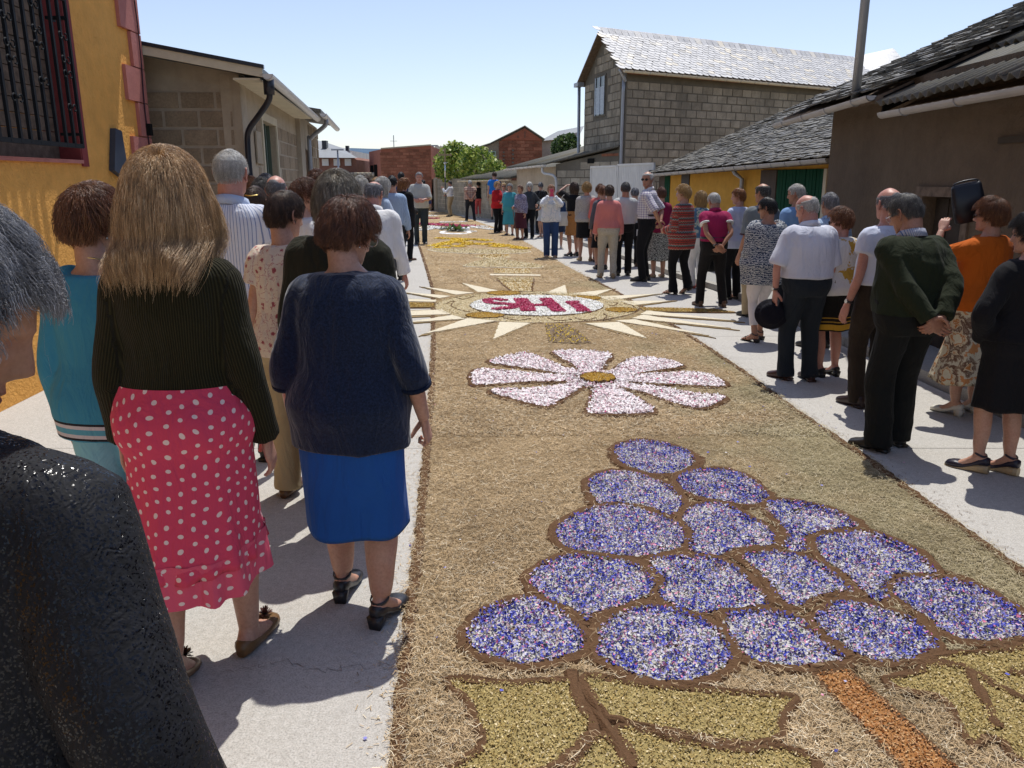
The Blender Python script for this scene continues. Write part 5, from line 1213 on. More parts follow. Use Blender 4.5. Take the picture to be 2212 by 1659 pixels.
def cloth(c, pat=None, rough=.85, name='fabric', **k):
    key = (tuple(c), pat, rough, tuple(sorted((a, str(b)) for a, b in k.items())))
    if key in CLOTH: return CLOTH[key]
    m = M_(name); uv = m.n('UVMap').outputs[0]; co = m.co(); x = m.sep(uv)
    col = None; c = tuple(c)
    W1 = m.noise(co, 3.0, 3, .5); hb = None
    if pat == 'stripe':
        w_ = k.get('w', .018); f = m.math('FRACT', m.math('DIVIDE', x[0], w_)); col = m.mix(m.math('LESS_THAN', f, k.get('duty', .3)), c, k.get('c2', (.1,.15,.3)))
    elif pat == 'check':
        w_ = k.get('w', .02); f1 = m.math('LESS_THAN', m.math('FRACT', m.math('DIVIDE', x[0], w_)), .35); f2 = m.math('LESS_THAN', m.math('FRACT', m.math('DIVIDE', x[1], w_)), .35)
        col = m.mix(m.math('MULTIPLY', m.math('ADD', f1, f2), .5), c, k.get('c2', (.1,.15,.3)))
    elif pat == 'dots':
        w_ = k.get('w', .043); jn = m.noise(co, 7, 1); x = [m.math('ADD', x[0], m.math('MULTIPLY', m.math('SUBTRACT', jn, .5), .05)), m.math('ADD', x[1], m.math('MULTIPLY', m.math('SUBTRACT', m.noise(m.comb(x[1], x[0]), 7, 1), .5), .05))]; a_ = m.math('DIVIDE', m.math('ADD', x[0], m.math('MULTIPLY', x[1], .42)), w_); b_ = m.math('DIVIDE', m.math('SUBTRACT', x[1], m.math('MULTIPLY', x[0], .42)), w_)
        row = m.math('FLOOR', b_); a2 = m.math('ADD', a_, m.math('MULTIPLY', row, .5))
        fa = m.math('SUBTRACT', m.math('FRACT', a2), .5); fb = m.math('SUBTRACT', m.math('FRACT', b_), .5)
        d = m.math('SQRT', m.math('ADD', m.math('MULTIPLY', fa, fa), m.math('MULTIPLY', fb, fb)))
        col = m.mix(m.math('LESS_THAN', d, k.get('r', .175)), c, k.get('c2', (.78,.62,.60)))
    elif pat == 'rib':
        f = m.math('FRACT', m.math('DIVIDE', x[0], k.get('w', .008))); hb = m.math('ABSOLUTE', m.math('SUBTRACT', f, .5))
        col = m.mix(m.ramp(hb, [(.1, (0,0,0)), (.45, (1,1,1))]), scl(c, .45), scl(c, 1.25))
    elif pat == 'floral':
        v = m.n('TexVoronoi'); v.inputs['Scale'].default_value = k.get('s', 26); m.l(co, v.inputs['Vector']); n_ = m.noise(co, k.get('s', 26) * 2.2, 4, .65, 1.5)
        g = m.math('ADD', m.math('MULTIPLY', v.outputs['Distance'], .7), m.math('MULTIPLY', n_, .6))
        col = m.ramp(g, k['stops'], 'CONSTANT')
    elif pat == 'paisley':
        n_ = m.noise(co, k.get('s', 9), 2, .5, 1.2); w_ = m.n('TexWave'); w_.wave_type = 'RINGS'; w_.inputs['Scale'].default_value = k.get('ws', 5.5); w_.inputs['Distortion'].default_value = 9; w_.inputs['Detail'].default_value = 2; w_.inputs['Detail Scale'].default_value = 3.0; m.l(co, w_.inputs['Vector'])
        col = m.ramp(w_.outputs['Fac'], [(0, c), (.38, k.get('c3', scl(c, 2))), (.55, k.get('c2', (.7,.7,.68)))])
        col = m.mix(m.math('MULTIPLY', n_, .35), col, c)
    elif pat == 'ethnic':
        z = m.math('FRACT', m.math('DIVIDE', m.math('ADD', x[1], m.math('MULTIPLY', m.math('ABSOLUTE', m.math('SUBTRACT', m.math('FRACT', m.math('DIVIDE', x[0], .03)), .5)), .028)), .21))
        col = m.ramp(z, [(0,(.42,.05,.04)),(.10,(.05,.035,.03)),(.16,(.45,.07,.05)),(.27,(.16,.27,.25)),(.36,(.35,.05,.045)),(.44,(.05,.04,.035)),(.50,(.48,.30,.22)),(.55,(.42,.06,.05)),(.68,(.06,.045,.04)),(.76,(.19,.29,.27)),(.84,(.45,.08,.06)),(.93,(.07,.05,.04))], 'CONSTANT')
        col = m.mix(m.ramp(m.noise(co, 60, 2), [(.4, (0,0,0)), (.6, (.5,.5,.5))]), col, (.10,.05,.045))
    elif pat == 'tweed':
        n_ = m.noise(co, 130, 2, .8); col = m.mix(m.ramp(n_, [(.35, (0,0,0)), (.65, (1,1,1))]), scl(c, .55), scl(c, 1.35))
    elif pat == 'bands':
        col = m.ramp(m.math('FRACT', m.math('DIVIDE', m.math('SUBTRACT', x[1], k['z0']), k['h'])), k['stops'], 'CONSTANT')
        inside = m.math('MULTIPLY', m.math('GREATER_THAN', x[1], k['z0']), m.math('LESS_THAN', x[1], k['z0'] + k['h'])); col = m.mix(inside, c, col)
    elif pat == 'sparkle':
        n_ = m.noise(co, 210, 2, .9); w_ = m.n('TexWave'); w_.inputs['Scale'].default_value = 34; w_.inputs['Distortion'].default_value = 18; w_.inputs['Detail'].default_value = 3; m.l(co, w_.inputs['Vector'])
        col = m.mix(w_.outputs['Fac'], scl(c, .6), scl(c, 1.5)); hb0 = m.math('ADD', m.math('MULTIPLY', w_.outputs['Fac'], .6), n_)
    if col is None: col = m.mix(m.ramp(W1, [(.3, (0,0,0)), (.7, (1,1,1))]), scl(c, .9), scl(c, 1.07))
    m.base(col)
    m.rough(rough, .12)
    if pat == 'sparkle':
        v = m.n('TexVoronoi'); v.inputs['Scale'].default_value = 420; m.l(co, v.inputs['Vector']); sx_ = m.sep(v.outputs['Color']); m.l(m.ramp(sx_[1], [(.0, (.16,.16,.16)), (.22, (.26,.26,.26)), (.26, (.8,.8,.8))]), m.p.inputs['Roughness']); m.p.inputs['Specular IOR Level'].default_value = .38; hb = m.math('ADD', m.math('MULTIPLY', sx_[0], 1.2), m.math('MULTIPLY', w_.outputs['Fac'], .5))
    else:
        m.p.inputs['Sheen Weight'].default_value = k.get('sheen', .04); m.p.inputs['Sheen Roughness'].default_value = .5
    mp = m.n('Mapping'); mp.inputs['Scale'].default_value = (1, 1, .38); m.l(co, mp.inputs[0])
    fold = m.noise(mp.outputs[0], 11, 4, .55, 1.1)
    b1 = m.bump(fold, k.get('fold', .75 if pat != 'sparkle' else .3), .028)
    if hb is not None: m.bump(hb, .9 if pat == 'rib' else .6, .005 if pat == 'rib' else .0015, b1)
    else: m.bump(m.noise(co, 420, 2, .6), .18, .002, b1)
    CLOTH[key] = m.m; return m.m
def m_hair(name, c, c2=None, streak=.5):
    m = bpy.data.materials.new(name); m.use_nodes = True; nt_ = m.node_tree; nt_.nodes.clear()
    out = nt_.nodes.new('ShaderNodeOutputMaterial'); p = nt_.nodes.new('ShaderNodeBsdfPrincipled'); hi = nt_.nodes.new('ShaderNodeHairInfo'); r = nt_.nodes.new('ShaderNodeValToRGB')
    c2 = c2 or scl(c, 1.9); e_ = r.color_ramp.elements; e_.new(.5); e_.new(.8)
    for el, (q_, cc) in zip(e_, ((.05, scl(c, .35)), (.32, scl(c, .8)), (.62, scl(c, 1.35)), (.93, c2))): el.position = q_; el.color = (*cc, 1)
    tc = nt_.nodes.new('ShaderNodeTexCoord'); mp = nt_.nodes.new('ShaderNodeMapping'); mp.inputs['Scale'].default_value = (1, 1, .16); no = nt_.nodes.new('ShaderNodeTexNoise'); no.inputs['Scale'].default_value = 62; no.inputs['Detail'].default_value = 4; no.inputs['Roughness'].default_value = .7; no.inputs['Distortion'].default_value = .6
    nt_.links.new(tc.outputs['Object'], mp.inputs[0]); nt_.links.new(mp.outputs[0], no.inputs['Vector']); rm = nt_.nodes.new('ShaderNodeMapRange'); rm.inputs[1].default_value = .34; rm.inputs[2].default_value = .66; rm.inputs[3].default_value = 0.0; rm.inputs[4].default_value = 1.0; nt_.links.new(no.outputs['Fac'], rm.inputs[0])
    av = nt_.nodes.new('ShaderNodeMix'); av.inputs[0].default_value = .62; nt_.links.new(hi.outputs['Random'], av.inputs[2]); nt_.links.new(rm.outputs[0], av.inputs[3])
    nt_.links.new(av.outputs[0], r.inputs[0]); nt_.links.new(r.outputs[0], p.inputs['Base Color']); p.inputs['Roughness'].default_value = .36; p.inputs['Specular IOR Level'].default_value = .7
    nt_.links.new(p.outputs[0], out.inputs[0]); return m
def m_cap(name, c):
    m = M_(name); mp = m.n('Mapping'); mp.inputs['Scale'].default_value = (1, 1, .25); m.l(m.co(), mp.inputs[0]); n_ = m.noise(mp.outputs[0], 130, 3, .7)
    m.base(m.mix(n_, scl(c, .45), scl(c, 1.2))).rough(.6, .3); m.bump(n_, .8, .006); return m.m
HC = {}
HAIRCOL = dict(grey=((.17,.17,.18),(.66,.66,.68)), white=((.46,.45,.42),(.80,.78,.73)), auburn=((.10,.036,.016),(.42,.18,.08)), brown=((.05,.026,.015),(.28,.16,.09)),
  black=((.010,.009,.009),(.05,.045,.045)), blonde=((.20,.125,.06),(.60,.46,.29)), ginger=((.24,.10,.035),(.55,.30,.12)), ashblonde=((.17,.145,.105),(.52,.48,.40)),
  darkgrey=((.07,.066,.06),(.30,.29,.27)), copper=((.15,.055,.02),(.42,.22,.09)), goldblonde=((.38,.24,.09),(.72,.55,.28)), sand=((.40,.25,.12),(.95,.74,.45)))
def hairmats(n):
    if n not in HC: HC[n] = (m_hair('hair_' + n, *HAIRCOL[n]), m_cap('hair_root_' + n, HAIRCOL[n][0]))
    return HC[n]

# ---- batch voxel union -------------------------------------------------
JOBS = []
def job(V, F, voxel, it, fn, sm=.5):
    JOBS.append((V, F, voxel, it, fn, sm))
def run_jobs():
    tmp = bpy.data.collections.new('tmp'); COL.children.link(tmp); obs = []
    for V, F, vx, it, fn, sm in JOBS:
        me = fast_mesh('t', V, F); o = bpy.data.objects.new('t', me); tmp.objects.link(o)
        r = o.modifiers.new('r', 'REMESH'); r.mode = 'VOXEL'; r.voxel_size = vx; r.adaptivity = 0
        if it: s_ = o.modifiers.new('s', 'SMOOTH'); s_.factor = sm; s_.iterations = it
        obs.append(o)
    dg = bpy.context.evaluated_depsgraph_get(); dg.update()
    for o, J in zip(obs, JOBS):
        ev = o.evaluated_get(dg); me = ev.data; n = len(me.vertices); V = np.empty(n*3, np.float32); me.vertices.foreach_get('co', V)
        nr = np.empty(n*3, np.float32); me.vertices.foreach_get('normal', nr)
        m_ = len(me.polygons); li = np.empty(len(me.loops), np.int32); me.loops.foreach_get('vertex_index', li)
        F = li.reshape(m_, -1) if len(li) == 4*m_ else None
        if F is None:
            ls = np.empty(m_, np.int32); me.polygons.foreach_get('loop_total', ls); st = np.concatenate([[0], np.cumsum(ls)[:-1]]); F = [li[st[ls == k][:, None] + np.arange(k)] for k in np.unique(ls)]
        else: F = [F]
        J[4](V.reshape(-1, 3).astype(float), nr.reshape(-1, 3).astype(float), F)
    for o in obs: me = o.data; bpy.data.objects.remove(o); bpy.data.meshes.remove(me)
    bpy.data.collections.remove(tmp); JOBS.clear()

# ---- head template (origin between the ears) ---------------------------
def head_template(fem, det=1.0):
    nz, nt2 = 44, 56; zs_ = np.concatenate([np.linspace(-.118, -.02, 20)[:-1], np.linspace(-.02, .095, 19)[:-1], np.array([.100, .105, .109, .112, .1145, .116, .117])])
    zk = np.array([-.118,-.108,-.09,-.07,-.045,-.02,.0,.03,.06,.085,.103,.112,.117])
    wk = np.array([.028,.043,.053,.058,.063,.069,.073,.0765,.073,.060,.040,.022,.006]) * (.96 if fem else 1.0)
    fk = np.array([.062,.080,.084,.083,.086,.088,.088,.093,.086,.066,.038,.018,.004])
    bk = np.array([-.020,-.030,-.042,-.052,-.064,-.080,-.092,-.103,-.098,-.078,-.048,-.026,-.006])
    th = np.linspace(0, 2*np.pi, nt2, endpoint=False); V = []
    for z in zs_:
        w_, f_, b_ = np.interp(z, zk, wk), np.interp(z, zk, fk), np.interp(z, zk, bk)
        cy = (f_ + b_) / 2; ry = (f_ - b_) / 2
        for t in th:
            x = w_ * math.cos(t); y = cy + ry * math.sin(t)
            if math.sin(t) > 0: x *= 1 + .10 * math.sin(2*t)**2 * (1 if z < .03 else .5)
            V.append((x, y, z))
    V = np.array(V); x, y, z = V.T; fr = (y > .03)
    g = lambda a, b: np.exp(-(a/b)**2)
    nose = .024 * g(x, .011) * np.clip((.022 - z) / .055, 0, 1) * (z > -.05) * np.clip((z + .050) / .012, 0, 1) + .006 * g(np.abs(x) - .013, .007) * g(z + .040, .008)
    V[:, 1] += fr * (nose - .009 * g(np.abs(x) - .031, .014) * g(z - .002, .011) + .005 * g(z - .020, .007) * g(x, .05) * .9 + .0055 * g(x, .024) * g(z + .066, .006) + .0045 * g(x, .020) * g(z + .078, .006) - .004 * g(x, .022) * g(z + .072, .003)
                     + .006 * g(x, .022) * g(z + .102, .012) - .003 * g(np.abs(x) - .040, .02) * g(z + .045, .02) - .003 * g(x, .03) * g(z + .089, .006))
    V[:, 0] += fr * np.sign(x) * .003 * g(z + .012, .014) * (np.abs(x) > .03)
    tint = fr * (g(x, .022) * g(z + .072, .010)) * (1.1 if fem else .6) + .35 * fr * g(np.abs(x) - .031, .016) * g(z - .002, .009)
    n = nt2; F = []
    for i in range(len(zs_) - 1):
        for j in range(n): k = (j+1) % n; F.append((i*n+j, i*n+k, (i+1)*n+k, (i+1)*n+j))
    F.append(tuple(range(n))[::-1]); F.append(tuple((len(zs_)-1)*n + j for j in range(n)))
    nh = len(V); E_ = []
    for s in (-1, 1):
        rim = crom([(s*.071, .012, -.040), (s*.077, .004, -.046), (s*.083, -.006, -.030), (s*.090, -.019, -.008), (s*.091, -.020, .014), (s*.086, -.010, .024), (s*.080, .004, .020), (s*.075, .010, .006)], 3)
        E_.append(tube(rim, .0042, 7)); 
        E_.append(tube(crom([(s*.074, .008, -.022), (s*.083, -.012, -.004), (s*.080, -.004, .012)], 2), [[.006, .014]]*5, 8, ref=(0,1,.2)))
        E_.append(tube([(s*.074,.006,-.046), (s*.079,.0,-.040), (s*.082,-.004,-.030)], [.005,.0075,.005], 7))
        E_.append(tube(crom([(s*.070,.006,-.03),(s*.077,-.004,-.02),(s*.077,-.006,.006),(s*.070,.004,.016)], 2), .006, 7))
    Ve, Fe = joinVF(E_)
    F += [tuple(i + nh for i in f) for f in Fe]
    return np.concatenate([V, Ve]), F, np.concatenate([tint, np.full(len(Ve), .25)]), nh
HEADS = {f: head_template(f) for f in (True, False)}
# ---- hands --------------------------------------------------------------
HAND = {}
def hand_template(curl, spread=.06, thumb=.5):
    """wrist at origin, fingers along +X, thumb side +Y, palm faces -Z"""
    P = [tube([(-.012,0,0),(.01,0,0),(.035,.001,-.002),(.06,.001,-.002),(.082,0,-.001),(.092,0,0)], [(.022,.017),(.026,.016),(.036,.015),(.041,.0145),(.040,.013),(.034,.010)], 14, ref=(0,0,1))]
    for i, (y, L, r) in enumerate(((.030,.070,.0085), (.010,.080,.0090), (-.010,.074,.0086), (-.028,.058,.0076))):
        a = (1.5 - i) * spread; c_ = curl * (1 + .10*i); p = np.array([.066, y*.92, -.001]); pts = [p.copy()]; p = p + np.array([.020, y*.06, .0]); pts.append(p.copy()); pit = c_ * .55
        for fr in (.46, .30, .24):
            d = np.array([math.cos(pit)*math.cos(a), math.cos(pit)*math.sin(a), -math.sin(pit)]); p = p + d * L * fr; pts.append(p.copy()); pit += c_
        P.append(tube(pts, [r*1.1, r*1.08, r, r*.92, r*.68], 8, ref=(0,0,1)))
    t0 = np.array([.010, .020, -.004]); t1 = np.array([.034, .044, -.014 - .012*thumb]); t2 = t1 + np.array([.026, .010 - .018*thumb, -.010 - .014*thumb]); t3 = t2 + np.array([.020, -.004 - .016*thumb, -.006 - .010*thumb])
    P.append(tube([t0, t1, t2, t3], [.014, .0125, .0105, .0075], 8, ref=(0,0,1)))
    return joinVF(P)
for nm, cu, sp, tb in (('relax', .34, .05, .5), ('fist', 1.25, .01, 1.3), ('clasp', .62, .02, .9), ('flat', .12, .05, .2)):
    V_, F_ = hand_template(cu, sp, tb)
    def cb(V, N, F, nm=nm): HAND[nm] = (V, F)
    job(V_, F_, .0034, 3, cb)
run_jobs()

# ---- body tables (height 1.70) ------------------------------------------
TZ_ = np.array([.76,.80,.86,.93,1.00,1.07,1.15,1.24,1.32,1.375,1.405,1.43,1.455])
HWF = np.array([.135,.155,.176,.180,.163,.146,.145,.150,.155,.146,.112,.080,.058]); HDF = np.array([.080,.098,.118,.122,.108,.100,.104,.114,.108,.090,.074,.062,.054])
HWM = np.array([.125,.142,.160,.165,.158,.154,.160,.170,.176,.166,.128,.090,.064]); HDM = np.array([.080,.095,.110,.113,.110,.110,.115,.120,.116,.098,.080,.066,.058])
YC = np.array([-.005,-.012,-.020,-.018,-.005,.004,.002,-.006,-.012,-.018,-.018,-.014,-.008])
class Body:
    def __init__(b, s):
        b.s = s; b.fem = s.get('sex', 'f') == 'f'; b.fat = s.get('fat', .35); b.lean = s.get('lean', .0); b.stoop = s.get('stoop', .0)
        b.k = s['h'] / 1.70; b.wd = s.get('wd', 1.0)
    def sp(b, z):     # spine offset in y
        z = np.asarray(z, float); return math.tan(b.lean) * np.maximum(0, z - .9) + b.stoop * .16 * (np.maximum(0, z - 1.12) / .33)**1.7
    def prof(b, z, off=0.0, straight=0.0, hang=None):
        hw = np.interp(z, TZ_, HWF if b.fem else HWM) * b.wd; hd = np.interp(z, TZ_, HDF if b.fem else HDM)
        g = np.exp(-((z - 1.03)/.16)**2); hw = hw + b.fat * .034 * g + b.fat*.012; hd = hd + b.fat * .052 * g + b.fat*.008
        g2 = np.exp(-((z - .9)/.14)**2); hw = hw + b.fat * .020 * g2; hd = hd + b.fat*.03*g2
        if b.fem: hd = hd + .014 * np.exp(-((z - 1.24)/.06)**2)
        if straight:
            mx = np.interp(1.27, TZ_, HWF if b.fem else HWM) * b.wd + b.fat*.022; mh = .106 + b.fat*.045
            h9 = np.interp(.93, TZ_, HWF if b.fem else HWM) * b.wd + b.fat*.03; d9 = np.interp(.93, TZ_, HDF if b.fem else HDM) + b.fat*.035; hw = np.where(z < .93, np.maximum(hw, h9), hw); hd = np.where(z < .93, np.maximum(hd, d9), hd)
            f = straight * (z < 1.27); hw = hw*(1-f) + np.maximum(hw, mx)*f; hd = hd*(1-f) + np.maximum(hd, mh)*f
        yc = np.interp(z, TZ_, YC) + b.fat * .02 * g + (.010 * np.exp(-((z - 1.24)/.06)**2) if b.fem else 0)
        return hw + off, hd + off, yc + b.sp(z)
    def torso(b, z0, z1, off, straight=0.0, n=15, flare=0.0, nseg=28):
        rows = []
        for z in np.linspace(z0, z1, n):
            hw, hd, yc = b.prof(z, off, straight); f = flare * max(0, 1 - (z - z0)/.12)
            rows.append((0, float(yc), z, float(hw + f), float(hd + f)))
        return zloft(rows, nseg, 2.25)
def ik(a, t, l1, l2, pole):
    a, t, pole = np.array(a, float), np.array(t, float), np.array(pole, float); d = t - a; L = min(np.linalg.norm(d), .998*(l1+l2)); d /= np.linalg.norm(d) + 1e-9
    x = (l1*l1 - l2*l2 + L*L) / (2*L); h = math.sqrt(max(0, l1*l1 - x*x)); p = pole - (pole @ d)*d; p /= np.linalg.norm(p) + 1e-9
    return a + d*x + p*h, a + d*L
def foldfield(P, seed, fz=5.0, fx=16.0):
    r = np.random.RandomState(seed); o = np.zeros(len(P)); x, y, z = P.T
    for i in range(7):
        a = r.uniform(0, 2*np.pi); kx, ky = math.cos(a)*fx*r.uniform(.5, 1.4), math.sin(a)*fx*r.uniform(.5, 1.4); kz = fz * r.normal(0, 1.3)
        q = np.sin(kx*x + ky*y + kz*z + r.uniform(0, 6.28) + 1.6*np.sin(3.1*z*r.uniform(.6, 1.9) + 5*x*r.uniform(-1, 1) + r.uniform(0, 6.28)))
        w = .5 + .5*np.sin(6*z*r.uniform(.5, 1.5) + 7*x*r.uniform(-1, 1) + 5*y + r.uniform(0, 6.28))
        o += w * (1.3*(1 - np.abs(q))**1.6 - .45) if i % 2 else .6*q*w
    return o / 1.9
def foot_mesh(hh, off, tops, bot=0.0, ws=1.0, y1=None):
    ys_ = np.array([-.066,-.045,-.015,.025,.075,.12,.155,.180,.192]); hw = np.array([.014,.029,.034,.034,.040,.046,.043,.030,.012]) * ws; tp = np.array(tops)
    lift = hh * np.clip((.095 - ys_) / .115, 0, 1)**1.1; rows = []; V = []; n = 14; th = np.linspace(0, 2*np.pi, n, endpoint=False)
    for y, w_, t, l in zip(ys_, hw, tp, lift):
        z0 = bot + l; z1 = t + l
        for a in th:
            c_, s_ = math.cos(a), math.sin(a); zz = (z0+z1)/2 + (z1-z0)/2 * (np.sign(s_)*abs(s_)**.75); V.append(((w_+off)*np.sign(c_)*abs(c_)**.8, y + (off if y > .1 else -off if y < -.04 else 0), zz))
    F = [];
    for i in range(len(ys_)-1):
        for j in range(n): k = (j+1) % n; F.append((i*n+k, i*n+j, (i+1)*n+j, (i+1)*n+k))
    F.append(tuple(range(n))); F.append(tuple((len(ys_)-1)*n + j for j in range(n))[::-1])
    return np.array(V), F
def rotz(V, a): c_, s_ = math.cos(a), math.sin(a); V = np.asarray(V); return np.stack([V[:,0]*c_ - V[:,1]*s_, V[:,0]*s_ + V[:,1]*c_, V[:,2]], 1)
def rotx(V, a): c_, s_ = math.cos(a), math.sin(a); V = np.asarray(V); return np.stack([V[:,0], V[:,1]*c_ - V[:,2]*s_, V[:,1]*s_ + V[:,2]*c_], 1)
def set_uv(me, uv):
    l = me.uv_layers.new(name='UVMap'); li = np.empty(len(me.loops), np.int32); me.loops.foreach_get('vertex_index', li); l.data.foreach_set('uv', uv[li].astype(np.float32).ravel())
def add_tint(me, t):
    a = me.attributes.new('tint', 'FLOAT', 'POINT'); a.data.foreach_set('value', np.asarray(t, np.float32))

SHOES = dict(
  oxford=(0.014, .007, [.060,.088,.100,.096,.082,.062,.054,.044,.026]), pump=(.045, .005, [.056,.058,.050,.036,.036,.052,.046,.036,.018]),
  flat=(.006, .005, [.056,.058,.050,.036,.036,.052,.046,.036,.018]), sandal=(.030, .004, [.004,.004,.004,.004,.004,.004,.004,.004,.003]), wedge=(.055, .006, [.056,.058,.046,.034,.036,.052,.046,.036,.018]),
  slip=(.004, .006, [.040,.048,.044,.040,.050,.052,.046,.038,.022]))
def person(s):
    """builds one person; s is the description"""
    b = Body(s); near = s.get('near', 1)    # 0 far, 1 middle, 2 close
    vx = {0: .019, 1: .0135, 2: .0095}[near]; k = b.k
    X, Y = s['at']; yaw = s.get('yaw', 0.0); skin = SKIN[s.get('skin', 0)]; seed = int(abs(X*977 + Y*131)) % 9999
    T = lambda V: np.asarray(V, float) * k
    root = {}; after = []
    # --- legs
    shoe = s.get('shoe', 'oxford'); hh = SHOES[shoe][0]; feet = s.get('feet', ((-.095, 0, 0), (.095, 0, 0))); legs = []
    hipz = .87
    for i, ft in enumerate(feet):
        sx = -1 if i == 0 else 1; fx, fy, fz = ft[:3]; toe = ft[3] if len(ft) > 3 else -sx * .12
        pf = ft[4] if len(ft) > 4 else 0.0       # heel raised
        ank = np.array([fx, fy - math.sin(pf)*.0, fz + .085 + hh + math.sin(pf)*.12]); hip = np.array([sx*.088, b.sp(hipz) - .005, hipz])
        fl_ = min(1.0, (np.linalg.norm(ank - hip) + .010)/.805); kn, an = ik(hip, ank, .405*fl_, .40*fl_, (sx*.12, 1, 0)); legs.append((hip, kn, ank, toe, pf, sx))
    lf = 1 + b.fat*.25; lw = s.get('legw', 1.0)
    def legpath(hip, kn, an, r, z_end=None, tailz=None):
        P = crom([hip, hip*.5 + kn*.5, kn, kn*.55 + an*.45, an], 3); m_ = len(P); R_ = np.interp(np.linspace(0, 4, m_), range(5), r); return P, R_
    sk = []
    hasskirt = s.get('skirt') is not None
    for (hip, kn, an, toe, pf, sx) in legs:
        calfr = .050*lf; cov = s.get('trousers') is not None; P, R_ = legpath(hip, kn, an, [.080*lf*lw, .070*lf*lw, .052*lf*lw, calfr*lw, .036*lw] if not cov else [.06, .05, .040, .040, .036])
        calf = np.array([0, -.012, 0]); q = P.copy(); mid = (np.linspace(0, 4, len(P)) > 2.2) & (np.linspace(0, 4, len(P)) < 3.6); q[mid] += calf
        sk.append(tube(q, R_, 14, ref=(0,1,0)))
        fV, fF = foot_mesh(hh, 0, [.050,.072,.090,.088,.066,.046,.038,.028,.016], .006)
        fV = rotx(fV - (0, .10, 0), -pf*.9) + (0, .10, 0); fV = rotz(fV, toe) + (an[0], an[1], an[2] - .085 - hh - math.sin(pf)*.12); sk.append((fV, fF)); sk.append(tube([an + (0,0,-.03), an, an + (0,0,.05)], [.034, .035, .036], 10))
    sk.append(b.torso(.80, 1.455, -.022, n=13, nseg=20))
    # --- neck and head frame
    ny = float(b.sp(1.43)); nb = np.array([0, ny - .012, 1.405]); pitch, hy, roll = s.get('head', (0, 0, 0)) # nod down +, turn left +, tilt
    hc = np.array([0, ny + .012 + .10*math.sin(max(0, b.stoop)*.8 + b.lean) + .05*math.sin(pitch), 1.583 - .03*b.stoop - .018*abs(math.sin(pitch))])
    cp_, sp_ = math.cos(-pitch), math.sin(-pitch); Rx = np.array([[1,0,0],[0,cp_,-sp_],[0,sp_,cp_]]); cy_, sy_ = math.cos(hy), math.sin(hy); Rz = np.array([[cy_,-sy_,0],[sy_,cy_,0],[0,0,1]])
    cr, sr = math.cos(roll), math.sin(roll); Ry = np.array([[cr,0,sr],[0,1,0],[-sr,0,cr]]); HM = Rz @ Rx @ Ry
    hs = s.get('hs', 1.0); HT = lambda V: hc + (np.asarray(V) * hs) @ HM.T
    occ = HT([[0, -.025, -.06]])[0]; nr_ = .053 if b.fem else .061; nr_ += b.fat*.008
    sk.append(tube(crom([nb + (0,-.01,-.03), nb*.5 + occ*.5 + (0,-.006,0), occ, HT([[0,-.01,-.02]])[0]], 3), [nr_*1.25]+[nr_*1.05]*3+[nr_]*5+[nr_*.9], 16))
    # --- arms
    shw = float(b.prof(1.34)[0]) - .022; arms = []
    for i, A in enumerate(s.get('arms', ('down', 'down'))):
        sx = -1 if i == 0 else 1; S0 = np.array([sx*shw, float(b.sp(1.36)) - .015, 1.338]); bk = float(b.prof(.98)[1]); pole = (sx*.35, -1, -.2); hnd = 'relax'; pal = (-sx, 0, 0)
        if A == 'down': tgt = S0 + (sx*(.075 + b.fat*.035), .050, -.510)
        elif A == 'fistdown': tgt = S0 + (sx*(.05 + b.fat*.03), .03, -.520); hnd = 'fist'
        elif A == 'bent': tgt = S0 + (-sx*.02, .235, -.33); pole = (sx*.3, -.6, -1); hnd = 'clasp'; pal = (-sx, 0, 0)
        elif A == 'front': tgt = np.array([sx*.03, float(b.sp(1.05)) + bk + .11, 1.05]); pole = (sx*1, -.3, -.6); hnd = 'clasp'; pal = (0, -1, 0)
        elif A == 'back': tgt = np.array([sx*.045, float(b.sp(.93)) - bk - .085 - b.fat*.02, .925 + (0.015 if i else 0)]); pole = (sx*1.0, -.35, .1); hnd = 'clasp'; pal = (0, 1 if i else -1, 0)
        elif A == 'phone': tgt = np.array([sx*.06, float(b.sp(1.4)) + .25, 1.43]); pole = (sx*.9, 0, -1); hnd = 'clasp'; pal = (-sx, 0, 0)
        elif A == 'shade': tgt = np.array([sx*.10, .16, 1.64]); pole = (sx*1, .3, -.2); hnd = 'flat'; pal = (0, 0, -1)
        elif A == 'face': tgt = np.array([sx*.085, .10, 1.53]); pole = (sx*.6, .4, -1); hnd = 'flat'; pal = (-sx, 0, 0)
        elif A == 'link': tgt = S0 + (sx*.16, .17, -.32); pole = (sx*.6, -1, -.6); hnd = 'clasp'
        elif A == 'reach': tgt = S0 + (sx*.03, .33, -.02); pole = (sx*.5, -.2, -1)
        elif A == 'hip': tgt = S0 + (sx*.03, .10, -.42); pole = (sx*1, -.5, 0); hnd = 'clasp'
        else: tgt = S0 + np.array(A[0]); pole = A[1]; hnd = A[2]; pal = A[3] if len(A) > 3 else pal
        el, wr = ik(S0, tgt, .285, .245, pole); arms.append((S0, el, wr, sx, hnd, np.array(pal, float)))
        ax = tube(crom([S0 + (-sx*.03, 0, .01), S0*.6 + el*.4, el, el*.6 + wr*.4, wr], 3), np.interp(np.linspace(0, 4, 13), range(5), [.040*lf, .040*lf, .035, .036, .024]), 12)
        sk.append(ax)
    Vs, Fs = joinVF(sk)
    armhands = []
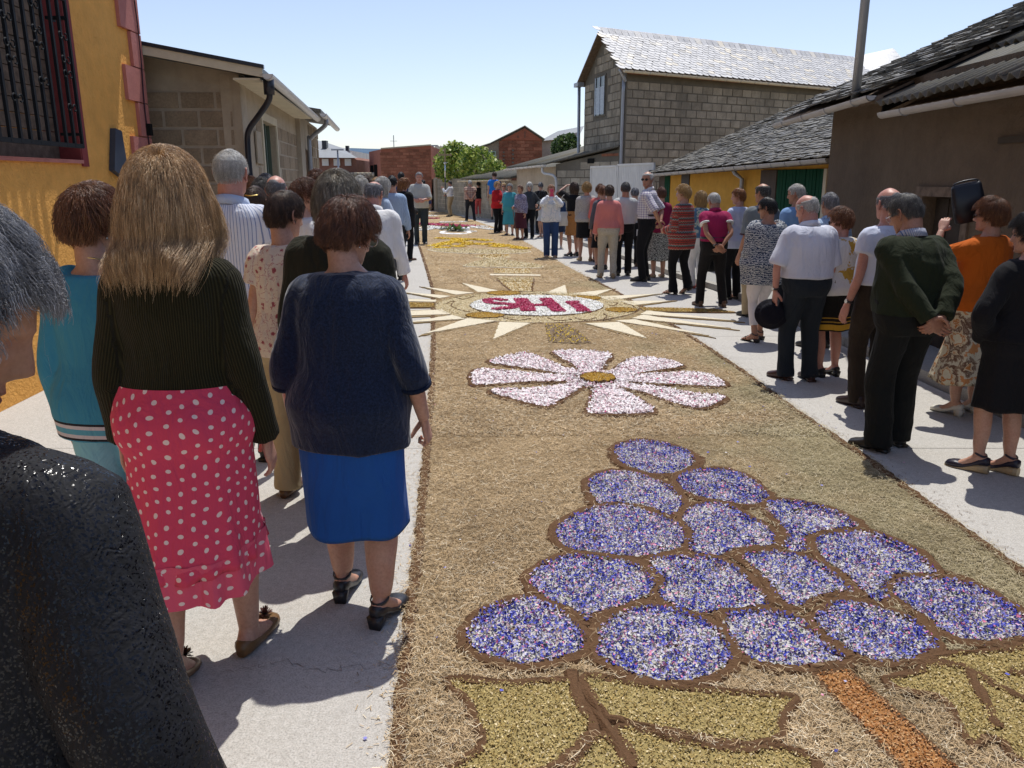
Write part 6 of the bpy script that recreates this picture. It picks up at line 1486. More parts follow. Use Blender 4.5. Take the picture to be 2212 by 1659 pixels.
    for (S0, el, wr, sx, hnd, pal) in arms:
        d = wr - el; d /= np.linalg.norm(d)
        if hnd == 'flat' and pal[2] == -1: d = np.array([-sx*.8, .1, .1]); d /= np.linalg.norm(d)
        A_ = s.get('arms', ('down','down'))[0 if sx < 0 else 1]
        if A_ == 'back': d = np.array([-sx*.75, .02, -.62 if sx > 0 else -.5]); d /= np.linalg.norm(d)
        if A_ == 'front': d = np.array([-sx*.8, .35, -.15]); d /= np.linalg.norm(d)
        if A_ == 'phone': d = np.array([-sx*.25, .1, .9]); d /= np.linalg.norm(d)
        zz = -(pal - (pal @ d)*d); zz /= np.linalg.norm(zz) + 1e-9; yy = np.cross(zz, d)
        up = np.array([0, 1, .2]) if A_ in ('down', 'fistdown', 'bent', 'link', 'hip') else np.array([0, .2, 1]) if A_ in ('front', 'face', 'shade') else np.array([0, -.2, 1]); mir = 1.0
        if yy @ up < 0: mir = -1.0
        V_, F_ = HAND[hnd]; V2 = V_ * np.array([1, mir, 1]) * (1.0 if b.fem else 1.1); V2 = wr + V2[:, :1]*d + V2[:, 1:2]*yy + V2[:, 2:]*zz
        armhands.append((V2, [f[:, ::-1] for f in F_] if mir < 0 else F_))
    HV, HF, Ht, nh = HEADS[b.fem]
    def done(V, N, F):
        n0 = len(V); Vs_ = [V]; Fs_ = list(F); ts = [np.zeros(len(V))]; n = n0
        for V2, F2 in armhands: Vs_.append(V2); Fs_ += [f + n for f in F2]; n += len(V2); ts.append(np.zeros(len(V2)) + .12)
        VV = np.concatenate(Vs_ + [HT(HV)]); 
        hf4 = np.array([f for f in HF if len(f) == 4]) + n; Fs_.append(hf4)
        for L_ in set(len(f) for f in HF if len(f) != 4): Fs_.append(np.array([f for f in HF if len(f) == L_]) + n)
        me = fast_mesh('person', T(VV), Fs_, True); me.materials.append(skin); add_tint(me, np.concatenate(ts + [Ht]))
        o = link(bpy.data.objects.new('person', me)); o.location = (X, Y, s.get('z', 0)); o.rotation_euler = (0, 0, yaw)
        tag(o, s['label'], 'person', s.get('group')); root['o'] = o
    job(Vs, Fs, max(vx, .010), 3, done)
    SH = s.get('at_scale', 1)
    def cjob(name, parts, mat, seed2=0, amp=.004, it=4, v=None, uvax=None, fz=4.0, fx=15.0, kids=None, up=None):
        V, F = joinVF(parts)
        def fn(V, N, F, name=name):
            if amp:
                h = foldfield(V, seed + seed2, fz, fx); V = V + N * (h * amp * 1.35)[:, None]
            axes = [(np.array([0, float(b.sp(.9)), .2]), np.array([0, float(b.sp(1.4)), 1.45]), .16)]
            for (S0, el, wr, *_r) in arms: axes += [(S0, el, .052), (el, wr, .045)]
            if name in ('trousers',): axes = [(l[0], l[1], .09) for l in legs] + [(l[1], l[2], .08) for l in legs]
            best = np.full(len(V), 1e9); uv = np.zeros((len(V), 2))
            for i_, (A, B, r_) in enumerate(axes):
                d = B - A; L = np.linalg.norm(d); d = d/L; t = np.clip((V - A) @ d, 0, L); C = A + t[:, None]*d; D = V - C; dist = np.linalg.norm(D, axis=1)/r_
                e1 = np.cross(d, [0, 1., 0]); e1 /= np.linalg.norm(e1); e2 = np.cross(d, e1); ang = np.arctan2(D @ e1, D @ e2)
                m_ = dist < best; best[m_] = dist[m_]; uv[m_, 0] = ang[m_]*r_; uv[m_, 1] = (V[m_, 2] if i_ == 0 else (V[m_] - A) @ d)
            me = fast_mesh(name, T(V), F, True); me.materials.append(mat); set_uv(me, uv); o = link(bpy.data.objects.new(name, me), root['o'])
            if kids: kids(o)
        job(V, F, v or vx, it, fn)
    # --- garments
    top = s.get('top'); 
    if top:
        off = top.get('off', .014); z0 = top.get('z0', .90); st = top.get('straight', .6); zt = top.get('neck', 1.425)
        parts = [b.torso(z0, zt, off, st, 16, top.get('flare', 0.0), 32)]
        if zt > 1.40:
            parts.append(zloft([(0, float(b.sp(1.40)) - .012, 1.385, .115, .075), (0, float(b.sp(1.42)) - .010, 1.42, .080, .066), (0, float(b.sp(1.44)) - .006, zt + .01, .064, .060)], 20))
        sl = top.get('sleeve', 'long'); ro = top.get('soff', .014 + off*.4)
        for (S0, el, wr, sx, *_r) in arms:
            full = crom([S0 + (-sx*.05, 0, .012), S0 + (sx*.004, 0, -.004), S0*.55 + el*.45, el, el*.55 + wr*.45, wr], 4); rr = np.interp(np.linspace(0, 5, len(full)), range(6), np.array([.050, .050, .044, .040, .039, .030])*lf + ro)
            cut = {'long': 1.0, '34': .80, 'elbow': .66, 'short': .46, 'cap': .30, 'none': 0}[sl]; m_ = max(2, int(len(full)*cut))
            if cut:
                ra = rr[:m_].copy(); 
                if sl in ('short', 'elbow'): ra += np.linspace(0, .012, m_)
                if sl == 'long': ra[-2:] += .004
                parts.append(tube(full[:m_], ra, 16))
        mat = top['mat']
        def kids(o, top=top):
            if top.get('collar'):
                cm = top['collar']; c0 = np.array([0, float(b.sp(1.43)) - .012, 1.418]); tilt = .10 + pitch*.3; V = []; n = 28
                for (rr_, zz_) in ((nr_ + .018, -.018), (nr_ + .012, .032), (nr_ + .020, .030), (nr_ + .030, -.022)):
                    for a_ in np.linspace(0, 2*np.pi, n, endpoint=False):
                        x_, y_ = (rr_)*math.cos(a_)*1.06, rr_*math.sin(a_); V.append(c0 + (x_, y_ + tilt*zz_*2, zz_ - y_*.35 - (0.01 if y_ > 0 else 0)))
                F = [(r_*n + j, r_*n + (j+1) % n, ((r_+1) % 4)*n + (j+1) % n, ((r_+1) % 4)*n + j) for r_ in range(4) for j in range(n)]
                me = fast_mesh('collar', T(V), F, True); me.materials.append(cm); set_uv(me, np.array(V)[:, :2]); link(bpy.data.objects.new('collar', me), o)
            if top.get('cuff'):
                for (S0, el, wr, sx, *_r) in arms:
                    full = crom([S0 + (-sx*.05, 0, .012), S0 + (sx*.004, 0, -.004), S0*.55 + el*.45, el, el*.55 + wr*.45, wr], 4); rr = np.interp(np.linspace(0, 5, len(full)), range(6), np.array([.050, .050, .044, .040, .039, .030])*lf + ro)
                    m2 = max(2, int(len(full)*cut)); p_ = full[m2-1]; dd = full[m2-1] - full[m2-2]; r0 = rr[m2-1] + (.0125 if sl in ('short', 'elbow') else .003)
                    dd = dd / np.linalg.norm(dd); V_, F_ = tube([p_ - dd*.012, p_ + dd*.004], r0, 20); mk('cuff', T(V_), F_, top['cuff'], o, True)
        nm = top.get('name', 'shirt')
        cjob(nm, parts, mat, 1, top.get('amp', .0045), 4, None, kids=kids)
        if top.get('tail'):   # second visible layer below the hem
            pass
    tr = s.get('trousers')
    if tr:
        zw = tr.get('zw', 1.05); parts = [b.torso(.80, zw, tr.get('off', .012), .0, 9, 0, 28)]; hem = tr.get('hem', .035); w_ = tr.get('w', .0)
        for (hip, kn, an, toe, pf, sx) in legs:
            bot = an.copy(); bot[2] = hem + an[2] - .085 - hh
            if hem > .12: bot = kn + (an - kn) * ((kn[2] - hem) / (kn[2] - an[2])); 
            P = crom([hip + (0, -.008, .03), hip*.6 + kn*.4, kn, kn*.5 + bot*.5, bot], 4); R_ = np.interp(np.linspace(0, 4, len(P)), range(5), np.array([.100*lf, .090*lf, .070 + w_, .066 + w_, tr.get('hemw', .066) + w_]))
            parts.append(tube(P, R_, 18))
        def tk(o):
            if tr.get('belt'):
                hw, hd, yc = b.prof(zw - .02, .017); V, F = zloft([(0, float(yc), zw - .03, float(hw), float(hd)), (0, float(yc), zw + .002, float(hw) + .001, float(hd) + .001)], 36, 2.25); mk('belt', T(V), F, leather(tr['belt']), o, True)
        cjob('trousers', parts, tr['mat'], 2, tr.get('amp', .0055), 3, None, kids=tk, fz=9, fx=12)
    skt = s.get('skirt')
    if skt:
        zw, zh = skt.get('zw', 1.05), skt['hem']; n = 96; rows = 26; V = []; uv = []; fl = skt.get('flare', .03); ft_ = np.array([l[2] for l in legs]); sway = ft_[:, 1].mean()*.5; spread = abs(ft_[0, 1] - ft_[1, 1])*.22
        r = np.random.RandomState(seed + 5); phs = r.uniform(0, 6.28, 6); zs_ = np.concatenate([np.linspace(zw, zh, rows), np.linspace(zh + .01, zh + .10, 3)])
        th = np.linspace(0, 2*np.pi, n, endpoint=False)
        for i, z in enumerate(zs_):
            inner = i >= rows; f = (zw - z)/(zw - zh) if not inner else (zw - z)/(zw - zh)
            zz_ = max(z, .82); hw, hd, yc = b.prof(zz_, skt.get('off', .014)); below = np.clip((.84 - z)/.35, 0, 1.3)
            hw = float(hw) + fl*f*f + (-.012*below if fl < .03 else 0); hd = float(hd) + fl*f*f + spread*f + .006*below; yc = float(yc)*(1 - .7*below) + sway*f*f
            wv = skt.get('wave', .006) * max(0, f - .15); ww = np.sin(th*skt.get('nw', 7) + phs[0] + z*3) + .6*np.sin(th*(skt.get('nw', 7)*1.7//1) + phs[1]) + .5*np.sin(th*3 + phs[2] + 5*z)
            if inner: hw -= .004; hd -= .004
            ca, sa = np.cos(th), np.sin(th); rx_ = (hw + ww*wv); ry_ = (hd + ww*wv); zz = np.full(n, z)
            if skt.get('ruffle') and f > .80 and not inner:
                q = (f - .80)/.2; rx_ = rx_ + .012*q*np.sin(th*16 + phs[3]) + .008*q; ry_ = ry_ + .012*q*np.sin(th*16 + phs[3]) + .008*q
            slant = skt.get('slant', 0.0)*f*ca
            V.append(np.stack([rx_*np.sign(ca)*np.abs(ca)**.93, yc + ry_*np.sign(sa)*np.abs(sa)**.93, zz + slant + wv*.8*np.sin(th*5 + phs[4])], 1)); uv.append(np.stack([((th + np.pi*1.5) % (2*np.pi) - np.pi)*.19, np.full(n, z)], 1))
        V = np.concatenate(V); uv = np.concatenate(uv); R2 = len(zs_); F = np.array([(i*n + (j+1) % n, i*n + j, (i+1)*n + j, (i+1)*n + (j+1) % n) for i in range(R2-1) for j in range(n)])
        def mkskirt(V=V, F=F, uv=uv):
            h = foldfield(V, seed + 3, 3, 12); c_ = V.copy(); c_[:, 0] *= 0; c_[:, 1] = 0; nrm = V*[1,1,0]; nrm /= np.linalg.norm(nrm, axis=1)[:, None] + 1e-6
            V2 = V + nrm*(h*skt.get('amp', .004))[:, None]; me = fast_mesh('skirt', T(V2), F, True); me.materials.append(skt['mat']); set_uv(me, uv); o = link(bpy.data.objects.new('skirt', me), root['o'])
            if skt.get('layer'):       # second sheer frill lower down
                zl = skt['layer']; VV = []; uu = []
                for i, f in enumerate(np.linspace(0, 1, 7)):
                    z = zh + .05 - (zh + .05 - zl)*f; base = V[(rows-3)*n:(rows-2)*n]; c0 = base.mean(0)
                    q = base - c0; q = q*(1 + .02*f) ; ln = np.linalg.norm(q[:, :2], axis=1)[:, None]; q[:, :2] *= (ln + (.016*f*np.sin(th*11 + 1.3))[:, None])/ln; q[:, 2] = 0
                    VV.append(q + [c0[0], c0[1], 0] + np.stack([th*0, th*0, z + .012*np.sin(th*3 + 1) + skt.get('lslant', 0)*np.cos(th)], 1)); uu.append(np.stack([((th + np.pi*1.5) % (2*np.pi) - np.pi)*.19, np.full(n, z)], 1))
                Fq = np.array([(i*n + (j+1) % n, i*n + j, (i+1)*n + j, (i+1)*n + (j+1) % n) for i in range(6) for j in range(n)])
                me = fast_mesh('frill', T(np.concatenate(VV)), Fq, True); me.materials.append(skt['lmat']); set_uv(me, np.concatenate(uu)); link(bpy.data.objects.new('frill', me), o)
        after.append(mkskirt)
    # --- shoes
    sm = s.get('shoemat', leather((.02,.018,.016)))
    def mkshoes():
        hh_, off, tops = SHOES[shoe]
        for (hip, kn, an, toe, pf, sx) in legs:
            V, F = foot_mesh(hh, off, tops, -.002 if hh < .02 else .0); parts = [(V, F)]
            if hh > .02 and shoe != 'wedge': q = MB().hexa([(-.024,-.068,-.001),(.024,-.068,-.001),(.020,-.022,-.001),(-.020,-.022,-.001),(-.032,-.074,hh+.012),(.032,-.074,hh+.012),(.030,-.010,hh+.012),(-.030,-.010,hh+.012)]); parts.append((np.array(q.V), q.F))
            if shoe == 'oxford': q = MB().hexa([(-.034,-.07,-.001),(.034,-.07,-.001),(.032,-.0,-.001),(-.032,-.0,-.001),(-.036,-.074,.022),(.036,-.074,.022),(.034,.0,.022),(-.034,.0,.022)]); parts.append((np.array(q.V), q.F))
            if shoe in ('sandal',):
                for yy, zz in ((.13, .048), (.10, .060)): P_ = [(.046*math.cos(t), yy, hh*max(0,(.095-yy)/.115) + (zz)*math.sin(t)) for t in np.linspace(0, math.pi, 9)]; parts.append(tube(P_, [(.010, .003)]*9, 6, ref=(0,1,0)))
            if s.get('strap', shoe == 'sandal'):
                P_ = [(.037*math.cos(t), -.012 + .040*math.sin(t), hh + .072 + .012*math.sin(t)) for t in np.linspace(0, 2*math.pi, 15)]; parts.append(tube(P_, [(.0035, .008)]*15, 6, ref=(0,0,1)))
            V, F = joinVF(parts); V = rotx(V - (0, .10, 0), -pf*.9) + (0, .10, 0); V = rotz(V, toe) + (an[0], an[1], an[2] - .085 - hh - math.sin(pf)*.12)
            o = mk('shoe', T(V), F, sm, root['o'], True)
            if shoe == 'wedge' or (s.get('solemat') is not None):
                sV, sF = foot_mesh(0, .008, [hh+.005, hh+.004, hh+.003, hh*.8+.003, hh*.25+.006, .010, .008, .007, .005], -.002); sV = rotz(rotx(sV - (0,.10,0), -pf*.9) + (0,.10,0), toe) + (an[0], an[1], an[2] - .085 - hh - math.sin(pf)*.12); mk('sole', T(sV), sF, s.get('solemat') or leather((.45,.35,.2)), o)
    after.append(mkshoes)
    # --- hair
    hair = s.get('hair')
    def mkhair():
        style, colr = hair[:2]; hm, cm = hairmats(colr); RSS = np.random.RandomState(seed + 9)
        vol = {'mens': .007, 'short': .010, 'fluffy': .026, 'curly': .030, 'bob': .022, 'long': .034, 'crop': .004, 'bald': .003, 'thin': .004, 'bun': .010}[style]
        base = HV[:nh]; x, y, z = base.T
        hl = .052 if style in ('bob', 'long', 'fluffy', 'curly') else .060
        front = y > np.where(z > hl, .2, np.where(z > .0, .045 - (.03 - z)*.2, .018 if style in ('bob', 'long', 'curly', 'fluffy') else .008))
        low = np.where(np.abs(x) > .045, -.028 if b.fem else -.012, -.052 if b.fem else -.040) - (.03 if style in ('bob', 'long') else 0) + (.0 if not style == 'crop' else .004)
        lowm = z < np.where(y < -.03, low - .018, low)
        mask = ~(front | lowm)
        if style in ('bald', 'thin'): mask &= ~((z > (.062 if style == 'bald' else .088)) & (y > -.075)) | (z < .03)
        if style == 'bald': mask &= ~((y > .0) & (z > .045))
        puff = np.clip((z + .06)/.12, .25, 1) if style not in ('bob', 'long') else np.clip((z + .14)/.14, .5, 1)
        c0 = np.array([0, -.005, .02]); nrm = base - c0; nrm /= np.linalg.norm(nrm, axis=1)[:, None]
        lump = 1 + .25*foldfield(base*9, seed + 2, 3, 3)
        cap = base + nrm*(.0030 + vol*.42*puff*lump)[:, None]
        n_ = 56; fidx = [f for f in HF if len(f) == 4 and max(f) < nh and mask[list(f)].all()]
        capo = None
        if fidx:
            used = sorted(set(i for f in fidx for i in f)); mp_ = {u: i for i, u in enumerate(used)}; F = [tuple(mp_[i] for i in f) for f in fidx]; V = cap[used]
            top_i = [i for i in range(nh) if z[i] > .1165]
            if all(mask[i] for i in top_i) and top_i: tv = [mp_[i] for i in top_i if i in mp_]; F.append(tuple(tv)) if len(tv) > 2 else None
            # skirt the edge down to the scalp so that the cap has thickness
            edges = {}
            for f in F:
                for a_, b_ in zip(f, f[1:] + f[:1]): edges[(a_, b_)] = edges.get((a_, b_), 0) + 1
            bd = [(a_, b_) for (a_, b_) in edges if (b_, a_) not in edges]; inner = {}; VV = list(V)
            for a_, b_ in bd:
                for q in (a_, b_):
                    if q not in inner: inner[q] = len(VV); VV.append(base[used[q]] - nrm[used[q]]*.004)
                F.append((b_, a_, inner[a_], inner[b_]))
            me = fast_mesh('hair', T(HT(np.array(VV))), F, True); me.materials.append(cm); capo = link(bpy.data.objects.new('hair', me), root['o'])
        # strands
        N = {0: 650, 1: 2400, 2: 8000}[near]; N = int(N * {'long': 1.6, 'bob': 1.2, 'crop': 1.3, 'bald': .5, 'thin': .8}.get(style, 1)); N = s.get('nhair', N)
        rad = s.get('hrad', {0: .0020, 1: .0011, 2: .00060}[near]) * (1.0 if style not in ('crop', 'bald', 'thin') else .8)
        idx = np.where(mask)[0]; area = np.clip(np.hypot(x[idx], y[idx] + .005), .004, None); area /= area.sum(); pick = idx[RSS.choice(len(idx), size=N, p=area)]; wts = base[pick] + RSS.normal(0, .004, (N, 3))
        tpk = RSS.uniform(0, 1, N) < .14
        if mask[z > .115].all() and len(z[z > .115]): r_ = RSS.uniform(0, .035, N)**1.0; a_t = RSS.uniform(0, 6.28, N); tp3 = np.stack([r_*np.cos(a_t), -.008 + r_*np.sin(a_t), .1165 - r_*r_*8], 1); wts = np.where(tpk[:, None], tp3, wts)
        cr3 = np.array([.008, -.062, .0]); cpk = (RSS.uniform(0, 1, N) < .12) & mask[(np.abs(x) < .02) & (z > .08) & (z < .1)].all(); o2 = RSS.normal(0, .022, (N, 2)); zc_ = .012 + .1045*np.sqrt(np.clip(1 - ((o2[:, 0]+.008)/.0765)**2 - ((o2[:, 1]-.050)/.101)**2, 0, 1)); wts = np.where(cpk[:, None], np.stack([o2[:, 0] + .008, o2[:, 1] - .055, zc_], 1), wts)
        nn = wts - c0; nn /= np.linalg.norm(nn, axis=1)[:, None]
        K = {'mens': 6, 'short': 7, 'fluffy': 8, 'curly': 9, 'bob': 11, 'long': 11, 'crop': 4, 'bald': 4, 'thin': 5, 'bun': 7}[style]
        frontal = (y[pick] > .0) & (z[pick] > .02)
        step = {'mens': .0062, 'short': .0085, 'fluffy': .0088, 'curly': .0075, 'bob': .0165, 'long': .0210, 'crop': .0038, 'bald': .004, 'thin': .007, 'bun': .013}[style] * RSS.uniform(.62, 1.15, N)
        if style == 'long': step = step * np.clip(.62 + 2.6*(z[pick] + .08), .62, 1.12) * RSS.uniform(.80, 1.34, N)
        if style in ('mens', 'short', 'fluffy', 'curly', 'crop', 'thin', 'bald'): step = np.where(frontal, step*.45, step)
        pos = wts + nn*.002; P_ = [pos.copy()]; crown = np.array([.008, -.055, .098]); offl = RSS.uniform(.38, 1.12, N)*vol + .005
        rx3 = np.array([.0775, .098, .100]); cc = np.array([0, -.004, .012])
        d = None; ph = RSS.uniform(0, 6.28, N); cl = np.floor((nn @ np.array([37., 11., 23.]))*1.2); clr = np.sin(cl*12.9)*3.0
        for i in range(1, K):
            q = pos - cc; nl = q / rx3**2; nl /= np.linalg.norm(nl, axis=1)[:, None]
            away = pos - crown; away -= (away*nl).sum(1)[:, None]*nl; away /= np.linalg.norm(away, axis=1)[:, None] + 1e-6
            g = np.array([0, -.12, -1.0]); 
            dirn = away*1.0 + g*((.12 if style == 'fluffy' else .25) if style not in ('bob', 'long') else .75 + .12*i) + nl*(.35 if i < 3 and vol > .02 else -.05)
            if style in ('mens', 'short', 'fluffy', 'crop', 'thin', 'bald'): dirn += np.array([0, -.35, 0])*(z[pick] < .02)[:, None]
            wig = s['wig'] if s.get('wig') else .30 if style in ('curly',) else .26 if style in ('fluffy', 'long') else .18 if style in ('bob', 'short') else .10
            dirn += nl*0 + wig*np.stack([np.sin(ph*.4 + clr + i*(1.5 if style == 'curly' else .55)), np.cos(clr*1.7 + i*(1.3 if style == 'curly' else .5)), .8*np.sin(clr*2.3 + i*(1.7 if style == 'curly' else .6))], 1)*(2.4 if style == 'curly' else 1) + RSS.normal(0, .09, (N, 3))
            if style in ('bob', 'long'):
                ro_ = pos[:, :2] - [0, -.015]; ro_ /= np.linalg.norm(ro_, axis=1)[:, None] + 1e-6; kx = (.55 if i < 8 else .10) if style == 'long' else (.30 if i < 6 else -.35)
                dirn[:, :2] += ro_*kx*np.clip((.06 - pos[:, 2])/.06, 0, 1)[:, None]
                fcl = (pos[:, 1] > .035) & (pos[:, 2] < .05); dirn[fcl, 1] -= .9; dirn[fcl, 0] += np.sign(pos[fcl, 0])*.7
            dirn /= np.linalg.norm(dirn, axis=1)[:, None]; stp = step.copy()
            if style not in ('bob', 'long'):
                lowl = np.where(pos[:, 1] < -.035, -.078 if b.fem else -.058, np.where(np.abs(pos[:, 0]) > .05, -.022, -.05)); stp = np.where(pos[:, 2] < lowl, step*.12, step)
                earz = (np.abs(pos[:, 0]) > .055) & (pos[:, 1] > -.03) & (pos[:, 2] < .0); stp = np.where(earz, step*.2, stp)
            pos = pos + dirn*stp[:, None]
            q = pos - cc; lev = np.linalg.norm(q/(rx3 + offl[:, None]), axis=1); ins = (lev < 1) & (pos[:, 2] > -.07); pos[ins] = cc + q[ins]/lev[ins][:, None]
            if style in ('bob', 'long'):
                bl = pos[:, 2] <= -.07; rr_ = np.linalg.norm(pos[:, :2] - [0, -.02], axis=1); need = .066 + offl*.9 + (.030 if style == 'long' else 0); fx_ = bl & (rr_ < need); pos[fx_, :2] = [0, -.02] + (pos[fx_, :2] - [0, -.02])*(need[fx_]/rr_[fx_])[:, None]
                if style == 'long': lowz = (pos[:, 2] < -.13) & (pos[:, 1] > -.135 - offl); pos[lowz, 1] -= .016
            P_.append(pos.copy())
        P3 = np.stack(P_, 1); W3 = T(HT(P3.reshape(-1, 3)))
        hcv = bpy.data.hair_curves.new('hair_strands'); hcv.add_curves([K]*N); hcv.position_data.foreach_set('vector', W3.astype(np.float32).ravel())
        ra = (np.tile(np.linspace(1, .45, K), N)*rad).astype(np.float32); at = hcv.attributes.get('radius') or hcv.attributes.new('radius', 'FLOAT', 'POINT'); at.data.foreach_set('value', ra)
        hcv.materials.append(hm); o = bpy.data.objects.new('hair_strands', hcv); link(o, capo or root['o']); tag(o, kind='stuff')
    if hair: after.append(mkhair)
    def mkface():
        for sx in (-1, 1):
            if s.get('eyes', 1) and (near or abs(yaw) > 1.4):
                th = np.linspace(0, 2*np.pi, 10, endpoint=False); V, F = zloft([(sx*.031, .0735, -.0045, .009, .005), (sx*.031, .0738, -.0005, .0125, .0085), (sx*.031, .0735, .0035, .009, .005)], 12); mk('eye', T(HT(V)), F, EYE, root['o'], True)
        if s.get('glasses'):
            g = MB(); dark = s['glasses'] == 'sun'
            for sx in (-1, 1):
                pts = [(sx*.033 + .026*math.cos(t), .094 - abs(math.cos(t))*.0, -.003 + .019*math.sin(t)) for t in np.linspace(0, 2*np.pi, 15)]
                if dark: g.prism([p for p in pts[:-1]], (0, .003, 0))
                else: g.tube(pts, .0014, 5)
                g.tube([(sx*.058, .092, .002), (sx*.074, .06, .004), (sx*.080, .0, .004), (sx*.080, -.01, -.006)], .0018, 5)
            g.tube([(-.008, .095, .002), (.008, .095, .002)], .0016, 5)
            mk('sunglasses' if dark else 'spectacles', T(HT(np.array(g.V))), g.F, LENS if dark else SILVER, root['o'])
        if s.get('earring') is not None:
            for sx in (-1, 1): V, F = zloft([(sx*.083, -.002, -.056, .002, .002), (sx*.083, -.002, -.052, .0045, .0045), (sx*.083, -.002, -.048, .002, .002)], 8); mk('earring', T(HT(V)), F, SILVER, root['o'], True)
        if s.get('watch') is not None:
            (S0, el, wr, sx, *_r) = arms[s['watch']]; d = wr - el; d /= np.linalg.norm(d); V, F = tube([wr - d*.035, wr - d*.017], .031, 14); w_ = mk('watch', T(V), F, leather((.03,.02,.02)), root['o'], True)
            c_ = wr - d*.026 + np.array([sx*.030, -.008, 0]); V, F = tube([c_ - (sx*.002, 0, 0), c_ + (sx*.005, 0, 0)], .016, 12); mk('dial', T(V), F, SILVER, w_)
        if s.get('necklace'):
            P_ = [(.072*math.cos(t), ny - .006 + .066*math.sin(t), 1.432 - .03*math.sin(t)) for t in np.linspace(0, 2*np.pi, 30)]; V, F = tube(P_, .0016, 5); mk('necklace', T(V), F, GOLDM, root['o'])
    after.append(mkface)
    if s.get('extra'): after.append(lambda: s['extra'](root['o'], T, HT, arms, legs, b))
    s['_arms'] = arms; s['_T'] = T; s['_root'] = root; s['_HT'] = HT
    PENDING.append(after)
    return s
PENDING = []
def build_people(L):
    for s in L: person(s)
    run_jobs()
    for a in PENDING:
        for f in a: f()
    PENDING.clear()
def worldpt(s, P):
    """a point of the person's own space -> the street"""
    P = s['_T'](np.array(P)); c_, q = math.cos(s.get('yaw', 0)), math.sin(s.get('yaw', 0)); X, Y = s['at']; return (X + P[0]*c_ - P[1]*q, Y + P[0]*q + P[1]*c_, P[2] + s.get('z', 0))
# ================================================================== THE CROWD
def who(x, ytop, Y, vol=.02):
    p = atY(x, ytop, Y); return dict(at=(p[0], Y), h=p[2] - vol)
def C(r, g, b, *a, **k): return cloth((r, g, b), *a, **k)
BLACKC = C(.012,.012,.014); DARKT = C(.018,.02,.026, sheen=.05); NAVYT = C(.015,.022,.045); KHAKI = C(.42,.33,.20); WHITEC = C(.72,.72,.72); JEAN = C(.035,.07,.17); GREYT = C(.06,.065,.075)
BEIGE = C(.50,.46,.38, 'tweed'); PALEBLUE = C(.42,.52,.66); CHECKB = C(.40,.52,.68, 'check', c2=(.18,.28,.45), w=.018); LILAC = C(.60,.62,.72)
BROWNSH = leather((.10,.05,.025)); TANSH = leather((.38,.26,.14)); WHITESH = leather((.66,.63,.55)); BLACKSH = leather((.014,.013,.013)); REDSH = leather((.35,.04,.03))
STEP = ((-.09, .10, 0), (.09, -.12, 0, -.1, .5)); STEP2 = ((-.09, -.13, 0, .1, .5), (.09, .12, 0)); APART = ((-.15, .05, 0), (.17, -.10, 0, -.2, .1))
F_ROSE = [(0,(.30,.07,.09)),(.40,(.44,.17,.17)),(.46,(.66,.57,.47)),(.66,(.70,.62,.52)),(.74,(.45,.20,.20)),(.78,(.70,.62,.52))]
F_TROP = [(0,(.62,.56,.40)),(.34,(.66,.60,.44)),(.46,(.50,.20,.06)),(.52,(.62,.52,.36)),(.60,(.16,.09,.06)),(.66,(.28,.20,.14)),(.72,(.60,.55,.42)),(.84,(.55,.25,.10))]
P = []
def add(base, label, **k): base = dict(base); base.update(k); base['label'] = label; P.append(base); return base
LG = 'people standing along the left side of the carpet'; RG = 'people lined up along the right side of the carpet'
def pompons(o, T, legs):
    for (hip, kn, an, toe, pf, sx) in legs:
        c_ = rotz(np.array([[0, .135, .055 - .0]]), toe)[0] + (an[0], an[1], 0); n_ = 120; a0 = RS.uniform(0, 6.28, n_); el = RS.uniform(-.1, 1.4, n_)
        d_ = np.stack([np.cos(a0)*np.cos(el), np.sin(a0)*np.cos(el), np.sin(el)], 1)*RS.uniform(.022, .034, n_)[:, None]; w_ = np.stack([-np.sin(a0), np.cos(a0), 0*a0], 1)*.0022
        V = np.stack([c_ - w_, c_ + w_, c_ + d_ + w_, c_ + d_ - w_], 1).reshape(-1, 3); mk('tassel', T(V), np.arange(n_)[:, None]*4 + np.array([[0,1,2,3]]), leather((.09,.035,.03)), o)
# ---- left side, near to far
L1 = add(who(14, 440, 1.10, .03), 'grey haired woman in glittering black jacket at the bottom left corner', at=(-.675, .83), h=1.605, sex='f', near=2, lean=.10, yaw=-.06, head=(.42, -1.02, 0), hair=('fluffy', 'grey'), nhair=26000, hrad=.00034, wig=.34, eyes=0,
    top=dict(mat=C(.003,.0035,.006, 'sparkle', rough=.3), off=.014, soff=.026, z0=.80, straight=.0, name='jacket', amp=.007), skirt=dict(mat=BLACKC, hem=.4, zw=1.0), shoe='pump', arms=('down', ((.17, -.05, -.48), (.6, -1, -.2), 'relax')), fat=.60, wd=1.16, hs=1.06, skin=1)
L2 = add(who(212, 392, 2.72, .025), 'woman in turquoise knit top with striped hem and pale aqua trousers', at=(-1.445, 2.80), sex='f', near=2, yaw=-.12, head=(.12, -.55, 0), hair=('fluffy', 'copper'), fat=.42, wd=1.0,
    top=dict(mat=C(.05,.24,.36, 'bands', z0=.800, h=.070, stops=[(0,(.02,.02,.025)),(.14,(.55,.50,.52)),(.34,(.10,.32,.42)),(.66,(.55,.50,.52)),(.86,(.02,.02,.025))]), off=.024, z0=.79, neck=1.40, amp=.003, straight=.45, name='knit_top'), trousers=dict(mat=C(.22,.47,.56), w=.006, off=.006, zw=.98), necklace=1, earring=1, shoe='flat')
